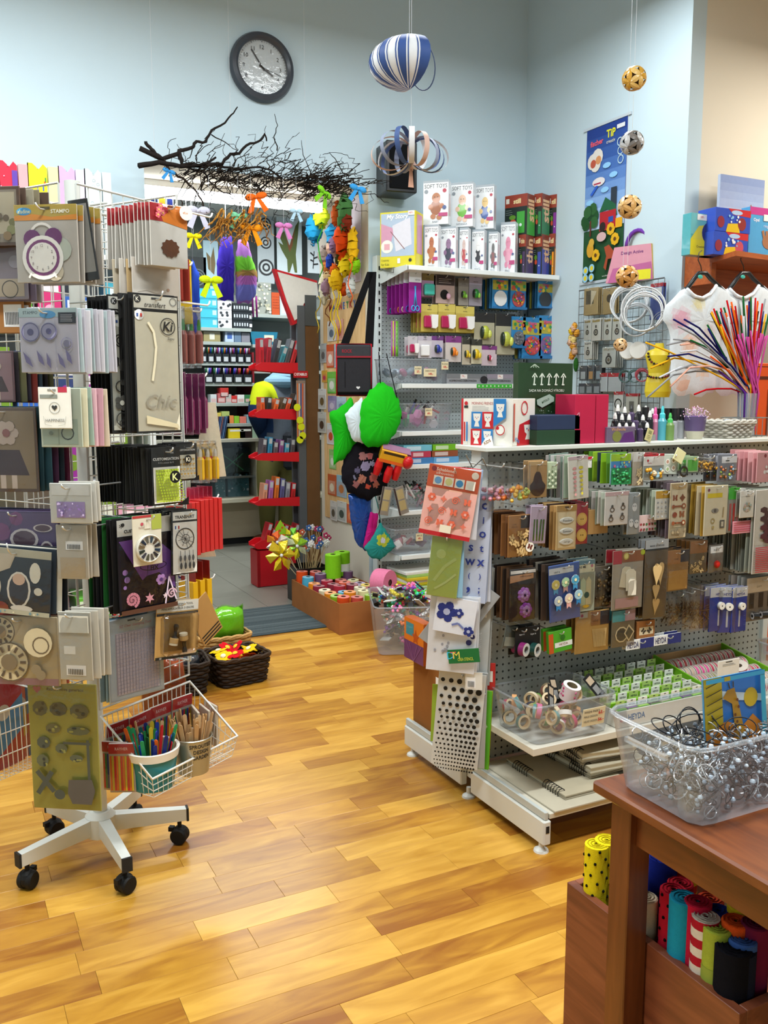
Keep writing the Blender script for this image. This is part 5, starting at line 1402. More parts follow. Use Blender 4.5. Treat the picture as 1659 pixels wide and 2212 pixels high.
for i in range(40):
 k=i%10
 x=WT[0]+R.uniform(-.135,.135);y=WT[1]+R.uniform(-.08,.08);z=.33+.03*(i//14)+R.uniform(0,.012)
 o=bpy.data.objects.new('tape_roll',tm[k]);COL.objects.link(o);o.location=(x,y,z)
 o.rotation_euler=(R.uniform(.4,2.7),R.uniform(-1,1),R.uniform(0,6))if i%3 else(PI/2,0,R.uniform(0,3))
 w_=pl[0]if y<WT[1]-.04 else pl[3]if y>WT[1]+.05 else pl[1]if x<WT[0]else pl[2]
 tag(o,'%s washi tape roll %s of the clear tape tub'%(tapes[k][1],w_),'tape roll','washi tape rolls in the clear tub')
r=T('tape_roll','thick pink and white flowered tape roll on top of the tape tub','tape roll',(1.81,2.24,.405),.3,rx=.35)
m=MB('e9dcd8');m.lathe([(.018,0),(.03,0),(.03,.05),(.018,.05),(.018,0)],n=20,cols=['2a2a2a','e6d4d6','e9e4dc','8a7a5a']);O(m,'roll','paper',r)
m=MB('d06a94')
for i in range(26):
 a=R.uniform(0,2*PI);z=R.uniform(.008,.044)
 m.ball(.0298*math.cos(a),.0298*math.sin(a),z,.0045,R.choice(['d06a94','c0406a']),6,4,(.3+abs(math.sin(a))*.7,.3+abs(math.cos(a))*.7,1))
o=O(m,'flower_print','paper',r);o['kind']='stuff'
for i,(x,y,a)in enumerate(((1.74,2.24,.6),(1.9,2.26,-.5),(1.79,2.3,.2))):
 rr_=pack('tape_card',('black label card leaning left among the tape rolls','black label card leaning right among the tape rolls','black label card lying back among the tape rolls')[i],'tape card',.035,.085,'151515',lambda p:(p.rect(.15,.1,.85,.4,'b9a48a'),p.rect(.2,.5,.8,.85,'8a8a88')),.002)
 rr_.location=(x,y,.46);rr_.rotation_euler=(-.5,a,.2)
p=MB('d9cfae');p.bbox(-.045,-.001,-.03,.045,.001,.03,.0004);p.panel(-.045,-.03,.045,.03,-.001)
p.txt('WASHI PASKY',.4,.18,.14,'2a2a2a',.7);p.txt('MALE DESIGN',.36,.45,.12,'2a2a2a',.6);p.txt('VELKE DESIGN',.36,.72,.12,'2a2a2a',.6);p.txt('63.-',.82,.3,.2,'c02020',.26,.03);p.txt('56.-',.82,.7,.2,'c02020',.26,.03)
one(p,'price_label','paper','handwritten price label on the front of the tape tub','label',(1.835,2.139,.372),0,rx=.12)
tr=T('cardboard_tray','white printed cardboard tray holding green-topped boxes','tray',(1.955,2.16,.302))
m=MB('d2cec2');m.box(0,0,0,.42,.006,.055);m.box(0,.27,0,.42,.276,.08);m.box(0,.006,0,.006,.27,.055);m.box(.414,.006,0,.42,.27,.07);m.box(.006,.006,0,.414,.27,.004)
O(m,'tray_box','paper',tr)
p=MB();p.panel(0,0,.42,.055,0);p.txt('by HEYDA',.16,.5,.5,'3a5a8a',.24,.02);p.circ(.04,.5,.02,'c02a4a');O(p,'print','paper',tr)
gb={}
def green_box(body,head,nm,loc,lab):
 k=(body,head)
 if k not in gb:
  r=T('punch_box',lab,'small box',loc,jit(.05),'green-topped small boxes in the tray')
  O(MB(body).bbox(-.022,-.012,0,.022,.012,.052,.002),'box_body','card_gloss',r)
  m=MB('dfe2d8');m.bbox(-.019,-.0015,.052,.019,.0015,.078,.0004,head);O(m,'header_card','paper',r)
  p=MB();p.panel(-.019,.052,.019,.078,-.0015);p.rect(.38,.1,.62,.2,'333');p.txt('HEYDA',.5,.6,.25,'4a5a4a',.7,.02);O(p,'print','paper',r)
  p=MB();p.panel(-.022,0,.022,.052,-.012);p.rect(.1,.35,.9,.95,mixc(body,'d8d0b0',.5));p.rect(0,0,1,.28,'7ab81e');O(p,'label','card_gloss',r)
  gb[k]=r;return r
 return dup(gb[k],loc,jit(.05),lab)
rowsn=['front','second','third','fourth','fifth','last']
for j in range(6):
 for i in range(8):
  body=['7ab81e','8fbf3a','9a9a7a','6a3a7a','4a3a34'][(i*3+j*2)%5 if j==0 else(i+j)%3]
  green_box(body,'dfe2d8' if(i+j)%3 else 'a8c86a','',(1.982+i*.049,2.182+j*.044,.307+.007*j),'small box with white header card in the %s row of the green tray, place %s'%(rowsn[j],['one','two','three','four','five','six','seven','eight'][i]))
tr=T('reel_tray','green-edged cardboard display of red ribbon reels','tray',(2.38,2.17,.302))
m=MB('cfcabc');m.box(0,0,0,.36,.006,.06);m.box(.006,.006,0,.354,.28,.004);m.box(0,.28,0,.36,.286,.11,'b08a5c')
m.prism([(0,0),(0,.06),(0,.06)],0,.001)
for x in(0,.354):
 m.add([(x,.006,0),(x+.006,.006,0),(x+.006,.28,0),(x,.28,0),(x,.006,.07),(x+.006,.006,.07),(x+.006,.28,.115),(x,.28,.115)],[(0,3,2,1),(4,5,6,7),(0,1,5,4),(1,2,6,5),(2,3,7,6),(3,0,4,7)],'6fb01e')
O(m,'tray_box','paper',tr)
p=MB();p.panel(0,0,.36,.06,0);p.txt('HEYDA',.7,.5,.5,'b03040',.3,.03);p.rect(0,.8,1,1,'c9c4b4');O(p,'print','paper',tr)
rc=[('b02a4a','raspberry'),('a83a3a','red'),('c06a7a','pink'),('8a8a5a','olive'),('b9a08a','beige'),('d04a8a','magenta')]
rm=[]
for c,nm in rc:
 m=MB(c);m.M=Matrix.Rotation(PI/2,4,'Y');m.lathe([(.01,-.009),(.031,-.009),(.031,-.007),(.027,-.006),(.027,.006),(.031,.007),(.031,.009),(.01,.009),(.01,-.009)],n=20,cols=['cfc4b8','d8d0c4','c9c0b4',c,'c9c0b4','d8d0c4','cfc4b8','9a8a7a']);me=m.mesh('ribbon_reel');me.materials.append(MATS['card_gloss']);rm.append(me)
for j in range(4):
 for i in range(14):
  k=(i//3+j*2)%6 if j<3 else(i%2)
  o=bpy.data.objects.new('ribbon_reel',rm[k]);COL.objects.link(o);o.location=(2.4+i*.0245,2.215+j*.062,.338+.012*j);o.rotation_euler=(0,0,jit(.06))
  tag(o,'%s ribbon reel, %s from the left in the %s row of the display'%(rc[k][1],ORD[i],rowsn[j]if j<3 else 'last'),'ribbon reel','ribbon reels in the display')
o=bpy.data.objects.new('ribbon_reel',rm[5]);COL.objects.link(o);o.location=(2.6,2.24,.395);o.rotation_euler=(.2,1.1,.4);tag(o,'magenta ribbon reel lying flat on top of the others','ribbon reel')
tub('clear tub of small craft bags on the right of the gondola shelf',(2.9,2.23,.302),.24,.2,.15,0)
for i,(c,nm)in enumerate((('c9b84a','yellow'),('b02a3a','red'),('d9d4c8','white'),('d0b41c','bright yellow'),('8a7a5a','tan'),('a84a4a','brick red'))):
 puffy(.09,.04,.09,c,'%s craft bag heaped in the right gondola tub'%nm,(2.83+.035*i,2.22+.04*(i%2),.35+.02*(i%3)),R.uniform(-1,1))
for i in range(9):
 x=2.775+.006*(i%3);z=.31+.007*(i//3)
 m=MB('c9a466');m.tube([(0,0,0),(0,.16,.02)],.003,n=5)
 one(m,'wooden_skewer','paper','wooden skewer lying beside the ribbon reels','skewer',(x+.004*(i//3),2.19,z),jit(.1),'wooden skewers')
def notebook(label,loc,w,d,h,rz,thick=2,spx=None):
 r=T('spiral_notebook',label,'notebook',loc,rz,'kraft spiral notebooks on the base shelf')
 O(MB('a39a84').bbox(0,0,0,w,d,.004,.0006),'cover','carton',r)
 O(MB('cfc9b4').box(.004,.004,.004,w-.004,d-.004,h-.004),'pages','paper',r)
 O(MB('b0a78f').bbox(0,0,h-.004,w,d,h,.0006),'cover','carton',r)
 rings=[]
 for blk in(.1,.62):
  m=MB('222')
  for i in range(7):
   y=d*blk+i*d*.04
   m.tube([(.009+max(h*.8,.015)*math.cos(a),y,h/2+max(h*.8,.016)*math.sin(a))for a in[k*2*PI/10 for k in range(10)]],.0016,n=4,closed=True)
  O(m,'wire_rings','metal',r)
 return r
notebook('large spiral notebook lying alone at the front left of the base shelf',(1.7,2.1,.135),.26,.32,.014,0)
m=MB('b5ae9a');m.bbox(0,0,0,.4,.36,.006,.001);one(m,'kraft_board','carton','big flat kraft board under the notebooks on the base shelf','board',(1.625,2.055,.1285))
for i,(x,y,z,w,d,rz)in enumerate(((1.85,2.16,.1505,.21,.28,.05),(1.84,2.15,.172,.22,.28,-.06),(1.83,2.18,.194,.21,.26,-.02),(1.82,2.17,.216,.21,.27,-.16))):
 notebook('spiral notebook %s in the left stack on the base shelf'%['lowest','second','third','topmost'][i],(x,y,z),w,d,.021,rz)
for i in range(5):
 notebook('spiral notebook %s in the right stack on the base shelf'%['lowest','second','third','fourth','topmost'][i],(2.12+jit(.01),2.12+jit(.02),.1295+.022*i),.24,.3,.021,jit(.08))
FE=Fr(1.585,2.43,-38)
KE=dict(hook=gon,d0=0)
def art_orange(p):
 p.rect(0,0,1,.32,'d9541c');p.circ(.1,.06,.05,'8a1c1c');p.txt('Schablonen',.34,.06,.045,'f4e4d0',.4,.01);p.txt('silhouettes',.32,.11,.04,'f4e4d0',.4);p.circ(.9,.07,.07,'f0e0cc')
 for i,c in enumerate(('6aa0d0','d9d48a','3a8ac0','e0dccc')):
  p.rect(.12+.21*i,.15,.3+.21*i,.28,'eee4d4');p.circ(.21+.21*i,.215,.07,c)
 p.rect(0,.32,1,.34,'e0a890');p.rect(0,.34,1,.94,'e0a79c');p.rect(0,.94,1,1,'b8242a')
 for j in range(3):
  for i in range(4):
   x,y=.15+.23*i,.46+.17*j;k=(i+j)%4
   if k==0:flower(p,x,y,.08,'d9664a','e0a79c')
   elif k==1:star(p,x,y,.07,'d9705a',4)
   elif k==2:spiral(p,x,y,.08,.018,'d9664a',2,18)
   else:bfly(p,x,y,.07,'d9664a')
 p.rect(.4,.82,.62,.93,'e6dcc4')
HP(FE,(928,1010,1040,1162),.17,'orange-topped pink stencil pack hanging foremost on the gondola end','stencil pack','d9a094',art_orange,4,.012,'stencil pack behind the orange-topped one',['c9c9d0','b8262c','9fb4d4'],film=.003,tilt=.16,group='orange-topped stencil packs',**KE)
def art_letters(p):
 for j,row in enumerate(('abc','fgi','lno','rst','uwx','?()','.,;')):
  for i,ch in enumerate(row):
   p.txt(ch,.2+.3*i,.1+.13*j,.06,'2a3a8a',None,.02)
HP(FE,(985,1068,1062,1302),.1,'tall pale blue alphabet stencil with dark blue letters','stencil sheet','b5bcd0',art_letters,9,.009,'pale blue stencil sheet on edge behind the alphabet stencil',['a8b4cc','c9ccd6','8fa4c4','d4d6dc'],t=.002,tilt=.05,group='alphabet stencils',jr=.1,**KE)
HP(FE,(934,1158,1000,1290),.155,'lime green embossing folder with a leaf relief','stencil sheet','a3b85a',lambda p:(p.circ(.35,.3,.16,'b8ca78',10),p.line([(.2,.75),(.5,.5),(.85,.35)],.1,'b4c674'),p.line([(.25,.88),(.6,.75),(.9,.6)],.07,'bccc80')),4,.008,'pale blue folder behind the lime embossing folder',['8ab4d0','9cc0d8','b8c86a'],film=.002,tilt=.1,group='embossing folders',**KE)
def art_cass(p):
 for(x,y)in((.6,.2),(.35,.5),(.62,.8)):
  p.rect(x-.22,y-.08,x+.22,y+.08,'54565a');p.circ(x-.09,y,.07,'b4b4b4');p.circ(x+.09,y,.07,'b4b4b4')
HP(FE,(1000,1262,1088,1440),.07,'slanting grey stencil with cassette motifs','stencil sheet','a5a6a6',art_cass,1,t=.002,tilt=.62)
HP(FE,(930,1288,1035,1452),.115,'large white stencil with cut-out drops','stencil sheet','d6d6da',lambda p:([p.ell(R.uniform(.15,.45),R.uniform(.35,.75),.025,.02,'9a9aa4')for i in range(14)],[p.circ(x,y,r,'2a2a5a')for(x,y,r)in((.86,.36,.04),(.82,.46,.06),(.92,.5,.05),(.85,.58,.06))]),5,.01,'white stencil sheet behind the drop stencil',['dcdcde','c9cacc','d0d0d4'],t=.002,tilt=.06,group='white drop stencils',jr=.1,**KE)
HP(FE,(945,1292,1033,1370),.14,'white stencil card with a navy hibiscus','stencil sheet','dadce4',lambda p:(flower(p,.28,.42,.26,'26327a','aab0d0',5),flower(p,.58,.4,.12,'26327a','aab0d0',5),p.line([(.45,.75),(.6,.68),(.75,.8)],.05,'6a74aa'),flower(p,.88,.85,.13,'26327a','aab0d0',5)),1,t=.002,tilt=.14)
HP(FE,(966,1402,1034,1432),.135,'dark green strip label across the white stencils','label strip','1c6a34',lambda p:(p.txt('D',.08,.4,.5,'3ac0e0'),p.txt('T',.17,.4,.5,'e05a5a'),p.txt('M',.27,.4,.5,'e0d05a'),p.txt('CREA STENCIL',.55,.72,.22,'e0e04a',.5)),1,t=.002,tilt=-.12)
HP(FE,(1022,1225,1064,1480),.05,'outermost long pale grey stencil of the right-hand bundle','stencil sheet','b9bcb9',lambda p:(barcode(p,.2,.2,.8,.42),p.txt('ornament',.5,.65,.03,'dfe0df',None,0,.3,PI/2)),9,.009,'long pale grey stencil in the right-hand bundle of the gondola end',['a9adaa','c4c6c4','9da19e','b8b4a8'],t=.002,tilt=.04,group='long grey stencils',jr=.12,**KE)
def art_circ(p):
 rows=17
 y=.1;j=0
 while y<.97:
  r=.075*(1-(y-.1)/1.25);n=int(.95/(r*2.5))
  for i in range(n):
   x=.08+.88*(i+(.5 if j%2 else .1))/n
   if x<.95:p.circ(x,y,r*(.55+.45*x),'14120f',10)
  y+=r*2.3*p.fw/p.fh+.004;j+=1
HP(FE,(948,1452,1050,1658),.075,'white stencil full of black round holes from large to small','stencil sheet','c9c9c4',art_circ,4,.007,'white stencil sheet behind the round-hole stencil',['9c9c98','c4c4c0','6a6a68'],t=.002,tilt=.08,group='round-hole stencils',**KE)
HP(FE,(1005,1452,1042,1490),.105,'white barcode label above the round-hole stencil','label','dcd9d0',lambda p:barcode(p,.1,.3,.6,.9),1,t=.001)
HP(FE,(1034,1492,1062,1662),.045,'lime green flower stencil hanging at the right of the round holes','stencil sheet','5cb02a',lambda p:(p.line([(.3,.7),(.6,.4),(.4,.2)],.06,'b8dca0'),flower(p,.5,.45,.25,'c4e0ae'),flower(p,.4,.62,.22,'c4e0ae')),2,.012,'yellow-green sheet behind the lime flower stencil',['b4c81e'],t=.002,tilt=.03,**KE)
HP(FE,(934,1478,956,1602),.05,'narrow lime sheet peeking out left of the round holes','stencil sheet','9ab83a',None,1,t=.002,tilt=.03)
HP(FE,(1052,1432,1070,1490),.03,'small red and white tag pack right of the stencil bundle','craft pack','c0302a',lambda p:p.rect(.1,.3,.7,.7,'e4e0d6'),1,t=.004)
for(u_,z_)in((0,1.18),(.05,1.17)):
 m=MB('8a8e8c');m.M=GM.copy();m.tube([FE.w(u_,-.04,z_),FE.w(u_-.02,.08,z_-.02),FE.w(u_-.03,.19,z_+.03)],.002,n=5);O(m,'hook','metal',gon)
r=T('carton','open brown carton standing on the rear gondola base','carton',(1.615,2.62,.129))
m=MB('8f5c2c');m.box(0,0,0,.3,.005,.25);m.box(0,.305,0,.3,.31,.25);m.box(0,.005,0,.005,.305,.25);m.box(.295,.005,0,.3,.305,.25);m.box(.005,.005,0,.295,.305,.004);O(m,'carton_box','carton',r)
p=MB();p.M=Matrix.Translation((0,.31,0))@Matrix.Rotation(-PI/2,4,'Z');p.panel(0,0,.31,.25,0);barcode(p,.55,.1,.7,.5);O(p,'label','paper',r)
m=MB('2a2622');m.bbox(.02,.02,.004,.28,.29,.235,.01);one(m,'paper_stack','paper','dark stack of craft sheets inside the brown carton','paper stack',(1.615,2.62,.1295))
r=T('picture_box','orange and purple printed picture box on the carton edge','box',(1.585,2.8,.385),0)
O(MB('b8561c').bbox(0,0,0,.04,.15,.16,.002),'box_body','card_gloss',r)
p=MB();p.M=Matrix.Translation((0,.15,0))@Matrix.Rotation(-PI/2,4,'Z');p.panel(0,0,.15,.16,0);p.rect(0,0,1,.55,'d9761c');p.rect(0,.55,1,1,'6a3a6a');p.rect(.1,.1,.5,.4,'3a8a9a');star(p,.6,.4,.2,'b8501c');[p.line([(.5,1),(x,.58)],.02,'8a5a8a')for x in(.1,.3,.7,.9)];O(p,'print','card_gloss',r)
bp=Vector((1.66,2.8,.661))
r=T('glue_bottle','red and white glue bottle on the rear gondola shelf','bottle',bp)
m=MB('b81c24');m.lathe([(0,0),(.034,0),(.034,.11),(.03,.125),(.014,.135),(.014,.145),(.006,.16),(.005,.185),(0,.187)],n=18,cols=['b81c24','a8202a','d9d6d0','d9d6d0','d9d6d0','c01c24','c01c24','c01c24']);O(m,'bottle_body','plastic',r)
# things on the gondola top
FTp=Fr(0,2.425,0);FTb=Fr(0,2.57,0);TZ=1.2215
def stand_box(fr,bb,depth,label,cat,c,art,name='boxed_kit',mat='card_gloss',z=None,rz=0,side=None,d=0,zt=None):
 u0,z0,u1,z1=fr.box(*bb,d)
 z=z0 if z is None else z;w=abs(u1-u0);h=(z1 if zt is None else zt)-z
 r=T(name,label,cat,fr.w(u0,d,z),fr.a+rz)
 O(MB(c).bbox(0,0,0,w,depth,h,.0015),'box_body',mat,r)
 p=MB();p.panel(0,0,w,h,0);art(p)
 if p.f:O(p,'print',mat,r)
 if side:
  p=MB();p.M=Matrix.Translation((0,depth,0))@Matrix.Rotation(-PI/2,4,'Z');p.panel(0,0,depth,h,0);side(p);O(p,'side_print',mat,r)
 return r
def corner_box(xl,xc,xr,yt,yb,Y,z,a,label,cat,c,art,side=None,name='boxed_kit',dep=None):
 u,_=Fr(0,Y,0).at(xc,yb);P_=Vector((u,Y,z));s=FPX/(P_-Vector((0,0,H))).dot(FW);a=math.radians(a)
 va=math.atan2(u,Y);w=(xc-xl)/(math.cos(a)*s);d=dep or max(.03,(xr-xc)/(math.sin(a)*s));h=(yb-yt)/s*1.01
 r=T(name,label,cat,P_,-(va+a));O(MB(c).bbox(-w,0,0,0,d,h,.0015),'box_body','card_gloss',r)
 p=MB();p.panel(-w,0,0,h,0);art(p);O(p,'print','card_gloss',r)
 if side:
  p=MB();p.M=Matrix.Rotation(PI/2,4,'Z');p.panel(0,0,d,h,0);side(p);O(p,'side_print','card_gloss',r)
def cup(p,x,y,w,h,face):
 p.pol([(x-w,y-h),(x+w,y-h),(x+w*.8,y),(x+w*.35,y+h*.25),(x+w*.7,y+h),(x-w*.7,y+h),(x-w*.35,y+h*.25),(x-w*.8,y)],'e2ddd4')
 p.circ(x-w*.35,y-h*.45,w*.12,'2a4a8a',6);p.circ(x+w*.35,y-h*.45,w*.12,'2a4a8a',6);p.circ(x,y-h*.25,w*.12,face,6)
def art_morning(p):
 p.rect(0,0,1,1,'e4e0d6');p.rect(0,0,.04,1,'c0242c');p.txt('MORNING FRIENDS',.42,.1,.06,'b03a3a',.42);lines(p,.22,.15,.58,.27,4,'a0a0a0',.006)
 p.circ(.1,.1,.035,'c0242c');p.rect(.06,.15,.14,.2,'2a2a2a')
 for i,(x,y,c)in enumerate(((.32,.46,'2f7ab8'),(.54,.46,'c0242c'),(.32,.83,'c0242c'),(.54,.83,'2f7ab8'))):
  p.rect(x-.11,y-.18,x+.11,y+.18,c);cup(p,x,y,.075,.14,'c0242c')
 p.pol([(.66,0),(.9,0),(.9,.4),(.66,.6)],'2f7ab8');cup(p,.79,.25,.08,.14,'2f7ab8');p.circ(.8,.66,.07,'e8e4da');p.circ(.75,.62,.03,'c0242c');p.ring(.8,.66,.09,.015,'c0242c')
 for x in(.1,.15):
  p.rect(x-.015,.5,x+.015,.92,'c0242c' if x<.12 else '2f7ab8')
 p.pol([(.44,1),(.52,.84),(.64,.78),(.68,1)],'efece4');p.txt('KIDS',.56,.92,.07,'8a5a2a',.14,.03,0,.5)
corner_box(993,1106,1157,861,962,2.412,TZ,28,'white red and blue egg cup painting kit at the left end of the gondola top','boxed kit','e4e0d6',art_morning,lambda p:(p.pol([(.3,.55),(1,.4),(1,1),(.2,1)],'c0242c'),cup(p,.7,.72,.2,.16,'c0242c'),p.ring(.5,.2,.15,.03,'c0242c',10),p.rect(.02,.1,.08,.9,'c05a4a'),p.txt('KIDS',.2,.88,.07,'2f7ab8',.3,.03,0,-.5)),dep=.16)
def art_soap(p):
 p.rect(0,0,1,1,'1f3a22')
 for i in range(5):
  x=.28+.13*i;p.line([(x,.27),(x+.01,.16-.03*(i%2))],.022,'c9d4c4');p.line([(x-.035,.18),(x+.01,.13),(x+.055,.18)],.018,'c9d4c4');p.line([(x-.02,.27),(x+.03,.27)],.018,'c9d4c4')
 p.txt('SADA NA DOMÁCÍ VÝROBU',.5,.34,.04,'d4d8cc',.66);p.pol([(.32,.46),(.55,.39),(.64,.43),(.64,.48),(.42,.56),(.33,.52)],'9aaa9c');p.txt('MÝDLO',.48,.47,.035,'2a4a2e',.22,.02,0,.4);blobs(p,.35,.56,.6,.66,10,['8a9a8c'],.008)
 for s in range(4):
  p.line([(.75,.68),(.68+.05*s,.58)],.01,'b0c0ae');p.line([(.25,.02),(.18+.05*s,.06)],.01,'b0c0ae')
stand_box(FTb,(1119,784,1241,960),.03,'tall dark green soap making kit standing behind the boxes','boxed kit','1f3a22',art_soap,z=TZ,rz=.06,d=.02)
stand_box(FTp,(1160,926,1254,957),.12,'dark green gift box at the bottom of the two-box stack','gift box','24402a',lambda p:None,'gift_box','paper',z=TZ,zt=TZ+.049)
stand_box(FTp,(1161,893,1253,926),.12,'navy blue gift box lying on the dark green one','gift box','26324e',lambda p:None,'gift_box','paper',z=TZ+.0495,zt=TZ+.099)
stand_box(FTp,(1242,852,1286,955),.11,'crimson gift box standing upright on the gondola top','gift box','b01c40',lambda p:p.line([(.08,.42),(.2,.36),(.2,.44)],.03,'d08aa0'),'gift_box','paper',z=TZ)
stand_box(FTp,(1287,852,1314,955),.11,'narrow crimson gift box right of the upright one','gift box','b01c40',lambda p:None,'gift_box','paper',z=TZ,d=-.004)
FTm=Fr(0,2.47,0)
def bottle_mesh(c,cap,h=.075,r=.012,tall=.02):
 m=MB(c);m.lathe([(0,0),(r,0),(r,h*.62),(r*.5,h*.72),(r*.62,h*.72),(r*.55,h*.86),(r*.25,h),(0,h)],n=12,cols=[c,c,c,cap,cap,cap,cap])
 me=m.mesh('paint_bottle');me.materials.append(MATS['plastic']);return me
bmB=bottle_mesh('17161c','e2e0da');bmS=bottle_mesh('4a3a5a','2a2a2a')
for j,(Y,y0,nm)in enumerate(((2.45,945,'front'),(2.49,925,'middle'),(2.53,905,'rear'))):
 for i in range(6):
  f=Fr(0,Y,0);u,_=f.at(1322+i*15+j*6,y0)
  o=bpy.data.objects.new('paint_bottle',bmB if(i+j)%4 else bmS);COL.objects.link(o);o.location=(u,Y,TZ+.022*j);o.scale=(1,1,.9+.3*R.random()*(j>0))
  tag(o,'%s paint bottle %s in the %s row of dark bottles'%('black' if(i+j)%4 else 'plum',['one','two','three','four','five','six'][i],nm),'bottle','dark paint bottles on the gondola top')
for j,(Y)in enumerate((2.478,2.518)):
 u0,_=Fr(0,Y,0).at(1310,930);u1,_=Fr(0,Y,0).at(1412,930)
 m=MB('8a8a86');m.box(0,0,0,u1-u0+.02,.024+.02*j,.021*(j+1));one(m,'display_step','plastic',('low','high')[j]+' grey plastic step under the dark paint bottles','display step',(u0-.01,Y,TZ))
stand_box(FTp,(1311,922,1372,951),.025,'clear case with a purple glitter set in front of the dark bottles','boxed set','6a5a70',lambda p:(p.ell(.35,.6,.16,.35,'7a7a3a'),p.pol([(.45,1),(.6,.4),(.9,.3),(1,1)],'5a2a6a'),p.txt('Wollwolle',.4,.15,.2,'d9a06a',.5)),'boxed_set',z=TZ,d=.006)
def tall_bottle(x,y1,Y,h,r_,body,cap,label,nozzle=True):
 f=Fr(0,Y,0);u,_=f.at(x,y1)
 t=T('glue_bottle',label,'bottle',(u,Y,TZ))
 m=MB(body);m.lathe([(0,0),(r_,0),(r_,h*.55),(r_*.55,h*.66)],n=14);O(m,'bottle_body','plastic',t)
 m=MB(cap);m.lathe([(r_*.62,h*.64),(r_*.62,h*.76),(r_*.35,h*.8),(r_*.35,h*.9),(r_*.18,h),(0,h)]if nozzle else[(r_*1.02,h*.62),(r_*1.02,h),(0,h)],n=14);O(m,'cap','plastic',t)
tall_bottle(1414,940,2.5,.12,.016,'b06a84','e05a9a','glitter glue bottle with a pink spout')
tall_bottle(1429,945,2.48,.125,.017,'4a9aa8','4ac0c8','turquoise glitter glue bottle with a turquoise spout')
tall_bottle(1446,945,2.46,.1,.016,'6a8a4a','4ab85a','green glitter glue bottle with a green spout')
for i,x in enumerate((1392,1424,1440,1455,1470)):
 tall_bottle(x,945,2.53-.02*(i%2),.115 if i!=0 else .12,.013,'9a9ca0','151515','slim silver paint pen with black cap, number %s from the left'%['one','two','three','four','five'][i],False)
r=pack('price_tag','cream yellow tag hanging over the shelf edge by the glue bottles','price tag',.03,.045,'c9bc84',lambda p:(p.rect(.25,.15,.75,.4,'8a8a5a'),lines(p,.2,.5,.85,.85,3,'7a744a',.02)),.002);u,z=FTp.at(1404,918,.014);r.location=(u,2.405,TZ+.046);r.rotation_euler=(0,.35,0)
u,_=Fr(0,2.49,0).at(1500,940)
t=T('flower_pot','purple and white painted pot full of pearl stamens','pot',(u,2.49,TZ))
m=MB('c9c4b4');m.lathe([(0,0),(.028,0),(.036,.03),(.042,.085),(.04,.087),(.035,.05),(0,.05)],n=20,cols=['c9c4b4','b9b4a0','5a4a70','6a4a8a','3a2a4a','3a2a4a']);O(m,'pot_body','plastic',t)
m=MB('e0b4c8')
for i in range(120):
 a=R.uniform(0,2*PI);q=R.uniform(.005,.055);z=.1+R.uniform(-.01,.025)-q*.3
 m.ball(q*math.cos(a),q*math.sin(a),z,.0026,R.choice(['e8c4d4','d9a0c0','f0e0e8','c9a0d0']),5,3)
 if i%2:m.tube([(q*.4*math.cos(a),q*.4*math.sin(a),.055),(q*math.cos(a),q*math.sin(a),z)],.0006,'d9ccd0',n=3)
o=O(m,'stamens','plastic',t);o['kind']='stuff'
u,_=Fr(0,2.5,0).at(1566,940)
wicker('small white wicker basket on the right of the gondola top',(u+.01,2.5,TZ),.17,.15,.062,.1,'9c968a','c4bfb2',.8,7,None,.005)
puffy(.12,.09,.03,'a8b4c0','pale blue net bag heaped in the white wicker basket',(u+.01,2.5,TZ+.035),.4)
u,_=Fr(0,2.565,0).at(1600,890)
PC=Vector((u+.03,2.562,TZ))
t=T('clear_beaker','clear beaker of pipe cleaners behind the white basket','beaker',PC)
m=MB('fff');m.lathe([(0,.001),(.034,.001),(.038,.17),(.036,.17),(.032,.005),(0,.005)],n=20);O(m,'beaker_wall','clear_plastic',t)
pcc=[('d9a01c','amber'),('1c1c5a','navy'),('8a8a8c','grey'),('c4c4c8','white'),('b0141c','red'),('e05a1c','orange'),('1c5a2c','green'),('c04a90','pink'),('5a2a8a','purple'),('141414','black'),('d9a08a','peach')]
nn=0
def cleaner(c,nm,pts,wh_,r_=.0035):
 m=MB(c);m.tube(pts,r_,n=6)
 one(m,'pipe_cleaner','felt','%s pipe cleaner %s'%(nm,wh_),'pipe cleaner',PC,0,'pipe cleaners in the beaker')
def spray(x,y,k,bend,Y=None,base=(0,0)):
 c,nm=pcc[k]
 f=Fr(0,Y or 2.5,0);uu,z=f.at(x,y)
 e=Vector((uu,Y or 2.5,z))-PC
 b0=Vector((base[0]+jit(.015),base[1]+jit(.015),.02));b1=Vector((b0.x*1.3,b0.y*1.3,.17))
 mid=b1.lerp(e,.55)+Vector((0,0,bend))
 pts=[b0,b1,(b1+mid)*.5+Vector((0,0,bend*.45)),mid,(mid+e)*.5+Vector((0,0,bend*.35)),e]
 cleaner(c,nm,pts,'reaching %s from the beaker'%('far left' if x<1480 else 'up left' if x<1560 else 'straight up' if x<1620 else 'up right'))
for(x,y,k,b)in((1395,740,0,.01),(1443,770,1,.05),(1400,857,2,.09),(1455,690,1,.03),(1478,690,1,.04),(1465,705,2,.03),(1455,733,2,.05),(1470,745,10,.06),(1470,760,3,.05),(1406,795,0,.07),(1448,835,10,.09),(1500,852,4,.02),(1492,735,6,.03),(1530,710,1,0),(1425,815,3,.06),(1440,745,2,.07),(1460,800,2,.05),(1535,770,5,.01)):
 spray(x,y,k,b)
for i in range(46):
 k=[0,6,5,4,9,3,6,5,1,4,2][i%11]
 x=1530+130*(i/46.)+jit(8);y=640+45*R.random()+(25 if x<1560 else 0)
 spray(x,y,k,0,2.55+jit(.04))
for i in range(16):
 spray(1590+i*4.5,722+R.uniform(-8,14),7,0,2.53+jit(.02),(.012,-.012))
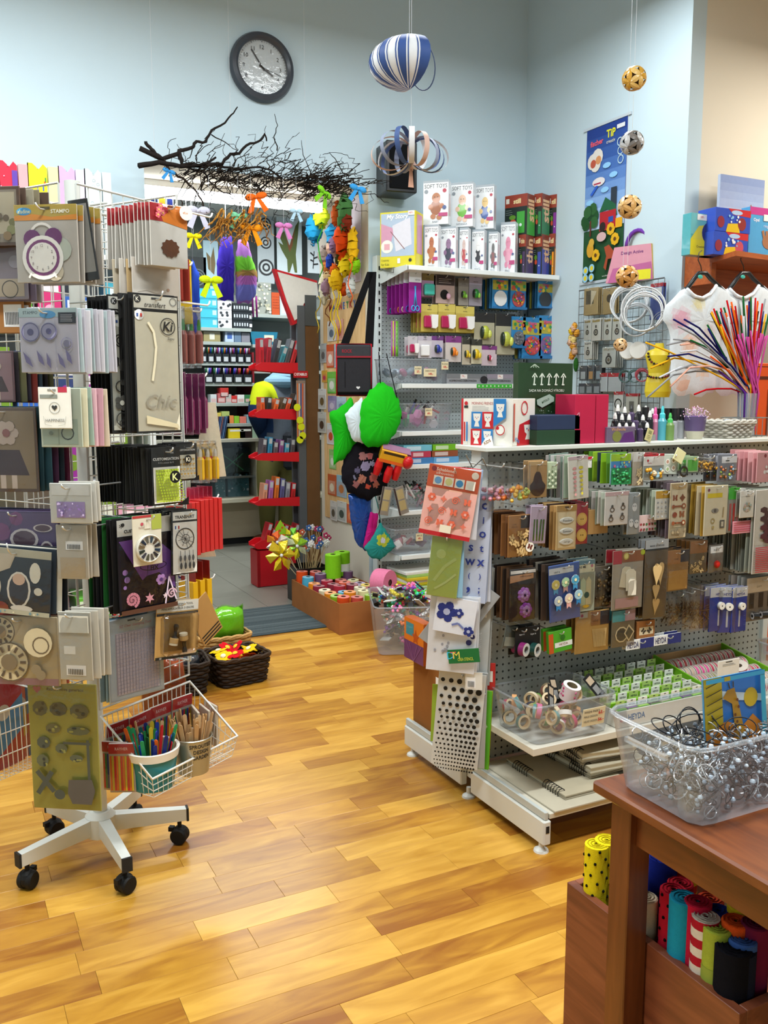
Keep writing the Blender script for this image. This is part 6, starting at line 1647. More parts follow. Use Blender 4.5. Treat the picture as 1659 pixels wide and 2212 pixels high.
for i in range(8):
 spray(1552+i*4,760+R.uniform(0,60),8,0,2.56+jit(.02),(-.015,0))
WR=T('wire_stand','small grey wire stand at the right end of the gondola top','wire stand',(2.8,2.47,TZ))
m=MB('8a8a84')
for i in range(6):
 m.tube([(.03*i,0,0),(.03*i,0,.075)],.0018,n=4)
for z in(.004,.075):
 m.tube([(0,0,z),(.15,0,z),(.15,.1,z),(0,.1,z)],.002,n=4,closed=True)
O(m,'wires','metal',WR)
# pegboard bay on the clock wall, right of the opening
BX0,BX1,BY=2.575,3.7,5.165
bay=T('pegboard_bay','white wall shelving bay with perforated panel right of the opening','shelving bay',(BX0,BY,0))
BM=Matrix.Translation((-BX0,-BY,0))
def bpart(name,c,mat,fn):
 m=MB(c);m.M=BM.copy();fn(m);return O(m,name,mat,bay)
bpart('perforated_panel','c9d3d6','pegboard_white',lambda m:m.box(BX0+.03,BY,.1,BX1,BY+.02,2.24))
for x in(BX0-.02,BX1-.03):
 pt=bpart('upright','d4dcdc','painted',lambda m:m.bbox(x,BY-.03,0,x+.035,BY+.035,2.24,.002))
 m=MB('15181a');m.M=BM.copy()
 for k in range(40):
  m.box(x+.012,BY-.0305,.2+.05*k,x+.022,BY-.0295,.225+.05*k)
 o=O(m,'slots','rubber',pt);o['kind']='stuff'
SHZ=[(4.78,2.145),(4.86,1.385),(4.86,1.115),(4.86,.905),(4.86,.66),(4.86,.42),(4.8,.14)]
FWl=Fr(0,BY,0)
for k,(yf,z)in enumerate(SHZ):
 if k==0:z=2.142
 elif k==1:z=Fr(0,yf,0).at(1000,829)[1]
 elif k==2:z=Fr(0,yf,0).at(930,931)[1]
 elif k==3:z=Fr(0,yf,0).at(930,1002)[1]
 elif k==5:z=Fr(0,yf,0).at(900,1198)[1]
 SHZ[k]=(yf,z)
 sh=bpart('shelf','dfe4e2','painted',lambda m:m.bbox(BX0+.016,yf,z-.028,BX1,BY-.031,z,.002))
 m=MB('d4dad8');m.M=BM.copy();m.prism([(0,0),(0,0),(0,0)],0,.0001)
 m=MB('d4dad8');m.M=BM.copy();m.add([(BX0,yf,z),(BX0,yf,z-.03),(BX0,BY-.06,z-.075),(BX0,BY-.03,z-.075),(BX0,BY-.03,z),(BX0+.004,yf,z),(BX0+.004,yf,z-.03),(BX0+.004,BY-.06,z-.075),(BX0+.004,BY-.03,z-.075),(BX0+.004,BY-.03,z)],[(0,1,2,3,4),(9,8,7,6,5),(0,5,6,1),(1,6,7,2)])
 O(m,'bracket','painted',sh)
ST=SHZ[0][1]+.0006
F48=Fr(0,4.84,0);F49=Fr(0,4.9,0)
def art_toy(c1,c2,nm,big=True):
 def f(p):
  p.rect(0,0,1,1,'dfe2e4');p.rect(0,0,1,.05,'9aa4ac');p.txt('SOFT TOYS',.5,.13,.09,'3a4048',.9)
  p.circ(.85,.24,.08,'b0384a',10);p.circ(.12,.25,.08,'8a929a',10)
  p.ell(.5,.62,.22,.17,c2);p.ell(.52,.4,.17,.12,c1);p.ell(.3,.6,.1,.06,c1);p.ell(.74,.58,.1,.06,c1);p.ell(.4,.82,.11,.06,c1);p.ell(.64,.84,.11,.06,c1)
  p.circ(.46,.38,.02,'222',6);p.circ(.58,.38,.02,'222',6)
  p.circ(.85,.62,.08,'4a5a8a',10);p.rect(.62,.74,.98,.82,'b03a70');p.txt(nm,.5,.94,.045,'6a7078',.5)
 return f
toys=[((914,382,974,473),'b0714a','9a5c38','BABY','brown teddy bear',1),((974,389,1027,481),'dcb9a0','6ab03a','SVITANKA','fair-haired doll in green',1),((1027,394,1072,485),'e0c080','3a5a9a','ALICE','blond doll in blue',1),((917,474,952,565),'a8623a','b0703f','WHALE','brown whale',0),((952,479,990,569),'8a6a8a','3a3a4a','BEAR','dark bear',0),((992,482,1017,571),'c9b0a8','b04a4a','MOUSE','pale mouse',0),((1019,485,1051,573),'e0e0e0','2a2a2e','PANDA','black and white badger',0),((1055,490,1080,575),'6a6a6a','8a5a5a','MOLE','grey mole',0),((1081,469,1118,577),'d98aa4','e0a0b4','PIG','pink piglet',0)]
for(bb,c1,c2,nm,lab,up)in toys:
 z=ST if not up else ST+.272
 corner_box(bb[0],bb[2]-6,bb[2]+2,bb[1],bb[3],4.84 if not up else 4.86,z,14,'%s soft toy kit box, %s'%(lab,'upper row of the wall bay' if up else 'lower row of the wall bay'),'toy kit','dde0e2',art_toy(c1,c2,nm),lambda p:p.rect(.2,.3,.8,.8,'c9b4b8'),'toy_kit',.07)
def art_still(c,tx='still'):
 def f(p):
  p.rect(0,0,1,1,'1f2a26');p.rect(0,0,1,.3,'8f3a28');p.rect(.05,.08,.2,.2,'d9d4c8');p.txt(tx,.55,.16,.12,'e8d8a0',.5,.03);p.rect(.55,.42,.9,.95,c);p.ell(.35,.55,.15,.06,'5a8a2a');p.ell(.38,.66,.13,.06,'c04a34');p.circ(.72,.75,.06,'d9e4e8');lines(p,.06,.35,.4,.5,3,'9aa49c',.006)
 return f
for i,(bb,c,nm,up,tx)in enumerate((((1090,408,1153,493),'3f9a3a','green',1,'still'),((1153,406,1185,494),'2a7a4a','dark green',1,'still'),((1185,409,1218,498),'7a2a8a','violet',1,'still'),((1120,495,1150,579),'4a3a5a','plum',0,'thin'),((1150,494,1185,581),'3a4a9a','blue',0,'still'),((1185,495,1212,585),'d98a1c','amber',0,'still'))):
 z=ST if not up else ST+.252
 corner_box(bb[0],bb[2]-15,bb[2],bb[1],bb[3],4.85,z,30,'rust-topped craft kit with a %s panel, %s at the bay end'%(nm,'upper row' if up else 'lower row'),'boxed kit','7a3424',art_still(c,tx),lambda p:(p.rect(0,.35,1,1,c),p.txt(tx,.5,.4,.3,'e0b48a',None,.03,0,PI/2)),dep=.1)
def art_story(p):
 p.rect(.03,.03,.97,.8,'a8b9cc');p.pol([(.03,.2),(.4,.3),(.3,.6),(.03,.6)],'c990a8');p.pol([(.35,.25),(.85,.12),(.9,.6),(.45,.72)],'d4d2da');p.line([(.3,.35),(.7,.68)],.02,'8a5a5a');p.circ(.2,.62,.17,'e8ead8',18);p.rect(.12,.57,.28,.68,'d9a0a8')
 p.txt('My Story',.5,.1,.11,'f6f6f4',.7,.02,.2);p.txt('Creativity',.15,.87,.045,'5a5a14',.22);p.txt('for Kids',.15,.94,.045,'5a5a14',.22);p.rect(.5,.84,.58,.93,'eee');p.circ(.86,.88,.045,'222');p.rect(.8,0,.98,.08,'ece8e0');p.txt('489,-',.89,.04,.04,'c02020')
corner_box(820,897,916,456,572,4.83,ST,20,'yellow and pink story kit box standing slantwise at the left shelf end','boxed kit','d6c81c',art_story,lambda p:p.rect(.2,.05,.85,.75,'c98fb0'),'story_box',.14)
KB=dict(hook=bay,d0=0)
def x_scissors(c):
 def f(rt,w,h,t):
  m=MB(c)
  for s in(-1,1):
   m.M=Matrix.Translation((s*.014,-t/2-.003,-h*.9))
   m.tube([(.012*math.cos(a),0,.016*math.sin(a))for a in[k*PI/6 for k in range(12)]],.0035,n=5,closed=True)
  m.M=Matrix.Identity(4);m.tube([(.008,-t/2-.003,-h*.82),(-.003,-t/2-.002,-h*.35)],.004,n=5);m.tube([(-.008,-t/2-.003,-h*.82),(.003,-t/2-.002,-h*.35)],.004,n=5)
  O(m,'scissors','plastic',rt)
 return f
for i,(x,c,nm)in enumerate(((883,'3a9ad0','light blue'),(871,'3a4ab0','dark blue'),(862,'d9d0c0','cream'),(853,'e0861c','orange'),(845,'a83a8a','purple'),(836,'1c8a9a','teal'))):
 HP(FWl,(x,587+i*2,x+27,675+i),.3-.045*i,'%s craft scissors on a purple card with white top'%nm,'scissors','8a1c86',lambda p:(p.rect(0,0,1,.26,'dadfe4'),p.txt('HEYDA',.7,.2,.04,'333',.4)),extra=x_scissors(c),**(KB if i==0 else{}))
def x_punch(c,c2,s=1.,y=.6):
 def f(rt,w,h,t):
  m=MB(c);m.ball(-.004*s,-t/2-.012*s,-h*y,.022*s,c,12,8,(.9,.75,1.25));m.ball(-.017*s,-t/2-.01*s,-h*y,.021*s,'1c2a1c',12,8,(.35,.7,1.2));pb=O(m,'punch_body','plastic',rt)
  m=MB(c2);m.ball(.012*s,-t/2-.022*s,-h*(y+.06),.014*s,c2,10,6,(.7,.6,1.2));O(m,'punch_lever','plastic',pb)
 return f
def x_lever(rt,w,h,t):
 m=MB('a81c50');m.bbox(-w*.36,-t/2-.02,-h*.85,w*.15,-t/2,-h*.42,.006);b_=O(m,'punch_body','plastic',rt)
 m=MB('e4e4e2');m.prism([(-.002,-h*.38),(w*.4,-h*.38),(w*.38,-h*.8),(w*.25,-h*.88),(w*.06,-h*.86)],-t/2-.03,-t/2-.004);O(m,'lever','plastic',b_)
hd=lambda c,y:(lambda p:(p.rect(0,0,1,y,c),p.rect(.4,.03,.6,.06,'222'),p.txt('HEYDA',.5,y*.7,.04,'333',.4)))
P1=[((911,591,937,641),'b08aa8',hd('8a7a4a',.3),lambda rt,w,h,t:O(MB('3fb5a8').bbox(-w*.4,-.03,-h*.95,w*.45,-t/2,-h*.45,.008),'sharpener','plastic',rt),'turquoise boxed punch on a violet card',2),((941,595,982,656),'b09a94',lambda p:(p.rect(.02,0,.98,.35,'3a302e'),lines(p,.15,.1,.85,.3,3,'c0b0a4',.01),p.circ(.45,.68,.22,'141414'),),lambda rt,w,h,t:O(MB('c9a0b4').ball(w*.12,-.014,-h*.74,.017,None,12,8,(.9,.6,1.2)),'punch_lever','plastic',rt),'brown and pink punch card with a black disc',2),((990,601,1012,660),'8a857c',hd('75706a',.3),x_punch('6aa82a','8ac84a',.8),'small green punch on a grey card',3),((1013,595,1041,661),'8f8a94',hd('a8a0b4',.3),x_punch('2a8a34','8ac84a',1.05),'large green punch on a grey card',2),((909,657,945,717),'b5a24a',hd('c4b45a',.28),x_lever,'raspberry lever punch on a yellow card, left of three',4),((946,657,983,718),'b5a24a',hd('c4b45a',.28),x_lever,'raspberry lever punch on a yellow card, middle of three',3),((984,662,1024,719),'b5a24a',hd('c4b45a',.28),x_lever,'raspberry lever punch on a yellow card, right of three',3),((1024,676,1068,744),'a8a48c',hd('2a2a2a',.3),x_punch('a8b03a','c4cc5a',1.55,.62),'big olive punch under a black header',2),((1070,678,1112,766),'a8a48c',hd('2a2a2a',.3),x_punch('b0b848','c8d05e',1.75,.62),'biggest olive punch at the right of the row',2),((881,726,902,768),'b4b0b4',None,x_lever,'white lever punch on a narrow card',2),((903,726,932,774),'c4bfc4',hd('b0a8b4',.2),lambda rt,w,h,t:O(MB('e0e0e0').bbox(-w*.35,-.018,-h*.9,w*.3,-t/2,-h*.4,.005),'punch_body','plastic',rt),'white snowflake punch on a lilac card',2),((932,726,957,772),'b8b0bc',hd('6a3a7a',.2),x_punch('22328a','3a5ab0',.95),'navy blue punch on a violet card',2),((962,726,996,782),'c4bcb8',hd('7a3a7a',.25),x_punch('d9761c','e08a2a',1.),'orange punch on a pale card',2),((998,729,1018,788),'b4ac98',hd('3a3a34',.25),x_punch('c9a81c','d9bc2a',.85),'small yellow punch half hidden by another',1),((1014,733,1041,786),'c9c4a8',hd('3a3a34',.25),x_punch('d0b01c','dcc02a',1.15),'large yellow punch on a pale card',2),((1040,747,1073,790),'c4b4bc',hd('7a3a7a',.2),x_punch('b02a4a','e0c0cc',.7),'small red and pink punch on a lilac card',1)]
for(bb,c,art,ex,lab,n)in P1:
 HP(FWl,bb,.27,lab,'punch',c,art,n,.045,lab.replace(' on a',' pack behind, on a')if n>1 else None,None,extra=ex,name='paper_punch',**KB)
def art_beads(win,cols):
 def f(p):
  p.rect(0,0,1,.12,'2a7ab0');p.rect(0,.12,1,.42,'a8a03a');blobs(p,.1,.15,.9,.4,10,['2a8a4a','d9b42a','c04a3a','2a6ab0'],.09);p.txt('Hama',.5,.14,.08,'d04a8a',.5,.03);p.circ(.5,.68,.42,win,14)
  if cols:blobs(p,.18,.5,.82,.86,40,cols,.05)
  p.rect(0,.93,1,1,'2a6aa0')
 return f
mixb=['d04a3a','3a9a4a','e0a02a','6a3a8a','e06a9a','3a6ab0']
for(bb,win,cs,lab,n)in(((1063,597,1096,667),'dadcdc',None,'blue bead bag with white beads',6),((1102,599,1135,669),'b04a4a',mixb,'blue bead bag with mixed bright beads in the upper row',5),((1161,607,1192,666),'2a2c30',None,'blue bead bag with black beads',6),((1105,684,1134,752),'6a6c74',['8a8c94','54565e'],'bead bag with grey beads',3),((1128,686,1168,775),'c04a4a',mixb,'large sky-blue bead bag with red beads',5),((1163,682,1200,775),'7a5a8a',mixb,'large yellow and blue bead bag with lilac beads',5)):
 HP(FWl,bb,.28,lab,'bead bag','2f7fb8',art_beads(win,cs),n,.026,lab+' of the row behind',['2a6a9c','1f4a6a','8a8a3a'],t=.012,mat='card_gloss',group=lab+' row',**KB)
r=HP(FWl,(838,690,866,770),.2,'hang card of slim brushes with violet tips','brush set','9ac0b0',None,1,mat='film',t=.002,extra=lambda rt,w,h,t:[O(MB(c).tube([(x,-.004,-h),(x,-.004,-h*.75),(x,-.004,-h*.7),(x,-.004,-.01)],[.004,.004,.002,.003],n=6),'brush','plastic',rt)for x,c in((-.02,'b02a9a'),(-.01,'c9d42a'),(0,'b02a9a'),(.01,'8ad02a'),(.02,'5ab02a'))],**KB)
def filler(label,name,n,loc,sx,sy,sz,cols,shape,cat,group):
 for i in range(n):
  c,nm=cols[i%len(cols)]
  m=MB(c);shape(m,c)
  o=one(m,name,'plastic',label%nm,cat,(loc[0]+R.uniform(-sx,sx),loc[1]+R.uniform(-sy,sy),loc[2]+R.uniform(0,sz)),R.uniform(0,6),group,rx=jit(1.),ry=jit(1.))
def tub_at(bb,Y,z,D_,label,grow=1.14):
 f=Fr(0,Y,0);u0,_,u1,z1=f.box(*bb)
 tub(label,((u0+u1)/2,Y+D_/2,z+.001),abs(u1-u0),D_,max(.06,z1-z),0,False,0,'clear tubs in the wall bay',grow=grow)
 return(u0+u1)/2,Y+D_/2,abs(u1-u0),z1-z
blob=lambda m,c:m.ball(0,0,0,.03,c,9,6,(1.2,.7,.8))
pen=lambda m,c:(m.tube([(0,0,-.06),(0,0,.045),(0,0,.06)],[.007,.007,.003],c,n=7),m.tube([(0,0,.045),(0,0,.07)],.0075,'222',n=7))
foam=lambda m,c:m.prism([(.03*math.cos(k*PI/3),.03*math.sin(k*PI/3))for k in range(6)],-.006,.006)
a=tub_at((838,776,972,829),4.88,SHZ[1][1],.2,'clear tub with grey and violet gadgets on the upper tub shelf',1.06)
filler('%s gadget in the upper clear tub of the wall bay','craft_gadget',12,(a[0],a[1],SHZ[1][1]+.04),a[2]*.38,.06,.05,[('6a4a6a','plum'),('3a4a5a','slate'),('a86a8a','mauve'),('8a9aa8','grey')],blob,'gadget','gadgets in the upper tub')
a=tub_at((868,872,980,930),4.88,SHZ[2][1],.2,'clear tub of foam shapes and bright pens on the second tub shelf')
filler('%s foam shape in the second clear tub','foam_shape',16,(a[0],a[1],SHZ[2][1]+.035),a[2]*.36,.07,.1,[('c95aa0','pink'),('2a8a5a','green'),('d9d0d4','white'),('e08ac0','rose')],foam,'foam shape','foam shapes in the second tub')
filler('%s pen sticking out of the second clear tub','felt_pen',12,(a[0]+.05,a[1],SHZ[2][1]+.1),a[2]*.3,.07,.04,[('c01c2c','red'),('dcdcdc','white'),('1c3aa0','blue'),('7a3ab0','violet'),('d0308a','magenta')],pen,'pen','pens in the second tub')
zb_=SHZ[3][1]
for i,(x0,x1,y0,y1,c,nm)in enumerate(((868,937,985,1000,'3a7ab0','lower blue'),(937,992,983,998,'5a9ac8','sky blue'),(888,932,968,985,'b03a50','red and pink'),(934,990,966,983,'8a4a2c','brown'),(872,934,953,967,'6ab4c8','light turquoise'),(936,990,955,966,'6ab01e','lime green'))):
 f=Fr(0,4.88,0);u0,z0,u1,z1=f.box(x0,y0,x1,y1);z0=zb_+.0005+.0395*(i//2)
 m=MB(c);m.bbox(0,0,0,u1-u0-.002,.18,.039,.002);m.panel(0,0,u1-u0,.039,0);m.rect(.1,.2,.6,.8,mixc(c,'ffffff',.4));one(m,'flat_box','card_gloss','%s flat craft box in the stacks on the third bay shelf'%nm,'flat box',(u0,4.88,z0),0,'flat boxes on the third bay shelf')
a=tub_at((872,1058,962,1108),4.88,SHZ[4][1],.2,'clear tub of marker pens on the fourth bay shelf')
filler('%s marker pen in the pen tub of the fourth shelf','marker_pen',24,(a[0],a[1],SHZ[4][1]+.05),a[2]*.34,.06,.07,[('2a8a5a','green'),('c03a3a','red'),('e0dcd8','white'),('3a3a3e','black'),('c99ab0','pink')],pen,'pen','pens in the pen tub')
a=tub_at((852,1142,938,1197),4.88,SHZ[5][1],.2,'clear tub of ink pads on the fifth bay shelf')
filler('%s ink pad in the tub of the fifth shelf','ink_pad',12,(a[0],a[1],SHZ[5][1]+.035),a[2]*.34,.06,.06,[('8a3a4a','wine'),('3a3a44','black'),('c9c4c0','white'),('6a5a7a','violet')],lambda m,c:m.bbox(-.025,-.025,-.01,.025,.025,.01,.003),'ink pad','ink pads in the lowest tub')
for(x,y,t1,t2,k)in((902,800,'KOREK','27,-','small cream price card at the left of the top tub'),(928,805,'DEROVAC','109,-','wide cream price card in the middle of the top tub'),(960,790,'RUZNE','105,-','cream price card at the right rim of the top tub'),(925,890,'KREATIV','69,-','cream price card on the tub of foam shapes'),(935,1085,'PERA','59,-','cream price card on the tub of marker pens'),(905,1160,'AKCE','49,-','cream price card on the tub of ink pads')):
 f=Fr(0,4.872,0);u,z=f.at(x,y)
 p=MB('dcd0aa');w_=.05 if t1!='DEROVAC' else .09;p.bbox(-w_/2,-.001,-.024,w_/2,.001,.024,.0004);p.panel(-w_/2,-.024,w_/2,.024,-.001);p.txt(t1,.5,.28,.22,'333',.8);p.txt(t2,.55,.68,.32,'c02a2a',.6,.03)
 one(p,'price_card','paper',k,'price card',(u,4.866,z),0,'price cards in the wall bay')
for i,(x0,x1)in enumerate(((966,1051),(1052,1120))):
 f=Fr(0,4.88,0);u0,_=f.at(x0,815);u1,_=f.at(x1,815)
 m=MB('8a8c90');m.bbox(0,0,0,u1-u0-.002,.07,.062,.002);m.panel(0,0,u1-u0,.062,0);m.rect(0,0,1,.45,'75787c' if i==0 else '8f8894');m.txt('KOPIROVACI DEROVACKA',.4,.7,.2,'2a2a2e',.7,.02);m.rect(.33,.05,.5,.5,'e4e0dc');m.txt('79,-',.41,.27,.25,'c02020',.14);m.ell(.93,.6,.1,.4,'2a2a2e')
 one(m,'long_box','card_gloss','long grey punch box with a red price, %s of two'%('left','right')[i],'long box',(u0,4.88,SHZ[1][1]+.0006),0,'long grey boxes')
u0,_=Fr(0,4.858,0).at(1030,836);u1,_=Fr(0,4.858,0).at(1106,836)
m=MB('3fae3a');m.box(0,0,0,u1-u0,.0015,.026);m.panel(0,0,u1-u0,.026,0)
for i in range(9):star(m,.06+.11*i,.5,.03,'d4e8cc')
one(m,'shelf_strip','paper','green shelf edge strip with white flower pattern','shelf strip',(u0,4.858,SHZ[1][1]-.027))
for i in range(7):
 c=['c9ccc4','8ab03a','d0c02a','dcdcd6','c9b02a','9ac06a','dadad4'][i]
 m=MB(c);m.bbox(0,0,0,.3,.25,.018,.002);one(m,'paper_pad','paper','%s paper pad number %s from below on the lowest bay shelf'%(['pale','green','yellow','white','mustard','light green','off-white'][i],['one','two','three','four','five','six','seven'][i]),'paper pad',(2.62+jit(.01),4.84+jit(.01),SHZ[6][1]+.001+.0185*i),jit(.04),'paper pads on the lowest bay shelf')
FV=Fr(OX1-.001,5.6,-90)
u0,z0,u1,z1=FV.box(703,640,790,1141)
zb0=.5
bd=T('magnet_board','light pine board of picture magnets on the reveal of the opening','board',FV.w(u0,0,zb0),FV.a)
O(MB('c9a468').bbox(0,-.012,0,u1-u0,0,z1-zb0,.003),'board','pine_board',bd)
p=MB();p.panel(0,0,u1-u0,z1-zb0,-.012)
for i,ch in enumerate('MAGNETKY'):
 p.txt(ch,.2+.085*i,.04,.03,['b02a2a','3a6ab0','3a8a3a'][i%3],None,.03)
O(p,'lettering','paper',bd)
MG=[(708,693,726,737,'dcdcd8','5a6a7a','white bicycle'),(727,690,742,735,'d9a08a','b0502a','salmon'),(692,742,706,784,'aeb4b4','5a5a5a','grey statue'),(706,744,723,794,'c9562a','e8e0d0','orange and white cat'),(722,743,741,794,'b4c4cc','9a6a3a','pale church'),(696,800,707,826,'d0a43a','c03a5a','small yellow and pink'),(708,803,727,850,'5ab03a','d9dcd0','green meadow'),(728,803,745,848,'2a3a2a','c9c4a4','dark forest'),(688,840,705,884,'d4d6d4','6a5a3a','white castle'),(709,855,727,890,'8a84b0','d4cce0','violet flower'),(728,857,748,890,'a4c0d0','5a7a9a','light blue sea'),(687,890,705,935,'c9cac4','4a3a30','white bridge'),(707,914,724,960,'d4dadc','c04a2a','rainbow balloon'),(712,971,726,1013,'8ab86a','e0e0d0','light green sheep'),(709,1025,727,1070,'c05a2a','e0d4b8','orange dog'),(728,1027,749,1074,'8ab0c0','b0703a','blue sky fox'),(714,1082,728,1124,'cfcbc4','5a5040','white butterfly'),(729,1083,749,1127,'c4c6c0','3a4a44','round mandala'),(750,1090,764,1130,'c45a34','d98a5a','plain orange')]
for(x0,y0,x1,y1,c,c2,nm)in MG:
 a0,b0,a1,b1=FV.box(x0,y0,x1,y1,.014)
 r=pack('picture_magnet','%s picture magnet on the pine board'%nm,'magnet',abs(a1-a0),b1-b0,c,lambda p:(p.rect(.1,.3,.9,.92,mixc(c,c2,.3)),p.ell(.5,.62,.26,.2,c2),p.rect(.4,.05,.6,.07,'777')),.004,'card_gloss',0,'picture magnets on the board')
 place(r,FV,(a0+a1)/2,.0155,b1)
a0,b0,a1,b1=FV.box(742,432,780,612)
m=MB('d9d0dc');m.bbox(0,-.004,0,a1-a0,-.001,b1-b0,.001);m.panel(0,0,a1-a0,b1-b0,-.004)
m.line([(.1,.6),(.9,.4)],.02,'b9a8bc');m.line([(.5,0),(.6,1)],.01,'c4b8c8')
for i in range(18):m.circ(1.,.03+.055*i,.06,'d9d0dc',8)
one(m,'paper_sheet','paper','large white paper with scalloped edge on the upper reveal','paper',FV.w(a0,0,b0),FV.a)
def crumple(m,x,y,z,r,c,sx=1,sz=1):
 b=len(m.v);m.ball(x,y,z,r,c,10,7,(sx,.8,sz))
 o=Vector((x,y,z))
 for i in range(b,len(m.v)):
  v=m.v[i];m.v[i]=o+(v-o)*R.uniform(.75,1.25)
FVg=Fr(OX1-.1,5.6,-90)
gl=T('crepe_garland','bunch of bright crepe and ribbon bundles hanging at the reveal','garland',FVg.w(FVg.at(730,560)[0],0,FVg.at(730,560)[1]),FVg.a)
def gp(x,y):
 u,z=FVg.at(x,y);u2,z2=FVg.at(730,560);return u-u2,z-z2
for(x,y,r,c,sx,sz)in((686,495,20,'2a9ad0',1.,1.6),(700,470,18,'c4dc2a',1.2,1.3),(724,506,18,'2a92c8',1.2,1.2),(752,462,17,'4a7a44',.9,2.2),(738,464,14,'b4501c',.9,1.8),(735,492,16,'c9b8a8',.9,1.5),(756,480,12,'8a3420',1,1.6),(745,522,18,'e04a14',1.1,1.9),(715,532,17,'e0b49c',1.2,1.3),(732,528,14,'8a6a8a',1.2,1.2),(760,530,13,'e8b41c',.9,2.6),(690,550,14,'b9a8a0',1,1.4),(744,570,16,'e4c41c',1.2,1.6),(718,566,10,'2a4ab0',1,1.5),(727,560,10,'3a3a14',1,1.8),(758,572,12,'8ac81e',1,1.4),(724,586,12,'d9601c',1,1.3),(697,576,11,'d07a3a',1,1.2),(734,605,16,'e8b81c',1,1.4),(735,625,11,'d9561c',1,1.2),(692,622,14,'d8d0b4',1,2.4),(750,620,11,'c4c8c4',1,1.8),(712,622,11,'9a7a8a',1,1.6),(705,600,13,'c9a878',1.2,1)):
 m=MB(c);u,z=gp(x,y);crumple(m,u,jit(.035),z,r/300.,c,sx,sz*.9);O(m,'crepe_bundle','fabric',gl)
for(x,y0,y1,c)in((735,620,745,'e0bc1c'),(742,630,720,'e8c81c'),(728,630,735,'e0c02a'),(718,640,705,'6a3a1c'),(764,560,655,'d9541c'),(695,640,720,'c4a83a'),(700,460,600,'3aae3a')):
 pts=[(gp(x+5*math.sin(k*1.3),y0+(y1-y0)*k/7)[0],-.03+jit(.008),gp(x,y0+(y1-y0)*k/7)[1])for k in range(8)]
 O(MB(c).tube(pts,.004,n=5),'ribbon','fabric',gl)
def sack(fr,px,label,cat,c,d=0,bulge=.04,mat='fabric',name='bag',deco=None,rings=9,paint=None):
 P_=[fr.at(x,y,d)for(x,y)in px];n=len(P_)
 cu=sum(q[0]for q in P_)/n;cz=sum(q[1]for q in P_)/n
 dense=resample([Vector((q[0]-cu,q[1]-cz))for q in P_],48)
 r=T(name,label,cat,fr.w(cu,d,cz),fr.a)
 m=MB(c);n=48
 pt=[(fr.at(x,y,d)[0]-cu,fr.at(x,y,d)[1]-cz,q/FPX*1.05*(fr.w(cu,d,cz)-Vector((0,0,H))).dot(FW),k)for(x,y,q,k)in paint or[]]
 for s in(-1,1):
  vs=[]
  for k in range(rings+1):
   f=1-k/rings
   for i,q in enumerate(dense):
    w=1+.03*math.sin(i*1.9+k)*f
    vs.append((q.x*f*w,s*(bulge*math.sqrt(max(0,1-f*f))+.012*math.sin(i*2.3)*(1-f)*f),q.y*f*w))
  fs=[]
  for k in range(rings):
   for i in range(n):
    j=(i+1)%n;q=(k*n+i,k*n+j,(k+1)*n+j,(k+1)*n+i);fs.append(q if s>0 else q[::-1])
  b0=len(m.f);m.add(vs,fs,c,True)
  for i,q in enumerate(fs):
   gx=sum(vs[v][0]for v in q)/4;gz=sum(vs[v][2]for v in q)/4
   for(a,b,w,k)in pt:
    if(gx-a)**2+(gz-b)**2<w*w:m.c[b0+i]=lin(k)
 O(m,'cloth' if mat=='fabric' else 'body',mat,r)
 if deco:deco(r)
 return r
F49b=Fr(0,4.93,0);F50=Fr(0,5.02,0);F48c=Fr(0,4.84,0)
def lp(fr,r,x,y,d=0):
 u,z=fr.at(x,y,d);return fr.w(u,d,z)-r.location
r=T('messenger_bag','black and grey messenger bag with red edges hanging from a wide strap','bag',F49b.w(F49b.at(765,850)[0],0,F49b.at(765,856)[1]),math.radians(-24))
O(MB('1a1a1c').bbox(-.085,0,0,.085,.075,.3,.012),'bag_body','fabric',r)
m=MB('2c2c30');m.bbox(-.082,-.014,.02,.082,0,.215,.006);m.panel(-.082,.02,.082,.215,-.0142);m.rect(.22,.1,.235,.85,'0c0c0c');heart(m,.62,.85,.06,'cfcfcf');O(m,'front_pocket','fabric',r)
m=MB('38383c');m.bbox(-.084,-.018,.212,.084,0,.29,.008);m.panel(-.084,.212,.084,.29,-.0182);m.rect(0,.8,1,.92,'8a2a34');m.txt('ROCK',.3,.45,.25,'8a2a34',.3,.03);O(m,'flap','fabric',r)
O(MB('a81c28').tube([(-.085,-.002,.005),(.085,-.002,.005),(.085,-.002,.295),(-.085,-.002,.295)],.005,n=5,closed=True),'piping','fabric',r)
O(MB('9a1c26').bbox(.0845,.01,.004,.0865,.065,.05,.0005),'side_patch','fabric',r)
r.scale=(1.22,1.1,1.05)
top=F49b.w(F49b.at(800,588)[0],.02,F49b.at(800,588)[1])
ri=r.rotation_euler.to_matrix().inverted();tp=ri@(top-r.location);tp=Vector((tp.x/1.22,tp.y/1.1,tp.z/1.05))
for(x0,nm)in((-.05,'left'),(.075,'right')):
 m=MB('141416');a=Vector((x0,.03,.28));b=tp+Vector((.006 if x0>0 else-.006,0,0))
 sd=Vector((.021,0,0));q=Vector((0,.003,0))
 m.add([a-sd,a+sd,b+sd*.8,b-sd*.8,a-sd+q,a+sd+q,b+sd*.8+q,b-sd*.8+q],[(0,1,2,3),(7,6,5,4),(0,3,7,4),(1,5,6,2),(2,6,7,3),(0,4,5,1)])
 O(m,'strap','fabric',r)
m=MB('9aa0a0');m.M=BM.copy();m.tube([Vector((BX0,BY-.03,top.z+.05)),Vector((BX0-.02,top.y,top.z+.004)),Vector((BX0-.04,top.y-.04,top.z+.03))],.003,n=5);O(m,'hook','metal',bay)
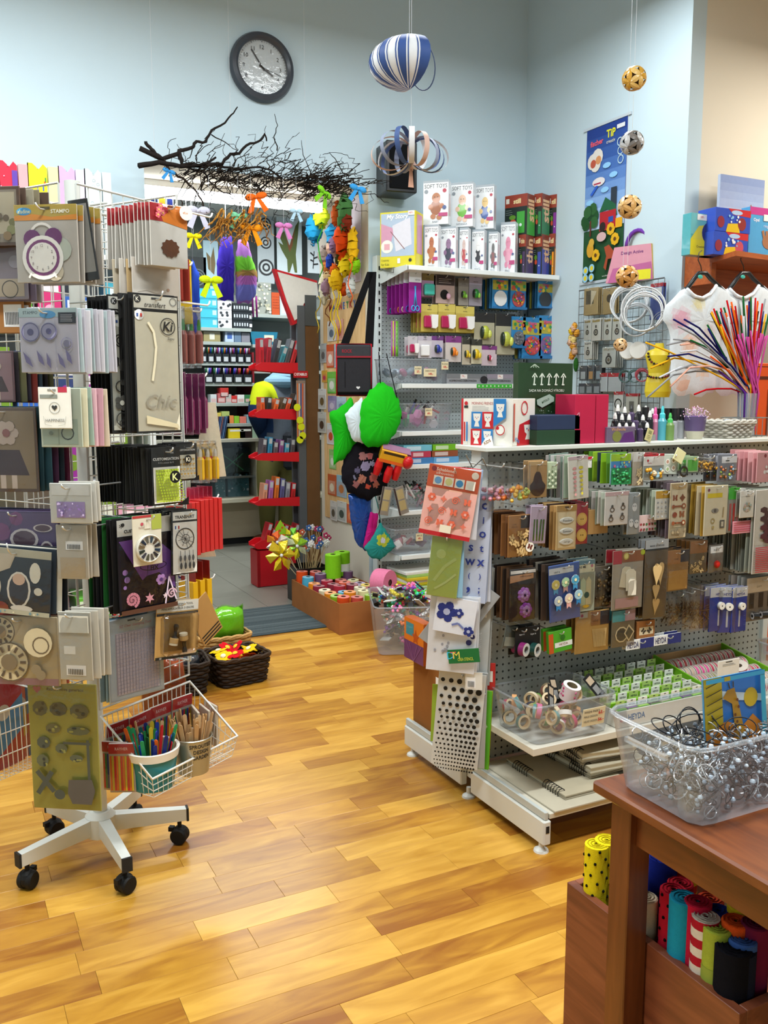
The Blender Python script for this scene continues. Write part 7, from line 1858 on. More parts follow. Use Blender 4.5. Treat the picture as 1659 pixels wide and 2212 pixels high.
def strings(fr,pts_list,c='16161a',rad=.003):
 def f(r):
  for pts in pts_list:
   O(MB(c).tube([lp(fr,r,x,y,dd)for(x,y,dd)in pts],rad,n=5),'cord','fabric',r)
 return f
sack(F48c,[(822,825),(800,842),(779,875),(777,930),(783,958),(800,967),(835,962),(858,930),(868,900),(862,865),(845,835)],'bright green drawstring gym bag hanging at the bay post','bag','1fb01c',0,.06,name='gym_bag',deco=strings(F48c,[[(818,760,0),(822,828,.03)],[(835,765,0),(868,905,.02)]]))
sack(F49b,[(758,858),(735,880),(710,892),(722,950),(720,1004),(745,990),(770,955),(778,900)],'second bright green gym bag folded to a point beside the first','bag','1ca41a',0,.04,name='gym_bag')
sack(F49b,[(782,858),(762,876),(745,895),(752,925),(762,952),(786,958),(790,900)],'white gym bag squeezed between the two green ones','bag','c9d8e0',.06,.03,name='gym_bag')
sack(F50,[(762,956),(742,990),(736,1030),(750,1062),(795,1082),(832,1062),(846,1010),(835,962),(800,952)],'black gym bag with a faded multicolour print','bag','15141a',.08,.05,name='gym_bag',rings=14,paint=[(778,985,9,'9a6a6a'),(792,984,7,'a05a5a'),(782,1006,10,'8a84a4'),(765,1015,6,'54506a'),(797,1000,6,'8a8aa0'),(775,1033,9,'a06a5a'),(763,1045,7,'8a5a5a'),(800,1030,10,'a85a54'),(812,1020,6,'7a6a7a'),(788,1050,6,'b04a3a'),(760,1030,4,'6a6a80'),(806,1046,6,'9a5a4a')])
sack(F50,[(752,1068),(800,1060),(803,1120),(790,1192),(768,1172),(757,1120)],'shiny dark blue gym bag low at the bay post','bag','1c4a9a',.05,.03,'foil',name='gym_bag')
sack(F50,[(800,1106),(818,1110),(812,1150),(792,1188),(784,1182)],'magenta gym bag seen on edge','bag','b01c70',.09,.02,name='gym_bag')
sack(F50,[(822,1128),(856,1180),(822,1209),(800,1205),(786,1182)],'teal gym bag with a lime flower applique','bag','2a8a84',.1,.025,name='gym_bag',rings=14,paint=[(824+9*math.cos(k*1.257),1166+9*math.sin(k*1.257),6,'b0bc3a')for k in range(5)]+[(824,1166,6,'c9ccdc')],deco=strings(F50,[[(808,1060,.08),(818,1100,.1),(822,1130,.1)]],'1f6a66'))
u,z=F48c.at(842,985);r=T('hammer_box','orange and yellow carton of red toy hammers hung at the bay post','toy box',F48c.w(u,.04,z),-.35,rx=.35,ry=.25)
m=MB('d9a01c');m.bbox(-.08,-.04,-.035,.08,.05,.045,.004);m.panel(-.08,-.035,.08,.045,-.04);m.rect(.1,.1,.9,.3,'2a1c0c');m.rect(0,.75,1,1,'e0601c');O(m,'carton_box','card_gloss',r)
O(MB('9a6a8a').bbox(-.075,-.03,.0455,.1,.06,.05,.001),'lid_flap','card_gloss',r)
for(x,y,zz)in((-.07,-.02,-.075),(0,-.03,-.105),(.05,-.02,-.08),(.09,-.06,.01),(.1,0,-.02)):
 m=MB('c4101c')
 if zz<-.05:m.lathe([(0,-.06),(.02,-.055),(.026,0),(.02,.045),(0,.045)],n=12,at=(x,y,zz))
 else:m.ball(x,y,zz,.032,None,12,8,(1,.9,1.2))
 O(m,'red_hammer','plastic',r)
for i,(x,nm)in enumerate(((838,'left'),(860,'right'))):
 HP(F48c,(x-11,1052,x+11,1113),.06,'%s small pack of cream sponge squares below the red hammers'%nm,'sponge pack','9a948a',lambda p:(p.rect(.2,.1,.85,.45,'c9b884'),p.rect(.2,.5,.85,.85,'c4b27c'),p.rect(0,0,.15,1,'3a2a2a')),film=.004,tilt=(.2,-.25)[i])
cr=T('roll_carton','long low brown carton of deco ribbon rolls by the opening','carton',(2.045,4.6,.0005))
CW,CD,CH=.4,.76,.185
m=MB('9a6236');t_=.005
m.box(0,0,0,CW,t_,CH);m.box(0,CD-t_,0,CW,CD,CH);m.box(0,t_,0,t_,CD-t_,CH);m.box(CW-t_,t_,0,CW,CD-t_,CH);m.box(t_,t_,0,CW-t_,CD-t_,t_)
O(m,'carton_box','carton',cr)
O(MB('8a5a34').box(.007,.007,.006,CW-.007,CD-.007,.083),'inner_floor','carton',cr)
rcol=[('d04a1c','burnt orange'),('a82a3a','wine red'),('8a2a3a','dark red'),('e0861c','orange'),('d8cca8','cream'),('d9bc1c','yellow'),('4aa0c0','light blue'),('c04a3a','brick red'),('dcd49a','pale yellow'),('8ab01e','lime'),('6a4a6a','plum'),('b8a0c0','lilac')]
rme=[]
for c,nm in rcol:
 m=MB(c);m.lathe([(.013,0),(.036,0),(.037,.002),(.037,.108),(.036,.11),(.015,.11),(.013,.02)],n=18,cols=['888',c,c,mixc(c,'ffffff',.2),mixc(c,'ffffff',.15),'3a2a1c']);me=m.mesh('ribbon_roll');me.materials.append(MATS['fabric']);rme.append(me)
order=[0,3,4,5,6,7,8,1,3,10,9,5,2,1,2,11,4,2,7,10,3,1,0,8,9,6,2,11]
k=0
for j in range(8):
 for i in range(4):
  q=order[(j*4+i*5)%len(order)]
  o=bpy.data.objects.new('ribbon_roll',rme[q]);COL.objects.link(o)
  o.location=(2.045+.052+i*.093+jit(.006),4.6+CD-.055-j*.091+jit(.006),.085+(.03 if j<2 else 0)+R.uniform(0,.02));o.rotation_euler=(jit(.06),jit(.06),0)
  tag(o,'%s ribbon roll standing in row %s, place %s of the brown carton'%(rcol[q][1],['one','two','three','four','five','six','seven','eight'][j],['one','two','three','four'][i]),'ribbon roll','ribbon rolls in the brown carton')
for i,(x,y)in enumerate(((2.27,5.2),(2.36,5.26))):
 r=T('tulle_roll',('front','rear')[i]+' tall lime green tulle roll standing on the ribbon rolls','tulle roll',(x,y,.205))
 O(MB('7ac01e').lathe([(.014,0),(.05,0),(.052,.004),(.052,.15),(.05,.155),(.018,.155),(.016,.05)],n=20,cols=['888','7ac01e','7ac01e','86cc2a','8fd03a','3a2a1c']),'tulle','fabric',r)
 O(MB('dfe4dc').lathe([(.0525,.03),(.0525,.08)],n=20),'label_band','paper',r)if i else None
r=T('tulle_roll','fat pink tulle roll lying on its side at the carton end','tulle roll',(2.4,4.74,.255),.5,rx=PI/2)
O(MB('d97a9a').lathe([(.02,-.05),(.075,-.05),(.078,-.04),(.078,.04),(.075,.05),(.02,.05)],n=24),'tulle','fabric',r)
O(MB('4a2a24').lathe([(0,-.045),(.021,-.045),(.021,.045),(0,.045)],n=14),'core','paper',r)
TBx,TBy=2.31,4.27
tub('big clear tub of colourful bead bags on the floor by the opening',(TBx,TBy,.001),.5,.4,.27,math.radians(68),True,grow=1.16)
bc=['d0408a','3ac04a','2a2a34','e0d03a','e0702a','2a6ad0','d9d9dc','c02a3a','8a3ab0','1a1a1c','4ad0c0','f07ab0']
bn=['magenta','green','black','yellow','orange','blue','white','red','violet','jet black','aqua','pink']
def bead_bag(i,loc,lab):
 c=bc[i%12];r=T('bead_bag',lab,'bead bag',loc,R.uniform(0,6.3),'bead bags in the floor tub',rx=jit(.7),ry=jit(.7))
 m=MB(c)
 for k in range(16):
  m.ball(R.uniform(-.028,.028),R.uniform(-.045,.035),R.uniform(-.006,.012),.009,R.choice([c,c,bc[(i*7+k)%12]]),6,4)
 O(m,'beads','plastic',r)['kind']='stuff'
 if i%3==0:O(MB('fff').bbox(-.036,-.054,-.014,.036,.05,.02,.008),'bag_film','film',r)
 h=MB('3a3a3c' if i%3 else 'c9c9c4');h.bbox(-.036,.05,-.002,.036,.08,.003,.0006);O(h,'header_card','paper',r)
zone=['left','middle','right']
for i in range(64):
 a=R.uniform(0,2*PI);q=math.sqrt(R.random());x=q*math.cos(a)*.17;y=q*math.sin(a)*.13
 ca,sa=math.cos(math.radians(68)),math.sin(math.radians(68))
 lay=i//16
 z=(.06,.15,.235,.265)[min(lay,3)]+R.uniform(0,.03)+(.02*(1-q)if lay>=2 else 0)
 bead_bag(i,(TBx+(x*ca-y*sa)*(.82+.07*lay),TBy+(x*sa+y*ca)*(.82+.07*lay),z),'%s bead bag in the %s layer of the floor tub'%(bn[i%12],('bottom','middle','upper','top')[min(lay,3)]))
pc_=Vector((2.22,5.5,0))
r=T('black_crate','black crate of pinwheels and stick ornaments in the passage','crate',pc_)
m=MB('141214');s=.11
m.box(-s,-s,.001,s,-s+.008,.24);m.box(-s,s-.008,.001,s,s,.24);m.box(-s,-s+.008,.001,-s+.008,s-.008,.24);m.box(s-.008,-s+.008,.001,s,s-.008,.24);m.box(-s+.008,-s+.008,.001,s-.008,s-.008,.01);O(m,'crate_box','plastic',r)
def pinwheel(x,y,Y,R_,cols,lab,n=6):
 f=Fr(0,Y,0);u,z=f.at(x,y)
 t=T('pinwheel',lab,'pinwheel',(u,Y,z),jit(.3),'pinwheels in the black crate',ry=R.uniform(0,1),rx=-.2)
 for k in range(n):
  a=2*PI*k/n;m=MB(cols[k%len(cols)]);m.M=Matrix.Rotation(a,4,'Y')
  m.add([(0,0,0),(R_*.25,-.01,R_*.5),(R_*.15,-.004,R_),(-R_*.35,.01,R_*.7),(-.1*R_,.004,.2*R_),(0,-.03,.3*R_)],[(0,1,5),(1,2,5),(2,3,5),(3,4,5),(4,0,5)],None,False);O(m,'vane','foil',t)
 O(MB('dcdcd8').ball(0,-.012,0,.012,None,8,6),'hub','plastic',t)
 b=Vector((pc_.x-u+jit(.05),pc_.y-Y+jit(.05),.05-z));m=MB('d9d0b0');Mi=t.rotation_euler.to_matrix().inverted();m.tube([(0,.008,0),Mi@b],.003,n=5);O(m,'stick','plastic',t)
pinwheel(606,1200,5.3,.11,['e0c81c','dcc42a','d9b81c'],'big yellow foil pinwheel leaning out to the left')
pinwheel(598,1172,5.36,.08,['e0601c','e8e0d0','d9861c'],'orange and white pinwheel behind the yellow one')
pinwheel(640,1180,5.36,.09,['d9d42a','8ac02a','c9d8b0'],'yellow-green foil pinwheel in the middle')
pinwheel(630,1160,5.45,.07,['6ac02a','e8d82a'],'lime pinwheel standing highest of the foil ones')
f=Fr(0,5.46,0);u,z=f.at(606,1148)
t=T('paper_bird','green and orange spotted paper bird on a stick in the crate','stick ornament',(u,5.46,z));m=MB('8ab81e');m.prism([(0,.075),(.035,.02),(.03,-.05),(-.03,-.05),(-.035,.02)],-.004,.004);m.panel(-.035,-.05,.035,.075,-.004);m.rect(.1,.75,.9,1,'e05a1c');m.circ(.4,.55,.12,'c04a1c');m.circ(.65,.4,.1,'c04a1c');O(m,'bird','card_gloss',t);O(MB('d9c9a0').tube([(0,.006,-.05),(pc_.x-u,.05,.05-z)],.003,n=5),'stick','plastic',t)
for i in range(26):
 x=R.uniform(652,715);y=1130+abs(x-685)*.5+R.uniform(0,55);Y=5.42+jit(.1)
 f=Fr(0,Y,0);u,z=f.at(x,y);cs=[('2a5a9a','blue'),('9ab4c8','pale blue'),('b04a2a','rust'),('dcdcdc','white'),('a82a5a','berry')];c,nm=cs[i%5 if x<697 else 4-i%2]
 t=T('stick_flower','%s paper flower on a stick at the %s of the crate'%(nm,'left' if x<672 else 'middle' if x<695 else 'right'),'stick flower',(u,Y,z),0,'stick flowers in the black crate')
 m=MB(c)
 for k in range(5):
  a=2*PI*k/5;m.ball(.013*math.cos(a),0,.013*math.sin(a),.0095,c,7,4,(1,.4,1))
 O(m,'petals','card_gloss',t);O(MB('e8e4d8').ball(0,-.005,0,.006,None,6,4),'centre','plastic',t)
 O(MB('c9b080').tube([(0,.005,0),(pc_.x-u+jit(.05),pc_.y-Y+jit(.05),.05-z)],.0018,n=4),'stick','plastic',t)
SY=7.9
FS=Fr(0,SY,0)
bs=T('back_shelving','long grey shop shelving with counter along the far wall of the back room','shelving',(1.,SY,0))
def spart(name,c,mat,fn,par=None):
 m=MB(c);m.M=Matrix.Translation((-1.,-SY,0));fn(m);return O(m,name,mat,par or bs)
spart('back_panel','8a8f8a','painted',lambda m:m.box(1.,8.36,0,3.9,8.4,2.3))
LVL=[FS.at(480,y)[1]for y in(708,738,783,827,870,914)]
for k,z in enumerate(LVL):
 spart('shelf','9aa29c','painted',lambda m:m.bbox(1.,SY+.02*k if k<2 else SY-.03*(k-1),z-.03,2.66,8.36,z,.002))
RZ_=[FS.at(600,y)[1]for y in(680,745,800,850,905)]
for z in RZ_:
 spart('shelf','9aa29c','painted',lambda m:m.bbox(2.67,SY,z-.03,3.9,8.36,z,.002))
spart('divider','7a1c24','painted',lambda m:m.box(2.655,SY-.02,.98,2.672,8.36,1.75))
CTZ=FS.at(480,946)[1]
spart('counter_top','a8a594','painted',lambda m:m.bbox(1.,SY-.2,CTZ-.03,3.9,8.36,CTZ,.002))
LGZ=FS.at(480,1072)[1]
spart('ledge','c4bda4','painted',lambda m:m.bbox(1.,SY-.25,LGZ-.035,3.9,8.36,LGZ,.002))
spart('plinth_panel','a89a7c','laminate_grey',lambda m:m.box(1.,SY-.02,.06,3.9,SY,LGZ-.036))
spart('kick_board','1a1a18','rubber',lambda m:m.box(1.,SY,0,3.9,SY+.02,.06))
spart('cabinet_back','14181a','painted',lambda m:m.box(1.,SY+.2,LGZ,2.62,SY+.22,CTZ-.031))
spart('glass_pane','fff','film',lambda m:m.box(1.,SY-.17,LGZ+.002,2.62,SY-.165,CTZ-.032))
for x in(2.62,1.98):
 spart('cabinet_post','b0a98e','painted',lambda m:m.box(x,SY-.18,LGZ,x+.035,SY+.2,CTZ-.031))
def sbox(bb,z,label,cat,c,art=None,depth=.16,name='shop_box',zt=None,Y=SY+.03,rz=0):
 f=Fr(0,Y,0);u0,_,u1,z1=f.box(*bb)
 m=MB(c);w=u1-u0;h=(zt or max(z1,z+.03))-z
 m.bbox(0,0,0,w,depth,h,.0015);m.panel(0,0,w,h,0)
 if art:art(m)
 return one(m,name,'card_gloss',label,cat,(u0,Y,z+.0006),rz)
for i in range(4):
 h=.085;sbox((428,690,470,700),LVL[0]+h*i,'turquoise archive box, %s of four stacked on the far shelf'%['lowest','second','third','top'][i],'storage box','3aa8c0',lambda p:(p.rect(.75,.2,.95,.7,'a8d4dc'),p.rect(0,0,1,.15,'2f98b0')),zt=LVL[0]+h*(i+1)-.002)
for i in range(3):
 h=.075+.01*(i==1);sbox((471,690,501,700),LVL[0]+.08*i,'white storage box with black dots, %s of three'%['lowest','middle','top'][i],'storage box','c9ccce',lambda p:[p.circ(R.uniform(.1,.9),R.uniform(.2,.8),.1,'2a2a2e',9)for k in range(4)],zt=LVL[0]+.08*i+.078)
 sbox((503,690,545,700),LVL[0]+.075*i,'black storage box with white bars, %s of three'%['lowest','middle','top'][i],'storage box','16181c',lambda p:([p.rect(.06+.13*k,.3,.13+.13*k,.7,'b4b8bc')for k in range(6)],p.rect(.85,.4,.98,.8,'dcdcdc')),zt=LVL[0]+.075*i+.073)
for(bb,lab,c,art)in(((440,716,476,737),'kraft box with a white label on the second far shelf','8f8458',lambda p:p.rect(.35,.2,.65,.8,'c9c8b8')),((486,712,505,737),'white and blue printed box on the second far shelf','a8b8d0',lambda p:p.rect(.25,.25,.8,.75,'3a5a9a')),((506,715,521,737),'dark blue grey box on the second far shelf','5a7088',None),((522,719,540,737),'small mauve grey box on the second far shelf','7a7880',None)):
 sbox(bb,LVL[1],lab,'box',c,art)
f=Fr(0,SY+.02,0);u0,_,u1,z1=f.box(541,712,600,742)
m=MB('1a6a84');m.prism([(.02,0),(u1-u0-.02,0),(u1-u0,.115),(0,.115)],0,.2);m.panel(0,0,u1-u0,.115,0);m.rect(.5,.25,.85,.75,'c9c8b0');one(m,'plastic_bin','plastic','teal plastic bin with a paper label on the right far shelf','bin',(u0,SY+.02,RZ_[1]+.001))
sbox((547,610,586,675),RZ_[0],'stack of clear packs with gold print on the upper right far shelf','pack stack','8f9288',lambda p:blobs(p,.05,.05,.95,.95,40,['c9c4a8','54584e','a8a48a','d9d8cc'],.07))
sbox((587,632,604,678),RZ_[0],'orange punched storage box on the upper right far shelf','storage box','b4481c',lambda p:[p.circ(.2+.2*(k%4),.2+.12*(k//4),.05,'7a2a10',6)for k in range(20)])
sbox((605,640,624,680),RZ_[0],'white and light blue box on the upper right far shelf','box','b0c8d8',lambda p:p.rect(.2,.1,.8,.9,'d4dce0'))
PC_=['2a2a34','1c3a9a','8a1c2c','1c6a3a','5a2a8a','c0501c','b9bcc0','1a1a1a']
def pen_display(x0,x1,yb,z,i,row):
 f=Fr(0,SY-.04,0);u0,_=f.at(x0,yb);u1,_=f.at(x1,yb);w=u1-u0-.004
 r=T('pen_display','black pen display box %s on the %s far shelf'%(['one','two','three','four','five','six','seven'][i],row),'pen display',(u0,SY-.04 if row=='third' else SY-.07,z+.0006),0,'pen displays on the far shelves')
 m=MB('15161a');m.box(0,0,0,w,.09,.075);m.panel(0,0,w,.075,0);m.rect(.2,.35,.85,.9,'b4b8ba');O(m,'display_box','plastic',r)
 for k in range(5):
  c=PC_[(i*3+k*(2 if row=='third' else 3))%8]
  O(MB(c).tube([(w*(.15+.17*k),.04,.074),(w*(.15+.17*k)+jit(.004),.03,.13)],.006,n=6),'pen','plastic',r)
for i in range(7):pen_display(433+i*16,448+i*16,780,LVL[2],i,'third')
for i in range(5):pen_display(440+i*21,460+i*21,826,LVL[3],i,'fourth')
for i,(x0,x1,y0,c,nm)in enumerate(((455,468,852,'c4c8c8','white'),(470,487,850,'b05a5a','pale red'),(476,494,838,'b02a2a','bright red'),(488,500,852,'a8a8a4','grey'),(500,512,855,'c03030','scarlet'),(513,528,853,'d9d9d6','white and red'),(529,543,853,'3a7a4a','green'))):
 sbox((x0,y0,x1,869),LVL[4]+(.05 if i==2 else 0),'%s eraser box on the fifth far shelf'%nm,'small box',c,lambda p:p.rect(.1,.5,.9,.9,'c9a8a4'),.1,Y=SY-.08)
for i,(x0,x1,y0,c,nm)in enumerate(((460,478,892,'c4b04a','yellow'),(479,496,889,'a8b86a','lime'),(488,505,898,'e08a4a','orange'),(506,517,899,'8ac03a','light green'),(518,532,900,'e07a6a','coral'),(533,545,896,'8aa8b0','grey blue'))):
 sbox((x0,y0,x1,913),LVL[5],'%s sticky note block on the lowest far shelf'%nm,'note block',c,None,.1,Y=SY-.11)
for i in range(9):
 c=['3a5a8a','4a6a9a','7a4a4a','2a4a7a','54688a','8a5a5a','3a4a6a','5a7aa0','2a3a5a'][i]
 f=Fr(0,SY-.15,0);u,_=f.at(456+i*3.4,930)
 one(MB(c).bbox(0,0,0,.008,.16,.2,.001),'document_folder','card_gloss','%s document folder number %s leaning on the far counter'%(['blue','steel blue','brown red','navy','slate','rust','dark blue','light blue','ink blue'][i],['one','two','three','four','five','six','seven','eight','nine'][i]),'folder',(u,SY-.15,CTZ+.003),0,'folders on the far counter',ry=.2)
for i,(x0,x1,y0,y1,c,nm)in enumerate(((493,530,926,944,'d9c21c','yellow plastic folder lying on the far counter'),(518,545,925,944,'2a1c1c','black and red case lying on the far counter'),(545,572,912,945,'9ab49c','clear green pack standing on the far counter'))):
 sbox((x0,y0,x1,y1),CTZ,nm,'office item',c,lambda p:p.rect(.1,.1,.9,.3,'dcdcd0'),.15,'office_item',Y=SY-.12)
for i,(x0,x1,y0,y1,c,nm)in enumerate(((465,487,1025,1065,'3f6a70','teal patterned case at the left inside the cabinet'),(492,538,1020,1068,'2a5a64','dark teal patterned case at the right inside the cabinet'),(465,540,968,1015,'10201c','dark green printed bag on the upper cabinet shelf'))):
 sbox((x0,y0,x1,y1),LGZ if i<2 else LGZ+.19,nm,'case',c,lambda p:blobs(p,.05,.1,.95,.9,20,[mixc(c,'ffffff',.3),mixc(c,'000000',.3)],.06)if i<2 else(p.line([(.2,.2),(.8,.8)],.03,'2a6a44'),p.line([(.8,.2),(.2,.8)],.03,'2a6a44')),.1,'pattern_case',Y=SY-.1)
spart('cabinet_shelf','6a6a60','painted',lambda m:m.box(1.,SY-.15,LGZ+.175,2.62,SY+.2,LGZ+.19))
FP=Fr(0,8.1,0)
def poster(bb,label,c,art,Y=8.1,cat='poster'):
 f=Fr(0,Y,0);u0,z0,u1,z1=f.box(*bb);w,h=u1-u0,z1-z0
 r=T('hanging_poster',label,cat,(u0,Y,z0));m=MB(c);m.box(0,0,0,w,.004,h);O(m,'sheet','paper',r)
 p=MB();p.panel(0,0,w,h,0);art(p);O(p,'print','paper',r)
 O(MB('888').tube([(w/2,.002,h),(w/2,.002,2.995-z0)],.002,n=4),'cord','metal',r)
def rings(spots,c1):
 def f(p):
  for(x,y,q)in spots:
   for k in range(4):
    p.circ(x,y,q*(1-.24*k),c1 if k%2==0 else 'b4bcbc',20)
 return f
poster((408,555,446,642),'black poster with a grey target spiral','2a2e2e',lambda p:[p.circ(.5,.5,.46-.07*k,('5a6262','1c2020')[k%2],20)for k in range(6)])
poster((556,455,592,612),'white poster of three black concentric circle targets','a9b2b4',rings([(.5,.18,.34),(.5,.44,.34),(.5,.78,.46)],'2a2c2e'))
def dino(p):
 c='54602e'
 p.pol([(.1,.35),(.3,.25),(.5,.5),(.75,.15),(.9,.05),(.85,.3),(.75,.65),(.8,.97),(.7,.97),(.62,.8),(.5,.97),(.42,.97),(.4,.75),(.2,.6),(.05,.45),(.25,.5)],c)
 p.pol([(.3,.25),(.5,.5),(.75,.15),(.62,.5),(.5,.62)],'7a4a2a');p.line([(.05,.1),(.3,.2)],.06,'6a4a30')
poster((598,468,652,592),'white poster of a large green dinosaur','c4d0d2',dino)
poster((440,520,472,642),'pale blue poster of a small dark dinosaur','9fb8c0',lambda p:(p.pol([(.2,.2),(.5,.3),(.7,.1),(.8,.4),(.7,.6),(.3,.5)],'6a5a3a'),p.pol([(.2,.7),(.8,.65),(.75,.95),(.6,.8),(.4,.8),(.35,.97),(.2,.97)],'3a5a44')))
poster((664,432,692,590),'white poster of black plant silhouettes','c9d2d4',lambda p:[(p.line([(.5,.1+.3*k),(.4,.34+.3*k)],.06,'222'),[p.line([(.45,.16+.3*k+.04*j),(.2+.6*(j%2),.12+.3*k+.05*j)],.1,'222')for j in range(4)])for k in range(3)])
u0,z0,u1,z1=Fr(0,8.35,0).box(650,440,664,600)
FA7=Fr(0,7.,0)
def rail_cord(fr,x,y):
 def f(r):
  v=lp(fr,r,x,y);O(MB('777').tube([v,Vector((v.x,v.y,2.99-r.location.z))],.0025,n=4),'cord','metal',r)
 return f
sack(FA7,[(477,515),(500,508),(506,560),(505,650),(472,648),(468,570)],'deep purple apron hanging in the back room','apron','3a2a9a',0,.03,name='apron',deco=rail_cord(FA7,488,512))
def bands(r):
 rail_cord(FA7,525,520)(r)
 for(x,y)in((545,640),(553,640)):
  O(MB('8a2a7a').tube([lp(FA7,r,x,y,0),lp(FA7,r,x+2,y+45,0)],.008,n=5),'tie','fabric',r)
sack(FA7,[(515,518),(535,520),(545,560),(556,590),(553,635),(540,655),(510,655),(508,560)],'child apron with green pink and lilac bands in the back room','apron','8a5a9a',0,.04,name='apron',deco=bands,rings=14,paint=[(x,y,7,c)for(y,c)in((563,'5a9a2a'),(572,'5a9a2a'),(582,'5a9a2a'),(592,'8a6a3a'),(604,'9a5a9a'),(613,'9a5a9a'),(624,'6a6ab0'),(634,'6a6ab0'),(643,'6a6ab0'))for x in range(510,556,6)])
sack(FA7,[(415,560),(430,590),(434,740),(418,752),(408,690)],'long blue apron at the left of the opening','apron','2a4ab0',0,.03,name='apron',deco=rail_cord(FA7,416,562))
sack(FA7,[(398,560),(412,560),(416,690),(404,690)],'yellow striped apron next to the long blue one','apron','d9b41c',0,.02,name='apron',deco=rail_cord(FA7,405,562))
m=MB('c9d0c4');f=Fr(0,6.9,0);u0,z0,u1,z1=f.box(305,418,375,452);m.bbox(0,0,0,u1-u0,.2,z1-z0,.01);m.panel(0,0,u1-u0,z1-z0,0);m.rect(.3,0,.5,1,'2a3a6a');m.rect(.55,.2,.75,1,'c9b02a');m.rect(.8,.2,.97,1,'2a3a8a')
one(m,'roller_box','painted','pale roller box with blue and yellow stripes under the back room ceiling','roller box',(u0,6.9,z0))
O(MB('888').box(u0,7.,z1-.002,u0+.02,7.02,3.),'hanger','metal',None);tag(bpy.data.objects['hanger'],'thin metal hanger of the striped roller box','hanger')
# red pen stand in the passage
SX0,SX1,SYn,SYf=2.03,2.36,6.02,6.17
FR=Fr(0,SYn,0)
st=T('pen_stand','tall red pen display stand with five trays in the passage','display stand',(SX0,SYn,0))
SM_=Matrix.Translation((-SX0,-SYn,0))
def tpart(name,c,mat,fn,par=None):
 m=MB(c);m.M=SM_.copy();fn(m);return O(m,name,mat,par or st)
up0,up1=FR.at(645,900)[0],FR.at(661,900)[0]
tpart('post','54585c','painted',lambda m:(m.box(up0,SYn,.02,up1,SYn+.03,2.),m.box(up0,SYf-.03,.02,up1,SYf,2.)))
tpart('rear_panel','6a4a2c','carton',lambda m:m.box(up1+.002,SYn,.05,OX1-.004,SYf+.1,FR.at(678,705)[1]))
tpart('grey_top_panel','4a4e50','painted',lambda m:m.box(up1+.002,SYn,FR.at(678,704)[1],OX1-.02,SYf+.1,FR.at(678,638)[1]))
bz=FR.at(590,1188)[1]
tpart('base_box','b81420','painted',lambda m:(m.box(FR.at(556,1235)[0],SYn,.004,FR.at(640,1235)[0],SYf,bz),m.box(FR.at(556,1235)[0]+.002,SYn-.003,.004,FR.at(562,1235)[0],SYn,bz,'8a0c14')))
trz=[]
for(yt,yb)in((783,801),(884,902),(978,993),(1076,1090),(1165,1183)):
 za,zb2=FR.at(600,yt)[1],FR.at(600,yb)[1];ua=FR.at(551,yt)[0];trz.append(za)
 tpart('tray','c81420','painted',lambda m:m.prism([(ua,zb2+.01),(ua,za-.025),(ua+.05,za),(up0,za),(up0,zb2-.02),(ua+.02,zb2)],SYn,SYn+.012)and m.prism([(ua+.01,zb2+.005),(up0,zb2+.005),(up0,zb2+.015),(ua+.01,zb2+.015)],SYn+.012,SYf-.012)and m.prism([(ua,zb2+.01),(ua,za-.025),(ua+.05,za),(up0,za),(up0,zb2-.02),(ua+.02,zb2)],SYf-.012,SYf))
hd_=[(593,580),(686,606),(689,640),(660,655),(650,695),(634,702),(615,650)]
tpart('header_frame','c01420','painted',lambda m:m.prism([FR.at(x,y)for x,y in hd_],SYn+.01,SYn+.06))
tpart('header_board','d8d6d0','paper',lambda m:m.prism([FR.at(x,y)for x,y in[(600,587),(685,611),(688,640),(657,655),(646,686),(637,692),(620,650)]],SYn+.003,SYn+.0098))
sg=T('brand_sign','small red enamel sign with white lettering on the pen stand','sign',FR.w(FR.at(633,809)[0],.01,FR.at(648,816)[1]));w=FR.at(664,809)[0]-FR.at(633,809)[0]
m=MB('b81420');m.box(0,0,0,w,.004,.048);m.panel(0,0,w,.048,0);m.txt('STABILO',.58,.5,.4,'f0f0f0',.7,.03);m.ring(.12,.5,.09,.025,'f0f0f0',10);O(m,'plate','painted',sg)
pnm=['top','second','third','fourth','lowest']
for k in range(5):
 zt_=trz[k]-.04
 cs=[['c81c2c','b0142a','3a3a40','3a90a0','5a5a60','d02a30'],['e05a2a','2a2a2e','e0642a','54402a','d9502a','3a2a20'],['5a5058','3a8ab0','6a5a64','8a4a8a','4aa0c0','54505a'],['e09a7a','b06ab0','e0762a','5a5a90','8a8a98','c01c24'],['c01c28','a81424','c8202c','b81424','c01c28','a81424']][k]
 for i in range(6):
  x=SX0+.06+.043*i;lean=(0,.1,.25,.35,.3,.3)[i]if k<2 else(.3 if k==4 else .1)
  r=T('pen_box','%s set %s in the %s tray of the red stand'%(['clear-lidded','red','dark','bright','tall','slim'][i],['nearest the front','second','third','fourth','fifth','by the post'][i],pnm[k]),'pen set',(x,SYn+.02,zt_),0,'pen sets in the red stand',ry=lean)
  h=(.22,.15,.14,.19,.16)[k]*R.uniform(.75,1.1)
  O(MB(cs[i]).bbox(0,0,0,.032,.09,h,.002),'pen_case','card_gloss',r)
  m=MB(cs[(i+2)%6]);m.panel(0,0,.032,h,0);m.rect(.15,.05,.85,.3,'b4b8bc');m.rect(.3,.4,.7,.95,mixc(cs[i],'000000',.4));O(m,'print','card_gloss',r)
r=T('hang_strip','hang strip of orange pens with round yellow price dots at the stand','pen strip',FR.w(FR.at(647,880)[0],.03,FR.at(647,950)[1]))
m=MB('8a7468');hh=FR.at(647,822)[1]-FR.at(647,950)[1];m.box(-.035,0,0,.035,.004,hh);m.panel(-.035,0,.035,hh,0)
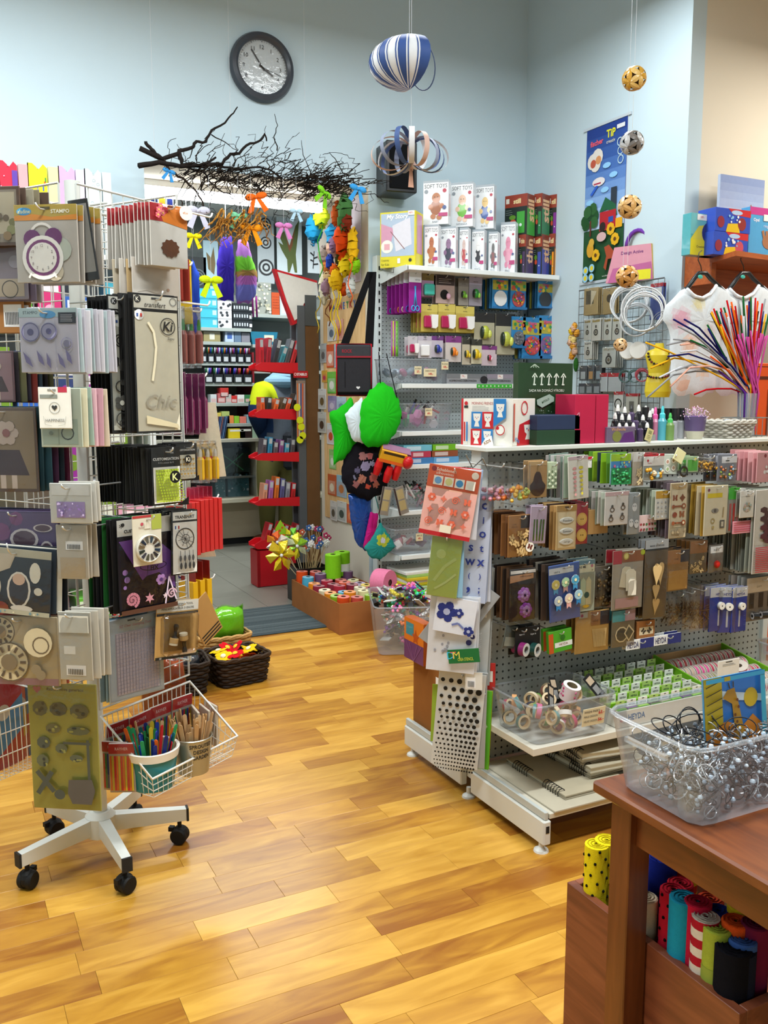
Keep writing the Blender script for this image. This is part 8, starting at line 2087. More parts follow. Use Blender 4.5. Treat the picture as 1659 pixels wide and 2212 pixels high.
for k in range(5):m.line([(.15+.18*k,.05),(.1+.18*k,.95)],.1,['e0702a','c9c4c4','3a4a8a','d9562a','b0a0a8'][k])
O(m,'strip','card_gloss',r)
for(x,y)in((642,880),(648,908),(651,922),(654,941),(648,950)):
 v=lp(FR,r,x,y,.034);mm=MB('d6dc1c');mm.M=Matrix.Translation(v)@Matrix.Rotation(PI/2,4,'X');mm.lathe([(0,-.001),(.026,-.001),(.026,.001),(0,.001)],n=16);O(mm,'price_dot','paper',r)
PY=7.46
FPn=Fr(0,PY,0)
def pp(x,y,dy=0):
 f=Fr(0,PY+dy,0);u,z=f.at(x,y);return Vector((u,PY+dy,z))
foot_l=onz(566,1176,0);J={}
hip=pp(594,985);J['hip']=hip
chest=Vector((hip.x+.03,hip.y+.02,hip.z+.5));neck=Vector((hip.x+.06,hip.y+.06,1.48));head=Vector((hip.x+.09,hip.y+.1,1.63));crown=Vector((hip.x+.1,hip.y+.11,1.74))
lsh=Vector((hip.x-.13,hip.y-.05,1.39));lel=pp(554,898,-.12);lha=Vector((hip.x-.02,hip.y+.22,.98))
rsh=Vector((hip.x+.2,hip.y+.1,1.39));rel=Vector((hip.x+.3,hip.y+.16,1.08));rha=Vector((hip.x+.2,hip.y+.32,1.02))
lhip=Vector((hip.x-.09,hip.y-.03,hip.z-.06));rhip=Vector((hip.x+.1,hip.y+.04,hip.z-.06))
lkn=pp(577,1075,-.05);lan=Vector((foot_l.x+.06,foot_l.y+.02,.09));rkn=Vector((rhip.x+.02,rhip.y-.02,.45));ran=Vector((rhip.x+.02,rhip.y+.06,.09))
pts=[hip,chest,neck,head,crown,lsh,lel,lha,rsh,rel,rha,lhip,lkn,lan,rhip,rkn,ran]
edges=[(0,1),(1,2),(2,3),(3,4),(1,5),(5,6),(6,7),(1,8),(8,9),(9,10),(0,11),(11,12),(12,13),(0,14),(14,15),(15,16)]
rad=[.16,.17,.06,.1,.085,.108,.085,.05,.105,.08,.045,.105,.085,.065,.105,.085,.065]
me=bpy.data.meshes.new('tmp');me.from_pydata([tuple(v)for v in pts],edges,[]);tmp=bpy.data.objects.new('tmp',me);COL.objects.link(tmp)
sk=tmp.modifiers.new('skin','SKIN');tmp.modifiers.new('sub','SUBSURF').levels=2
for i,v in enumerate(me.skin_vertices[0].data):
 v.radius=(rad[i],rad[i]*(.8 if i in(0,1)else 1));v.use_root=(i==0)
dg=bpy.context.evaluated_depsgraph_get();ev=tmp.evaluated_get(dg).to_mesh()
m=MB();V=[v.co.copy()for v in ev.vertices];Fc=[tuple(p.vertices)for p in ev.polygons]
tmp.evaluated_get(dg).to_mesh_clear();bpy.data.objects.remove(tmp)
def pcol(c):
 def near(a,b,q):
  ab=b-a;t=max(0,min(1,(c-a).dot(ab)/ab.length_squared));return(c-a-ab*t).length<q
 if c.z>1.55:return '4a3222'
 if c.z>1.49:return 'c99a7c'
 if near(lel,lha,.1)and(c-lha).length<.08:return 'c99a7c'
 if near(lsh,lel,.15)and c.z<1.42:
  return 'b8c41c' if c.z>(lsh.z*.55+lel.z*.45)else '1c2f4e'
 if near(lel,lha,.12)and c.z<1.2:return '1c2f4e'
 if near(rsh,rel,.11)or near(rel,rha,.1):return '1c2f4e'
 if c.z>hip.z-.02:
  return 'b8c41c' if c.x<hip.x-.06 and c.z>1.22 else '5a6068' if c.z>.98 else '1c2a44'
 return '6a6438'
for f in Fc:
 c=sum((V[i]for i in f),Vector())/len(f);m.add([V[i]for i in f],[tuple(range(len(f)))],pcol(c),True)
pr=T('person','person in a navy and neon yellow jacket and olive trousers leaning at the far shelves','person',(hip.x,hip.y,0))
m.v=[v-pr.location for v in m.v]
bo=O(m,'body','fabric',pr)
bm_=bmesh.new();bm_.from_mesh(bo.data);bmesh.ops.remove_doubles(bm_,verts=bm_.verts,dist=1e-5);bm_.to_mesh(bo.data);bm_.free()
def ploc(v):return v-pr.location
for(an,dx,dy)in((lan,-.11,-.05),(ran,-.06,.14)):
 a=ploc(an);m=MB('5a3420');m.ball(a.x+dx*.5,a.y+dy*.5,.05,.062,None,12,8,(1.7 if abs(dx)>.08 else .9,.8 if abs(dx)>.08 else 1.6,.75));m.ball(a.x,a.y,.07,.055,None,10,6,(1,1,.9));sh=O(m,'shoe','fabric',pr)
 m=MB('c9c4b4');m.ball(a.x+dx*.5,a.y+dy*.5,.014,.066,None,14,6,(1.75 if abs(dx)>.08 else .95,.85 if abs(dx)>.08 else 1.65,.2));O(m,'sole','rubber',sh)
n_=ploc(neck);m=MB('7a9cb0');m.ball(n_.x-.02,n_.y-.1,n_.z+0,.13,None,14,8,(1.15,.75,.5));m.ball(n_.x+.02,n_.y-.08,n_.z+.04,.11,None,12,7,(1.2,.8,.5));O(m,'hood','fabric',pr)
h_=ploc(hip);m=MB('26282c');m.bbox(h_.x+.02,h_.y-.21,.72,h_.x+.2,h_.y-.12,1.05,.03);O(m,'shoulder_bag','fabric',pr)
hd2=ploc(head);m=MB('3a281c');m.ball(hd2.x,hd2.y-.015,hd2.z+.035,.108,None,14,10,(.92,1.05,1.));O(m,'hair','felt',pr)
m=MB('c4957a');m.ball(hd2.x-.02,hd2.y+.1,hd2.z-.01,.018,None,8,6,(.8,1.3,1.2));m.ball(hd2.x-.1,hd2.y+.01,hd2.z-.01,.022,None,8,6,(.4,.9,1.4));O(m,'face_features','skin',pr)
# wall clock, speaker, hanging paper ornaments, branch
FK=Fr(0,W,0)
cu,cz=FK.at(564,148)
ck=T('wall_clock','round dark grey wall clock with white dial above the opening','clock',(cu,W-.001,cz))
m=MB('3a3f48');m.M=Matrix.Rotation(PI/2,4,'X');m.lathe([(.192,0),(.194,.02),(.185,.042),(.165,.05),(.15,.038),(.148,.02)],n=48);O(m,'rim','plastic',ck)
m=MB('c4ccd0');m.M=Matrix.Rotation(PI/2,4,'X');m.lathe([(0,.016),(.149,.016)],n=48);O(m,'dial','paper',ck)
p=MB();p.panel(-.15,-.15,.15,.15,-.0165)
for i in range(1,13):
 a=PI*i/6;p.txt(str(i),.5+.37*math.sin(a),.5-.37*math.cos(a),.075,'2a2e34')
for i in range(60):
 a=PI*i/30;p.line([(.5+.455*math.sin(a),.5-.455*math.cos(a)),(.5+.48*math.sin(a),.5-.48*math.cos(a))],.006 if i%5 else .014,'3a3e44')
O(p,'numerals','paper',ck)
for nm,a,L_,w in(('hour_hand',2.12,.075,.011),('minute_hand',-.62,.11,.008),('second_hand',1.85,.12,.003)):
 m=MB('15171a');m.M=Matrix.Rotation(a,4,'Y');m.box(-w/2,-.021,-.02,w/2,-.019,L_);O(m,nm,'plastic',ck)
m=MB('fff');m.M=Matrix.Rotation(PI/2,4,'X');m.lathe([(0,.036),(.151,.036)],n=48);O(m,'glass','film',ck)
sp=T('loudspeaker','black loudspeaker box on the wall beside the opening','speaker',(2.69,5.205,Fr(0,5.,0).at(845,412)[1]),math.radians(-8))
O(MB('17191d').bbox(-.1,-.2,0,.1,0,.3,.006),'cabinet','plastic',sp);O(MB('0d0e10').bbox(-.08,-.206,.02,.08,-.2,.28,.003),'grille','fabric',sp)
def ribbon(pts,w,c,up,name,par,mat='paper'):
 m=MB(c);n=len(pts);vs=[]
 for i,q in enumerate(pts):
  vs+=[q-up[i]*w/2,q+up[i]*w/2]
 m.add(vs,[(2*i,2*i+1,2*i+3,2*i+2)for i in range(n-1)],None,True)
 return O(m,name,mat,par)
LY=3.2
fl_=Fr(0,LY,0)
def thread(r,z0):
 O(MB('c9ccd0').tube([(0,0,z0),(0,0,CZ-r.location.z)],.0008,n=4),'thread','paper',r)
u,z=fl_.at(884,138);l1=T('paper_lantern','blue and white striped paper shell lantern hanging highest','paper ornament',(u,LY,z))
for k in range(12):
 az=math.radians(92+15.5*k);d=Vector((math.cos(az),math.sin(az),0));pts=[];ups=[]
 for i in range(13):
  t=PI*i/12;pts.append(d*(.155*math.sin(t)*(1. if d.x<0 else .6))+Vector((0,0,.093*math.cos(t))));ups.append(Vector((-d.y,d.x,0)))
 m=MB('34508c' if k%2 else 'd8dce0');vs=[]
 for i,q in enumerate(pts):
  w=.046*(.15+math.sin(PI*i/12));vs+=[q-ups[i]*w/2,q+ups[i]*w/2]
 m.add(vs,[(2*i,2*i+1,2*i+3,2*i+2)for i in range(12)],None,True);O(m,'paper_strip','paper',l1)
O(MB('3a4a6a').tube([(.05+.115*(1-math.cos(t))/2-.05,0,.088*math.sin(t))for t in[k*2*PI/28 for k in range(28)]],.0025,n=4,closed=True),'open_strip','paper',l1);thread(l1,.09)
u,z=fl_.at(888,330);l2=T('ribbon_flower','looped blue white and peach paper ribbon flower below the shell lantern','paper ornament',(u,LY,z))
for k in range(14):
 az=2*PI*k/14+.2;d=Vector((math.cos(az),math.sin(az),0));s=Vector((-d.y,d.x,0));pts=[];big=R.uniform(.85,1.1);tl=.03*math.sin(az*2)
 for i in range(25):
  t=2*PI*i/24;pts.append(d*(.075*big*(1-math.cos(t)))+Vector((0,0,.062*math.sin(t)+tl*(1-math.cos(t))/2)))
 ribbon(pts,.021,['41598c','d4d6da','c9a89a','8a94ac'][k%4],[s]*25,'ribbon_loop',l2)
O(MB('c99a84').prism([(-.006,-.06),(.006,-.06),(.012,-.13),(-.012,-.13)],-.001,.001),'ribbon_tail','paper',l2);thread(l2,.05)
g_=(1+5**.5)/2
IV=[Vector(v).normalized()for v in((0,1,g_),(0,1,-g_),(0,-1,g_),(0,-1,-g_),(1,g_,0),(1,-g_,0),(-1,g_,0),(-1,-g_,0),(g_,0,1),(g_,0,-1),(-g_,0,1),(-g_,0,-1))]
IE=[(i,j)for i in range(12)for j in range(i)if(IV[i]-IV[j]).length<1.1]
def star_ball(loc,r,c1,c2,cd,label):
 b=T('star_ball',label,'paper ornament',loc,.4,'folded star balls on a thread')
 O(MB(cd).ball(0,0,0,r*.8,None,16,10),'core','paper',b)
 for q,(i,j)in enumerate(IE):
  a,e=IV[i],IV[j];mid=(a+e)/2;n=mid.normalized();sd=n.cross(e-a).normalized();m=MB(c1 if q%2 else c2);vs=[];K=6
  for k in range(K+1):
   s=k/K;base=(a.lerp(e,s)).normalized()*r;w=.255*r*math.sin(PI*s);vs+=[base*.97+sd*w,base*1.03,base*.97-sd*w]
  fs=[]
  for k in range(K):
   o=3*k;fs+=[(o,o+1,o+4,o+3),(o+1,o+2,o+5,o+4)]
  m.add(vs,fs,None,False);O(m,'petal','card_gloss',b)
 return b
BYc=3.;fb=Fr(0,BYc,0)
bx,_=fb.at(1370,168)
for(y,r,c1,c2,cd,lab)in((168,26,'c9962a','d9b468','5a3a14','golden folded star ball hanging highest'),(308,26,'b4b4b4','6a6460','1c1a1a','silver and black folded star ball, second from the top'),(447,26,'c99a58','e0bc80','5a3a1c','pale gold folded star ball, third from the top'),(598,25,'b9803a','d9a868','54300f','copper folded star ball, fourth from the top')):
 z=fb.at(1362,y)[1];bl=star_ball((bx,BYc,z),r/540.,c1,c2,cd,lab)
 if y<200:bl.rotation_euler=(0,0,.4);thread(bl,r/470.)
 else:O(MB('c9c9c4').tube([(0,0,r/470.),(0,0,.19)],.0008,n=4),'thread','paper',bl);bl.rotation_euler=(0,0,.3+y)
fb2=Fr(0,3.5,0);u,z=fb2.at(1340,745);thread(star_ball((u,3.5,z),.033,'b98f5a','d4b488','4a3420','small beige folded star ball hanging lowest'),.033)
FBr=Fr(0,5.,0)
br=T('hanging_branch','long twisted corkscrew willow branch hung above the opening','branch',FBr.w(FBr.at(560,370)[0],0,FBr.at(560,370)[1]))
def bpts(px,wob=.004):
 out=[]
 for a,b in zip(px[:-1],px[1:]):
  for k in range(3):
   t=k/3;x,y=a[0]+(b[0]-a[0])*t,a[1]+(b[1]-a[1])*t
   v=lp(FBr,br,x,y);out.append(v+Vector((jit(wob),jit(wob*2),jit(wob))))
 out.append(lp(FBr,br,*px[-1]));return out
def limb(px,r0,r1,c='1f1a18'):
 q=bpts(px);n=len(q);O(MB(c).tube(q,[r0+(r1-r0)*i/(n-1)for i in range(n)],n=6),'limb','bark',br)
limb([(301,360),(342,350),(391,360),(430,357),(449,353),(466,340)],.016,.006)
limb([(303,322),(349,342),(384,334),(386,326),(417,318),(423,306),(443,308),(456,282),(485,266),(500,250),(513,231)],.014,.003)
limb([(314,303),(322,318),(336,332),(352,345)],.009,.011)
limb([(386,330),(394,355),(440,358),(479,353),(498,334),(518,332),(531,314),(560,306),(572,290),(576,305)],.013,.004)
limb([(352,345),(368,370),(395,385),(417,405),(430,422),(440,448)],.008,.004,'2a201a')
limb([(397,379),(410,365),(436,370),(459,396),(472,412),(500,420)],.007,.003)
limb([(472,357),(510,366),(550,360),(583,366),(615,389),(664,383),(713,392),(755,379),(798,366)],.007,.002)
for px in([(456,290),(485,308),(515,325)],[(599,327),(593,295),(599,272),(593,246)],[(690,385),(674,376),(655,334),(651,303)],[(755,379),(742,376),(729,350),(712,330),(697,334)],[(664,400),(707,415),(760,420),(811,418),(827,435),(840,438)],[(640,345),(620,352),(605,350),(590,345),(560,352)],[(628,330),(622,345),(600,352)],[(417,318),(410,340),(397,350)]):
 limb(px,.0035,.0015)
m=MB('231c18')
for i in range(210):
 x,y=R.uniform(415,760),0;y=368+(x-430)*.09+jit(18);a=R.uniform(0,2*PI);px=[(x,y)]
 drift=R.uniform(-.6,.6);dn=1 if R.random()<.62 else-.5
 for k in range(R.randrange(6,15)):
  a+=jit(.9);x+=9*math.cos(a);y+=7*math.sin(a)*.8+5*dn*(1 if x<630 else .25);px.append((x,y))
 q=[lp(FBr,br,*w)+Vector((0,jit(.06)+.02*math.sin(j),0))for j,w in enumerate(px)]
 m.tube(q,[.0032-.0021*j/len(q)for j in range(len(q))],R.choice(['1c1714','2a221c','32281f']),n=4)
o=O(m,'twigs','bark',br);o['kind']='stuff'
m=MB('a8742e')
for i in range(44):
 x,y=R.uniform(465,560),R.uniform(455,480);px=[(x,y)];a=R.uniform(0,PI)
 for k in range(R.randrange(5,9)):
  a+=jit(1.);x+=7*math.cos(a)-2;y+=8+jit(5);px.append((x,y))
 m.tube([lp(FBr,br,*w)+Vector((0,jit(.03)-.06,0))for w in px],[.0045-.003*j/len(px)for j in range(len(px))],R.choice(['a8742e','8a5a24','b9863a']),n=4)
o=O(m,'golden_twigs','bark',br);o['kind']='stuff'
for x in(335,500,660):
 v=lp(FBr,br,x,360);O(MB('c9ccd0').tube([v,Vector((v.x,v.y,CZ-br.location.z))],.0009,n=4),'thread','paper',br)
for i,(x,y,c,nm,s)in enumerate(((365,372,'3a8ac8','sky blue',.7),(428,458,'c4c4d8','white',1.3),(515,468,'7ac49a','mint green',1.),(553,428,'d9641c','burnt orange',1.2),(543,495,'e8921c','amber',1.3),(418,512,'e0d41c','lemon',.9),(613,490,'c87ab4','pink',1.),(700,418,'7ac42a','apple green',1.1),(773,410,'3a92d0','bright blue',1.1),(456,608,'c4dc1c','neon yellow',1.3),(640,458,'a8c8dc','ice blue',.8))):
 u,z=FBr.at(x,y,.05);r=T('fabric_bow','%s fabric bow tied to the branch'%nm,'bow',FBr.w(u,.05,z),jit(.5),'fabric bows on the branch',ry=jit(.5))
 for sx in(-1,1):
  m=MB(c);m.ball(sx*.026*s,0,.008*s,.022*s,None,9,6,(1.25,.45,.75));O(m,'loop','fabric',r)
  m=MB(c);m.add([(0,-.003,0),(sx*.018*s,-.003,0),(sx*.05*s,-.004,-.06*s),(sx*.026*s,-.004,-.07*s),(0,.001,0),(sx*.018*s,.001,0),(sx*.05*s,0,-.06*s),(sx*.026*s,0,-.07*s)],[(0,1,2,3),(7,6,5,4),(0,3,7,4),(1,5,6,2),(2,6,7,3)]);O(m,'tail','fabric',r)
 O(MB(c).ball(0,-.004,.004,.009*s,None,8,6),'knot','fabric',r)
 if y>440:r.rotation_euler=(0,0,0);O(MB('c9ccd0').tube([(0,0,0),(0,0,FBr.at(x,385)[1]-z)],.0008,n=4),'thread','paper',r)
FRt=Fr(RX-.001,4.4,-90)
u0,z0,u1,z1=FRt.box(1265,266,1351,606)
r=T('wall_banner','tall blue and green printed banner with a red house on the right wall','banner',FRt.w(u0,0,z0),FRt.a);w,h=u1-u0,z1-z0
m=MB('2a4a8a');m.box(0,-.003,0,w,0,h);O(m,'cloth','paper',r)
for zz in(h,0):O(MB('b9c4cc').box(-.03,-.008,zz-.008,w+.03,0,zz+.008),'rod','plastic',r)
p=MB();p.panel(0,0,w,h,-.003)
sky=['1f3a84','28488f','32559a','4268aa','557cba','6a90c8','80a4d4','98b8e0','b0cae8']
for i,c in enumerate(sky):p.rect(0,i*.075,1,(i+1)*.075+.004,c)
p.rect(0,.66,1,1,'1f4a2a')
p.txt('fischer',.27,.105,.035,'e05a6a',.46,.03,0,.03);p.txt('TiP',.62,.075,.05,'d9d42a',.22,.03);p.rect(.76,.04,.95,.065,'d4d8dc');p.txt('creativ',.62,.125,.02,'e0e0c8',.3)
for(x,y,q)in((.18,.22,.13),(.3,.2,.14),(.26,.24,.13)):p.circ(x,y,q,'d4d0c8',12)
p.circ(.2,.235,.07,'b0503a');p.circ(.33,.22,.07,'c98a5a')
for(x,y)in((.85,.15),(.87,.205),(.88,.26)):p.ring(x,y,.07,.015,'b8d4dc',12)
for(x,y)in((.55,.27),(.72,.34),(.52,.42),(.15,.48)):p.ell(x,y,.1,.018,'8ac0e8',10)
p.ell(.36,.36,.16,.028,'d9d4d4');p.rect(.24,.365,.42,.375,'a8304a');p.pol([(.3,.38),(.36,.385),(.2,.44),(.15,.43)],'2a5ac0')
p.rect(.68,.42,.82,.56,'2a3440');p.pol([(.4,.56),(.55,.47),(.8,.53),(.85,.6),(.6,.55)],'1f5a3a');p.rect(.42,.56,.82,.68,'a8202a');p.circ(.5,.655,.08,'2a201c');p.rect(.64,.6,.76,.635,'2a4a9a');p.rect(.82,.62,.98,.68,'d9a01c')
for i in range(9):p.circ(.17+.13*math.cos(i*2.4),.57+.05*math.sin(i*1.7),.1,R.choice(['1c4a24','2a5a2e','164020']),9)
p.rect(.18,.6,.22,.7,'5a2a1c')
for(x,y)in((.72,.68),(.84,.75),(.38,.83)):flower(p,x,y,.1,'d9a81c','5a3a14',8)
p.ell(.24,.79,.09,.05,'c9962a');p.circ(.27,.745,.07,'c9a03a');p.ell(.52,.72,.12,.03,'c9a8a8');p.pol([(.6,.79),(.72,.78),(.9,.85),(.88,.93),(.8,.87),(.7,.87),(.66,.94),(.6,.92),(.66,.85)],'a0462a')
for(x,y)in((.14,.92),(.3,.91),(.14,.97),(.3,.97)):p.circ(x,y,.07,'8ac0dc');p.circ(x,y,.04,'d9c42a')
p.txt('www.fischertip.de',.7,.975,.012,'e0e4e0',.4);O(p,'print','paper',r)
gw=T('wall_grid','grey wire grid panel on the right wall','wire grid',FRt.w(0,0,0))
a0,b0=FRt.at(1248,760,.03);a1,b1=FRt.at(1436,600,.03);bb_=FRt.at(1340,905,.03)[1]
grid(FRt,a0,a1,bb_,b1,.05,.05,.03,gw,'7c8284','grid_wires',.0022,.004,'metal')
KG=dict(hook=gw,d0=.03)
ov=lambda c:(lambda p:(p.rect(.1,.06,.9,.16,c),p.ring(.5,.62,.24,.1,'34342f',12),p.circ(.5,.62,.1,'6a6456'),p.rect(.42,.3,.58,.42,'4a4a44')))
for i,(bb,c,art,lab,n)in enumerate((((1262,622,1292,680),'a89468',lambda p:(p.rect(.15,.1,.7,.6,'5a5444'),p.pol([(.5,.1),(.9,.15),(.5,.7)],'c9c0a4')),'kraft bag with a dark metal ornament on the wall grid',3),((1302,622,1332,678),'a08c60',lambda p:p.circ(.5,.4,.2,'4a4438'),'second kraft bag with a round ornament on the wall grid',2),((1262,690,1277,735),'b9bdb6',ov('8a7a4a'),'grey card with an oval pendant, leftmost of the pendant row',2),((1278,688,1298,736),'c4c6be',ov('9a8a54'),'white card with an oval pendant, second of the pendant row',3),((1304,687,1321,735),'bec2ba',ov('8a7a4a'),'white card with an oval pendant, third of the pendant row',2),((1323,686,1344,734),'c4c8c0',ov('9a8a54'),'white card with an oval pendant, fourth of the pendant row',2),((1262,738,1279,776),'c0c2ba',ov('8a8a84'),'white pendant card below the row',4),((1301,750,1330,794),'b4bab4',ov('9a9a8a'),'white card with a leaf pendant in the middle of the grid',5),((1252,790,1268,822),'4a4e52',lambda p:p.rect(.2,.4,.8,.9,'a8b0b4'),'dark bead packet, left of three',3),((1270,789,1284,822),'4a4e52',lambda p:p.rect(.2,.4,.8,.9,'b08a5a'),'dark bead packet, middle of three',3),((1286,788,1300,822),'4a4e52',lambda p:p.rect(.2,.4,.8,.9,'8a9aa4'),'dark bead packet, right of three',3),((1250,828,1298,850),'3c4046',lambda p:[p.rect(.05+.33*k,.3,.28+.33*k,.95,'8a9298')for k in range(3)],'dark bead packets below the three',2),((1296,806,1312,846),'b0b8bc',lambda p:p.rect(0,0,1,.2,'a8242c'),'red-topped small bag on the grid, left',3),((1314,806,1342,846),'b0b8bc',lambda p:p.rect(0,0,1,.2,'a8242c'),'red-topped small bag on the grid, right',3),((1326,846,1346,890),'c4c8c4',lambda p:(p.rect(0,0,1,.15,'a8242c'),p.ring(.5,.6,.4,.1,'2a2622',12)),'white card with a black cord coil low on the grid',2),((1352,850,1378,892),'bcbeb4',lambda p:(p.rect(0,0,1,.15,'a8242c'),p.rect(.3,.4,.7,.9,'6a6a64')),'white card with red top low on the grid',2),((1405,612,1432,690),'4a5a9a',lambda p:(p.rect(0,0,1,.1,'a8242c'),p.rect(.1,.12,.9,.35,'d4d8d8')),'blue and white hang pack at the right of the grid',2))):
 HP(FRt,bb,.09,lab,'jewellery card',c,art,n,.014,lab+', behind',None,film=.003,**KG)
def coil(x,y,px_r,n,c,lab,d=.12,rad=.004,cat='cord coil',yaw=0):
 u,z=FRt.at(x,y,d);k=(FRt.at(x,y-px_r,d)[1]-z);r=T('cord_coil',lab,cat,FRt.w(u,d,z),FRt.a+.7,'cord coils on the wall grid')
 for i in range(n):
  q=k*R.uniform(.8,1.);O(MB(c).tube([(q*math.cos(t)+jit(.001),.008*math.sin(t+i)-.009*i,q*math.sin(t)-(k-q))for t in[j*2*PI/26 for j in range(26)]],rad,n=5,closed=True),'turn','plastic',r)
coil(1362,655,42,8,'d4d8da','front bundle of white ring hoops on the grid')
coil(1392,668,48,8,'dadcdc','right bundle of larger white ring hoops on the grid',.16)
coil(1376,690,36,5,'c9ced2','low bundle of white ring hoops on the grid',.14)
coil(1432,692,22,2,'6a6e70','thin grey wire hoop right of the white hoops',.14,.002)
coil(1352,812,14,5,'3a5a58','dark green jewellery wire coil',.1,.003);coil(1372,812,14,5,'4a6a6a','teal jewellery wire coil',.1,.003);coil(1388,810,14,5,'b04a5a','rose jewellery wire coil',.1,.003)
for i,(x,y)in enumerate(((1358,758),(1380,757))):
 u,z=FRt.at(x,y,.12);r=T('ribbon_disc',('left','right')[i]+' pair of white round tape discs hanging on the grid','tape disc',FRt.w(u,.12,z),FRt.a+.6)
 for k in(-.02,.012):
  m=MB('d9d9d4');m.M=Matrix.Translation((0,k,0))@Matrix.Rotation(PI/2,4,'X');m.lathe([(0,-.008),(.045,-.008),(.05,0),(.045,.008),(0,.008)],n=20);O(m,'disc','plastic',r)
u,z=FRt.at(1330,612,.05);r=T('handle_box','pink and yellow toy box with a purple handle on top of the grid','toy box',FRt.w(u-.02,.11,b1+.006),FRt.a+.35)
m=MB('c98a9a');m.prism([(0,0),(.3,0),(.28,.2),(.05,.2)],0,.1,None,'d9a81c');m.panel(0,0,.3,.2,0);m.txt('Design Active',.55,.2,.12,'6a2a6a',.6,.02);m.pol([(.05,1),(.15,.6),(.95,.5),(1,1)],'b05a8a');m.rect(.6,.7,.95,.98,'d9d01c');O(m,'carton_box','card_gloss',r)
O(MB('6a3a9a').tube([(.17+.07*math.cos(t),.05,.2+.09*math.sin(t))for t in[k*PI/10 for k in range(11)]],.012,n=7),'handle','fabric',r)
u,z=FRt.at(1420,858,.16);r=T('torso_form','yellow half torso form with dark bead necklaces','torso display',FRt.w(u,.16,z),FRt.a+.75)
m=MB('d9c42a');m.M=Matrix.Diagonal((1,.55,1,1));m.lathe([(0,0),(.062,0),(.07,.03),(.066,.08),(.052,.13),(.064,.19),(.074,.225),(.06,.25),(.026,.262),(.022,.29),(0,.29)],n=22);O(m,'torso','plastic',r)
O(MB('777').tube([(0,0,.28),(0,.02,.31),(.1,.1,.31)],.002,n=4),'hang_wire','metal',r)
for k in range(2):
 m=MB('3a1418')
 for i in range(12):
  t=PI*(i/11-.5);m.ball(.055*math.sin(t),-.034-.004*math.cos(t),.235-.06*math.cos(t)if k==0 else .12-.015*math.cos(t),.007,R.choice(['2a1014','6a1c24','14100f']),7,5)
 O(m,'necklace','plastic',r)
zs=Fr(0,3.3,0).at(1590,541)[1];A=onz(1480,553,zs);B=onz(1590,541,zs);C_=onz(1700,557,zs)
A=Vector((max(A.x,RX+.02),A.y,zs))
ns=T('niche_shelf','reddish brown wooden shelf across the niche on the right','shelf',(A.x,RY,0))
def npart(name,fn):
 m=MB();m.M=Matrix.Translation((-A.x,-RY,0));fn(m);return O(m,name,'shelf_wood',ns)
npart('board',lambda m:m.slab([(A.x,RY-.002),(A.x,A.y),(B.x,B.y),(C_.x,C_.y),(5.2,C_.y-.2),(5.2,RY-.002)],zs-.025,zs))
npart('end_block',lambda m:m.box(A.x-.002,A.y-.01,zs-.13,A.x+.03,RY-.003,zs+.09))
npart('fascia',lambda m:m.slab([(A.x+.03,RY-.004),(A.x+.03,RY-.03),(5.2,RY-.03),(5.2,RY-.004)],zs-.2,zs-.026))
FN=Fr(0,3.5,0)
stand_box(FN,(1492,462,1548,548),.06,'yellow and teal moon craft kit on the niche shelf','boxed kit','4aa0a8',lambda p:(p.rect(0,0,1,.5,'6ab4b8'),p.rect(0,.62,1,1,'d6c81c'),p.pol([(0,.62),(.3,.3),(1,.2),(1,.62)],'cfc43a'),p.circ(.72,.45,.3,'2a3270',20),p.circ(.82,.47,.2,'8ab0c0',16),p.rect(.22,.02,.62,.16,'e8e6e0'),p.txt('189,-',.42,.09,.06,'c03030'),p.txt('Creativity',.4,.8,.07,'6a6414',.5)),z=zs)
for i in range(2):
 stand_box(Fr(0,3.44,0),(1546-5*i,442+48*i,1622-6*i,490+50*i),.12,('upper red and blue game box stacked on the niche shelf','lower red and blue game box stacked on the niche shelf')[i],'game box','2a4ab0',lambda p:(p.pol([(.35,0),(1,0),(1,.3),(.5,.25)],'c0242c'),p.ell(.6,.15,.16,.1,'a8c4e0'),p.pol([(.3,1),(.35,.65),(.65,.6),(.7,1)],'d9b41c'),p.ell(.75,.62,.12,.28,('8a2a2a','c04a5a')[i]),p.ell(.15,.6,.1,.25,'8a2a3a'),blobs(p,.35,.3,.7,.6,8,['e8e8e4','8ac0e0'],.03)),'game_box',z=zs+.118*(1-i),zt=zs+.118*(2-i)-.001)
stand_box(Fr(0,3.52,0),(1618,450,1690,552),.06,'sky blue hand craft kit with a pink top on the niche shelf','boxed kit','4a9ac8',lambda p:(p.rect(0,0,1,.14,'b83a84'),p.rect(0,.86,1,1,'d6c81c'),p.txt('Opal',.2,.24,.08,'e8e8f0',.3,.02),p.txt('rings',.5,.34,.07,'d0dcf0',.4),p.ell(.6,.62,.2,.14,'9a6a4a'),[p.line([(.45+.09*k,.55),(.4+.11*k,.42)],.07,'9a6a4a')for k in range(4)],p.rect(.4,.12,.85,.24,'ece6dc'),p.txt('429,-',.62,.18,.06,'c03030')),z=zs)
stand_box(Fr(0,3.62,0),(1553,382,1648,545),.02,'canvas photo of a steep-roofed house leaning behind the boxes','canvas print','a8b4c8',lambda p:([p.rect(0,.09*i,1,.09*(i+1)+.005,mixc('7f8fb4','cfd4dc',i/9))for i in range(10)],p.pol([(.5,.7),(.7,.32),(.85,.5),(.98,.36),(1,1),(.5,1)],'cfc0a4'),p.pol([(.55,.6),(.7,.3),(.86,.52),(.72,.62)],'9a6238'),p.pol([(.84,.52),(.98,.36),(1,.6),(.86,.66)],'a06a40'),p.rect(.62,.62,.7,.74,'2a2420'),p.line([(.06,.4),(.1,.7)],.03,'4a3a34'),p.rect(0,.68,.25,1,'8a5a40')),'canvas_print','paper',z=zs)
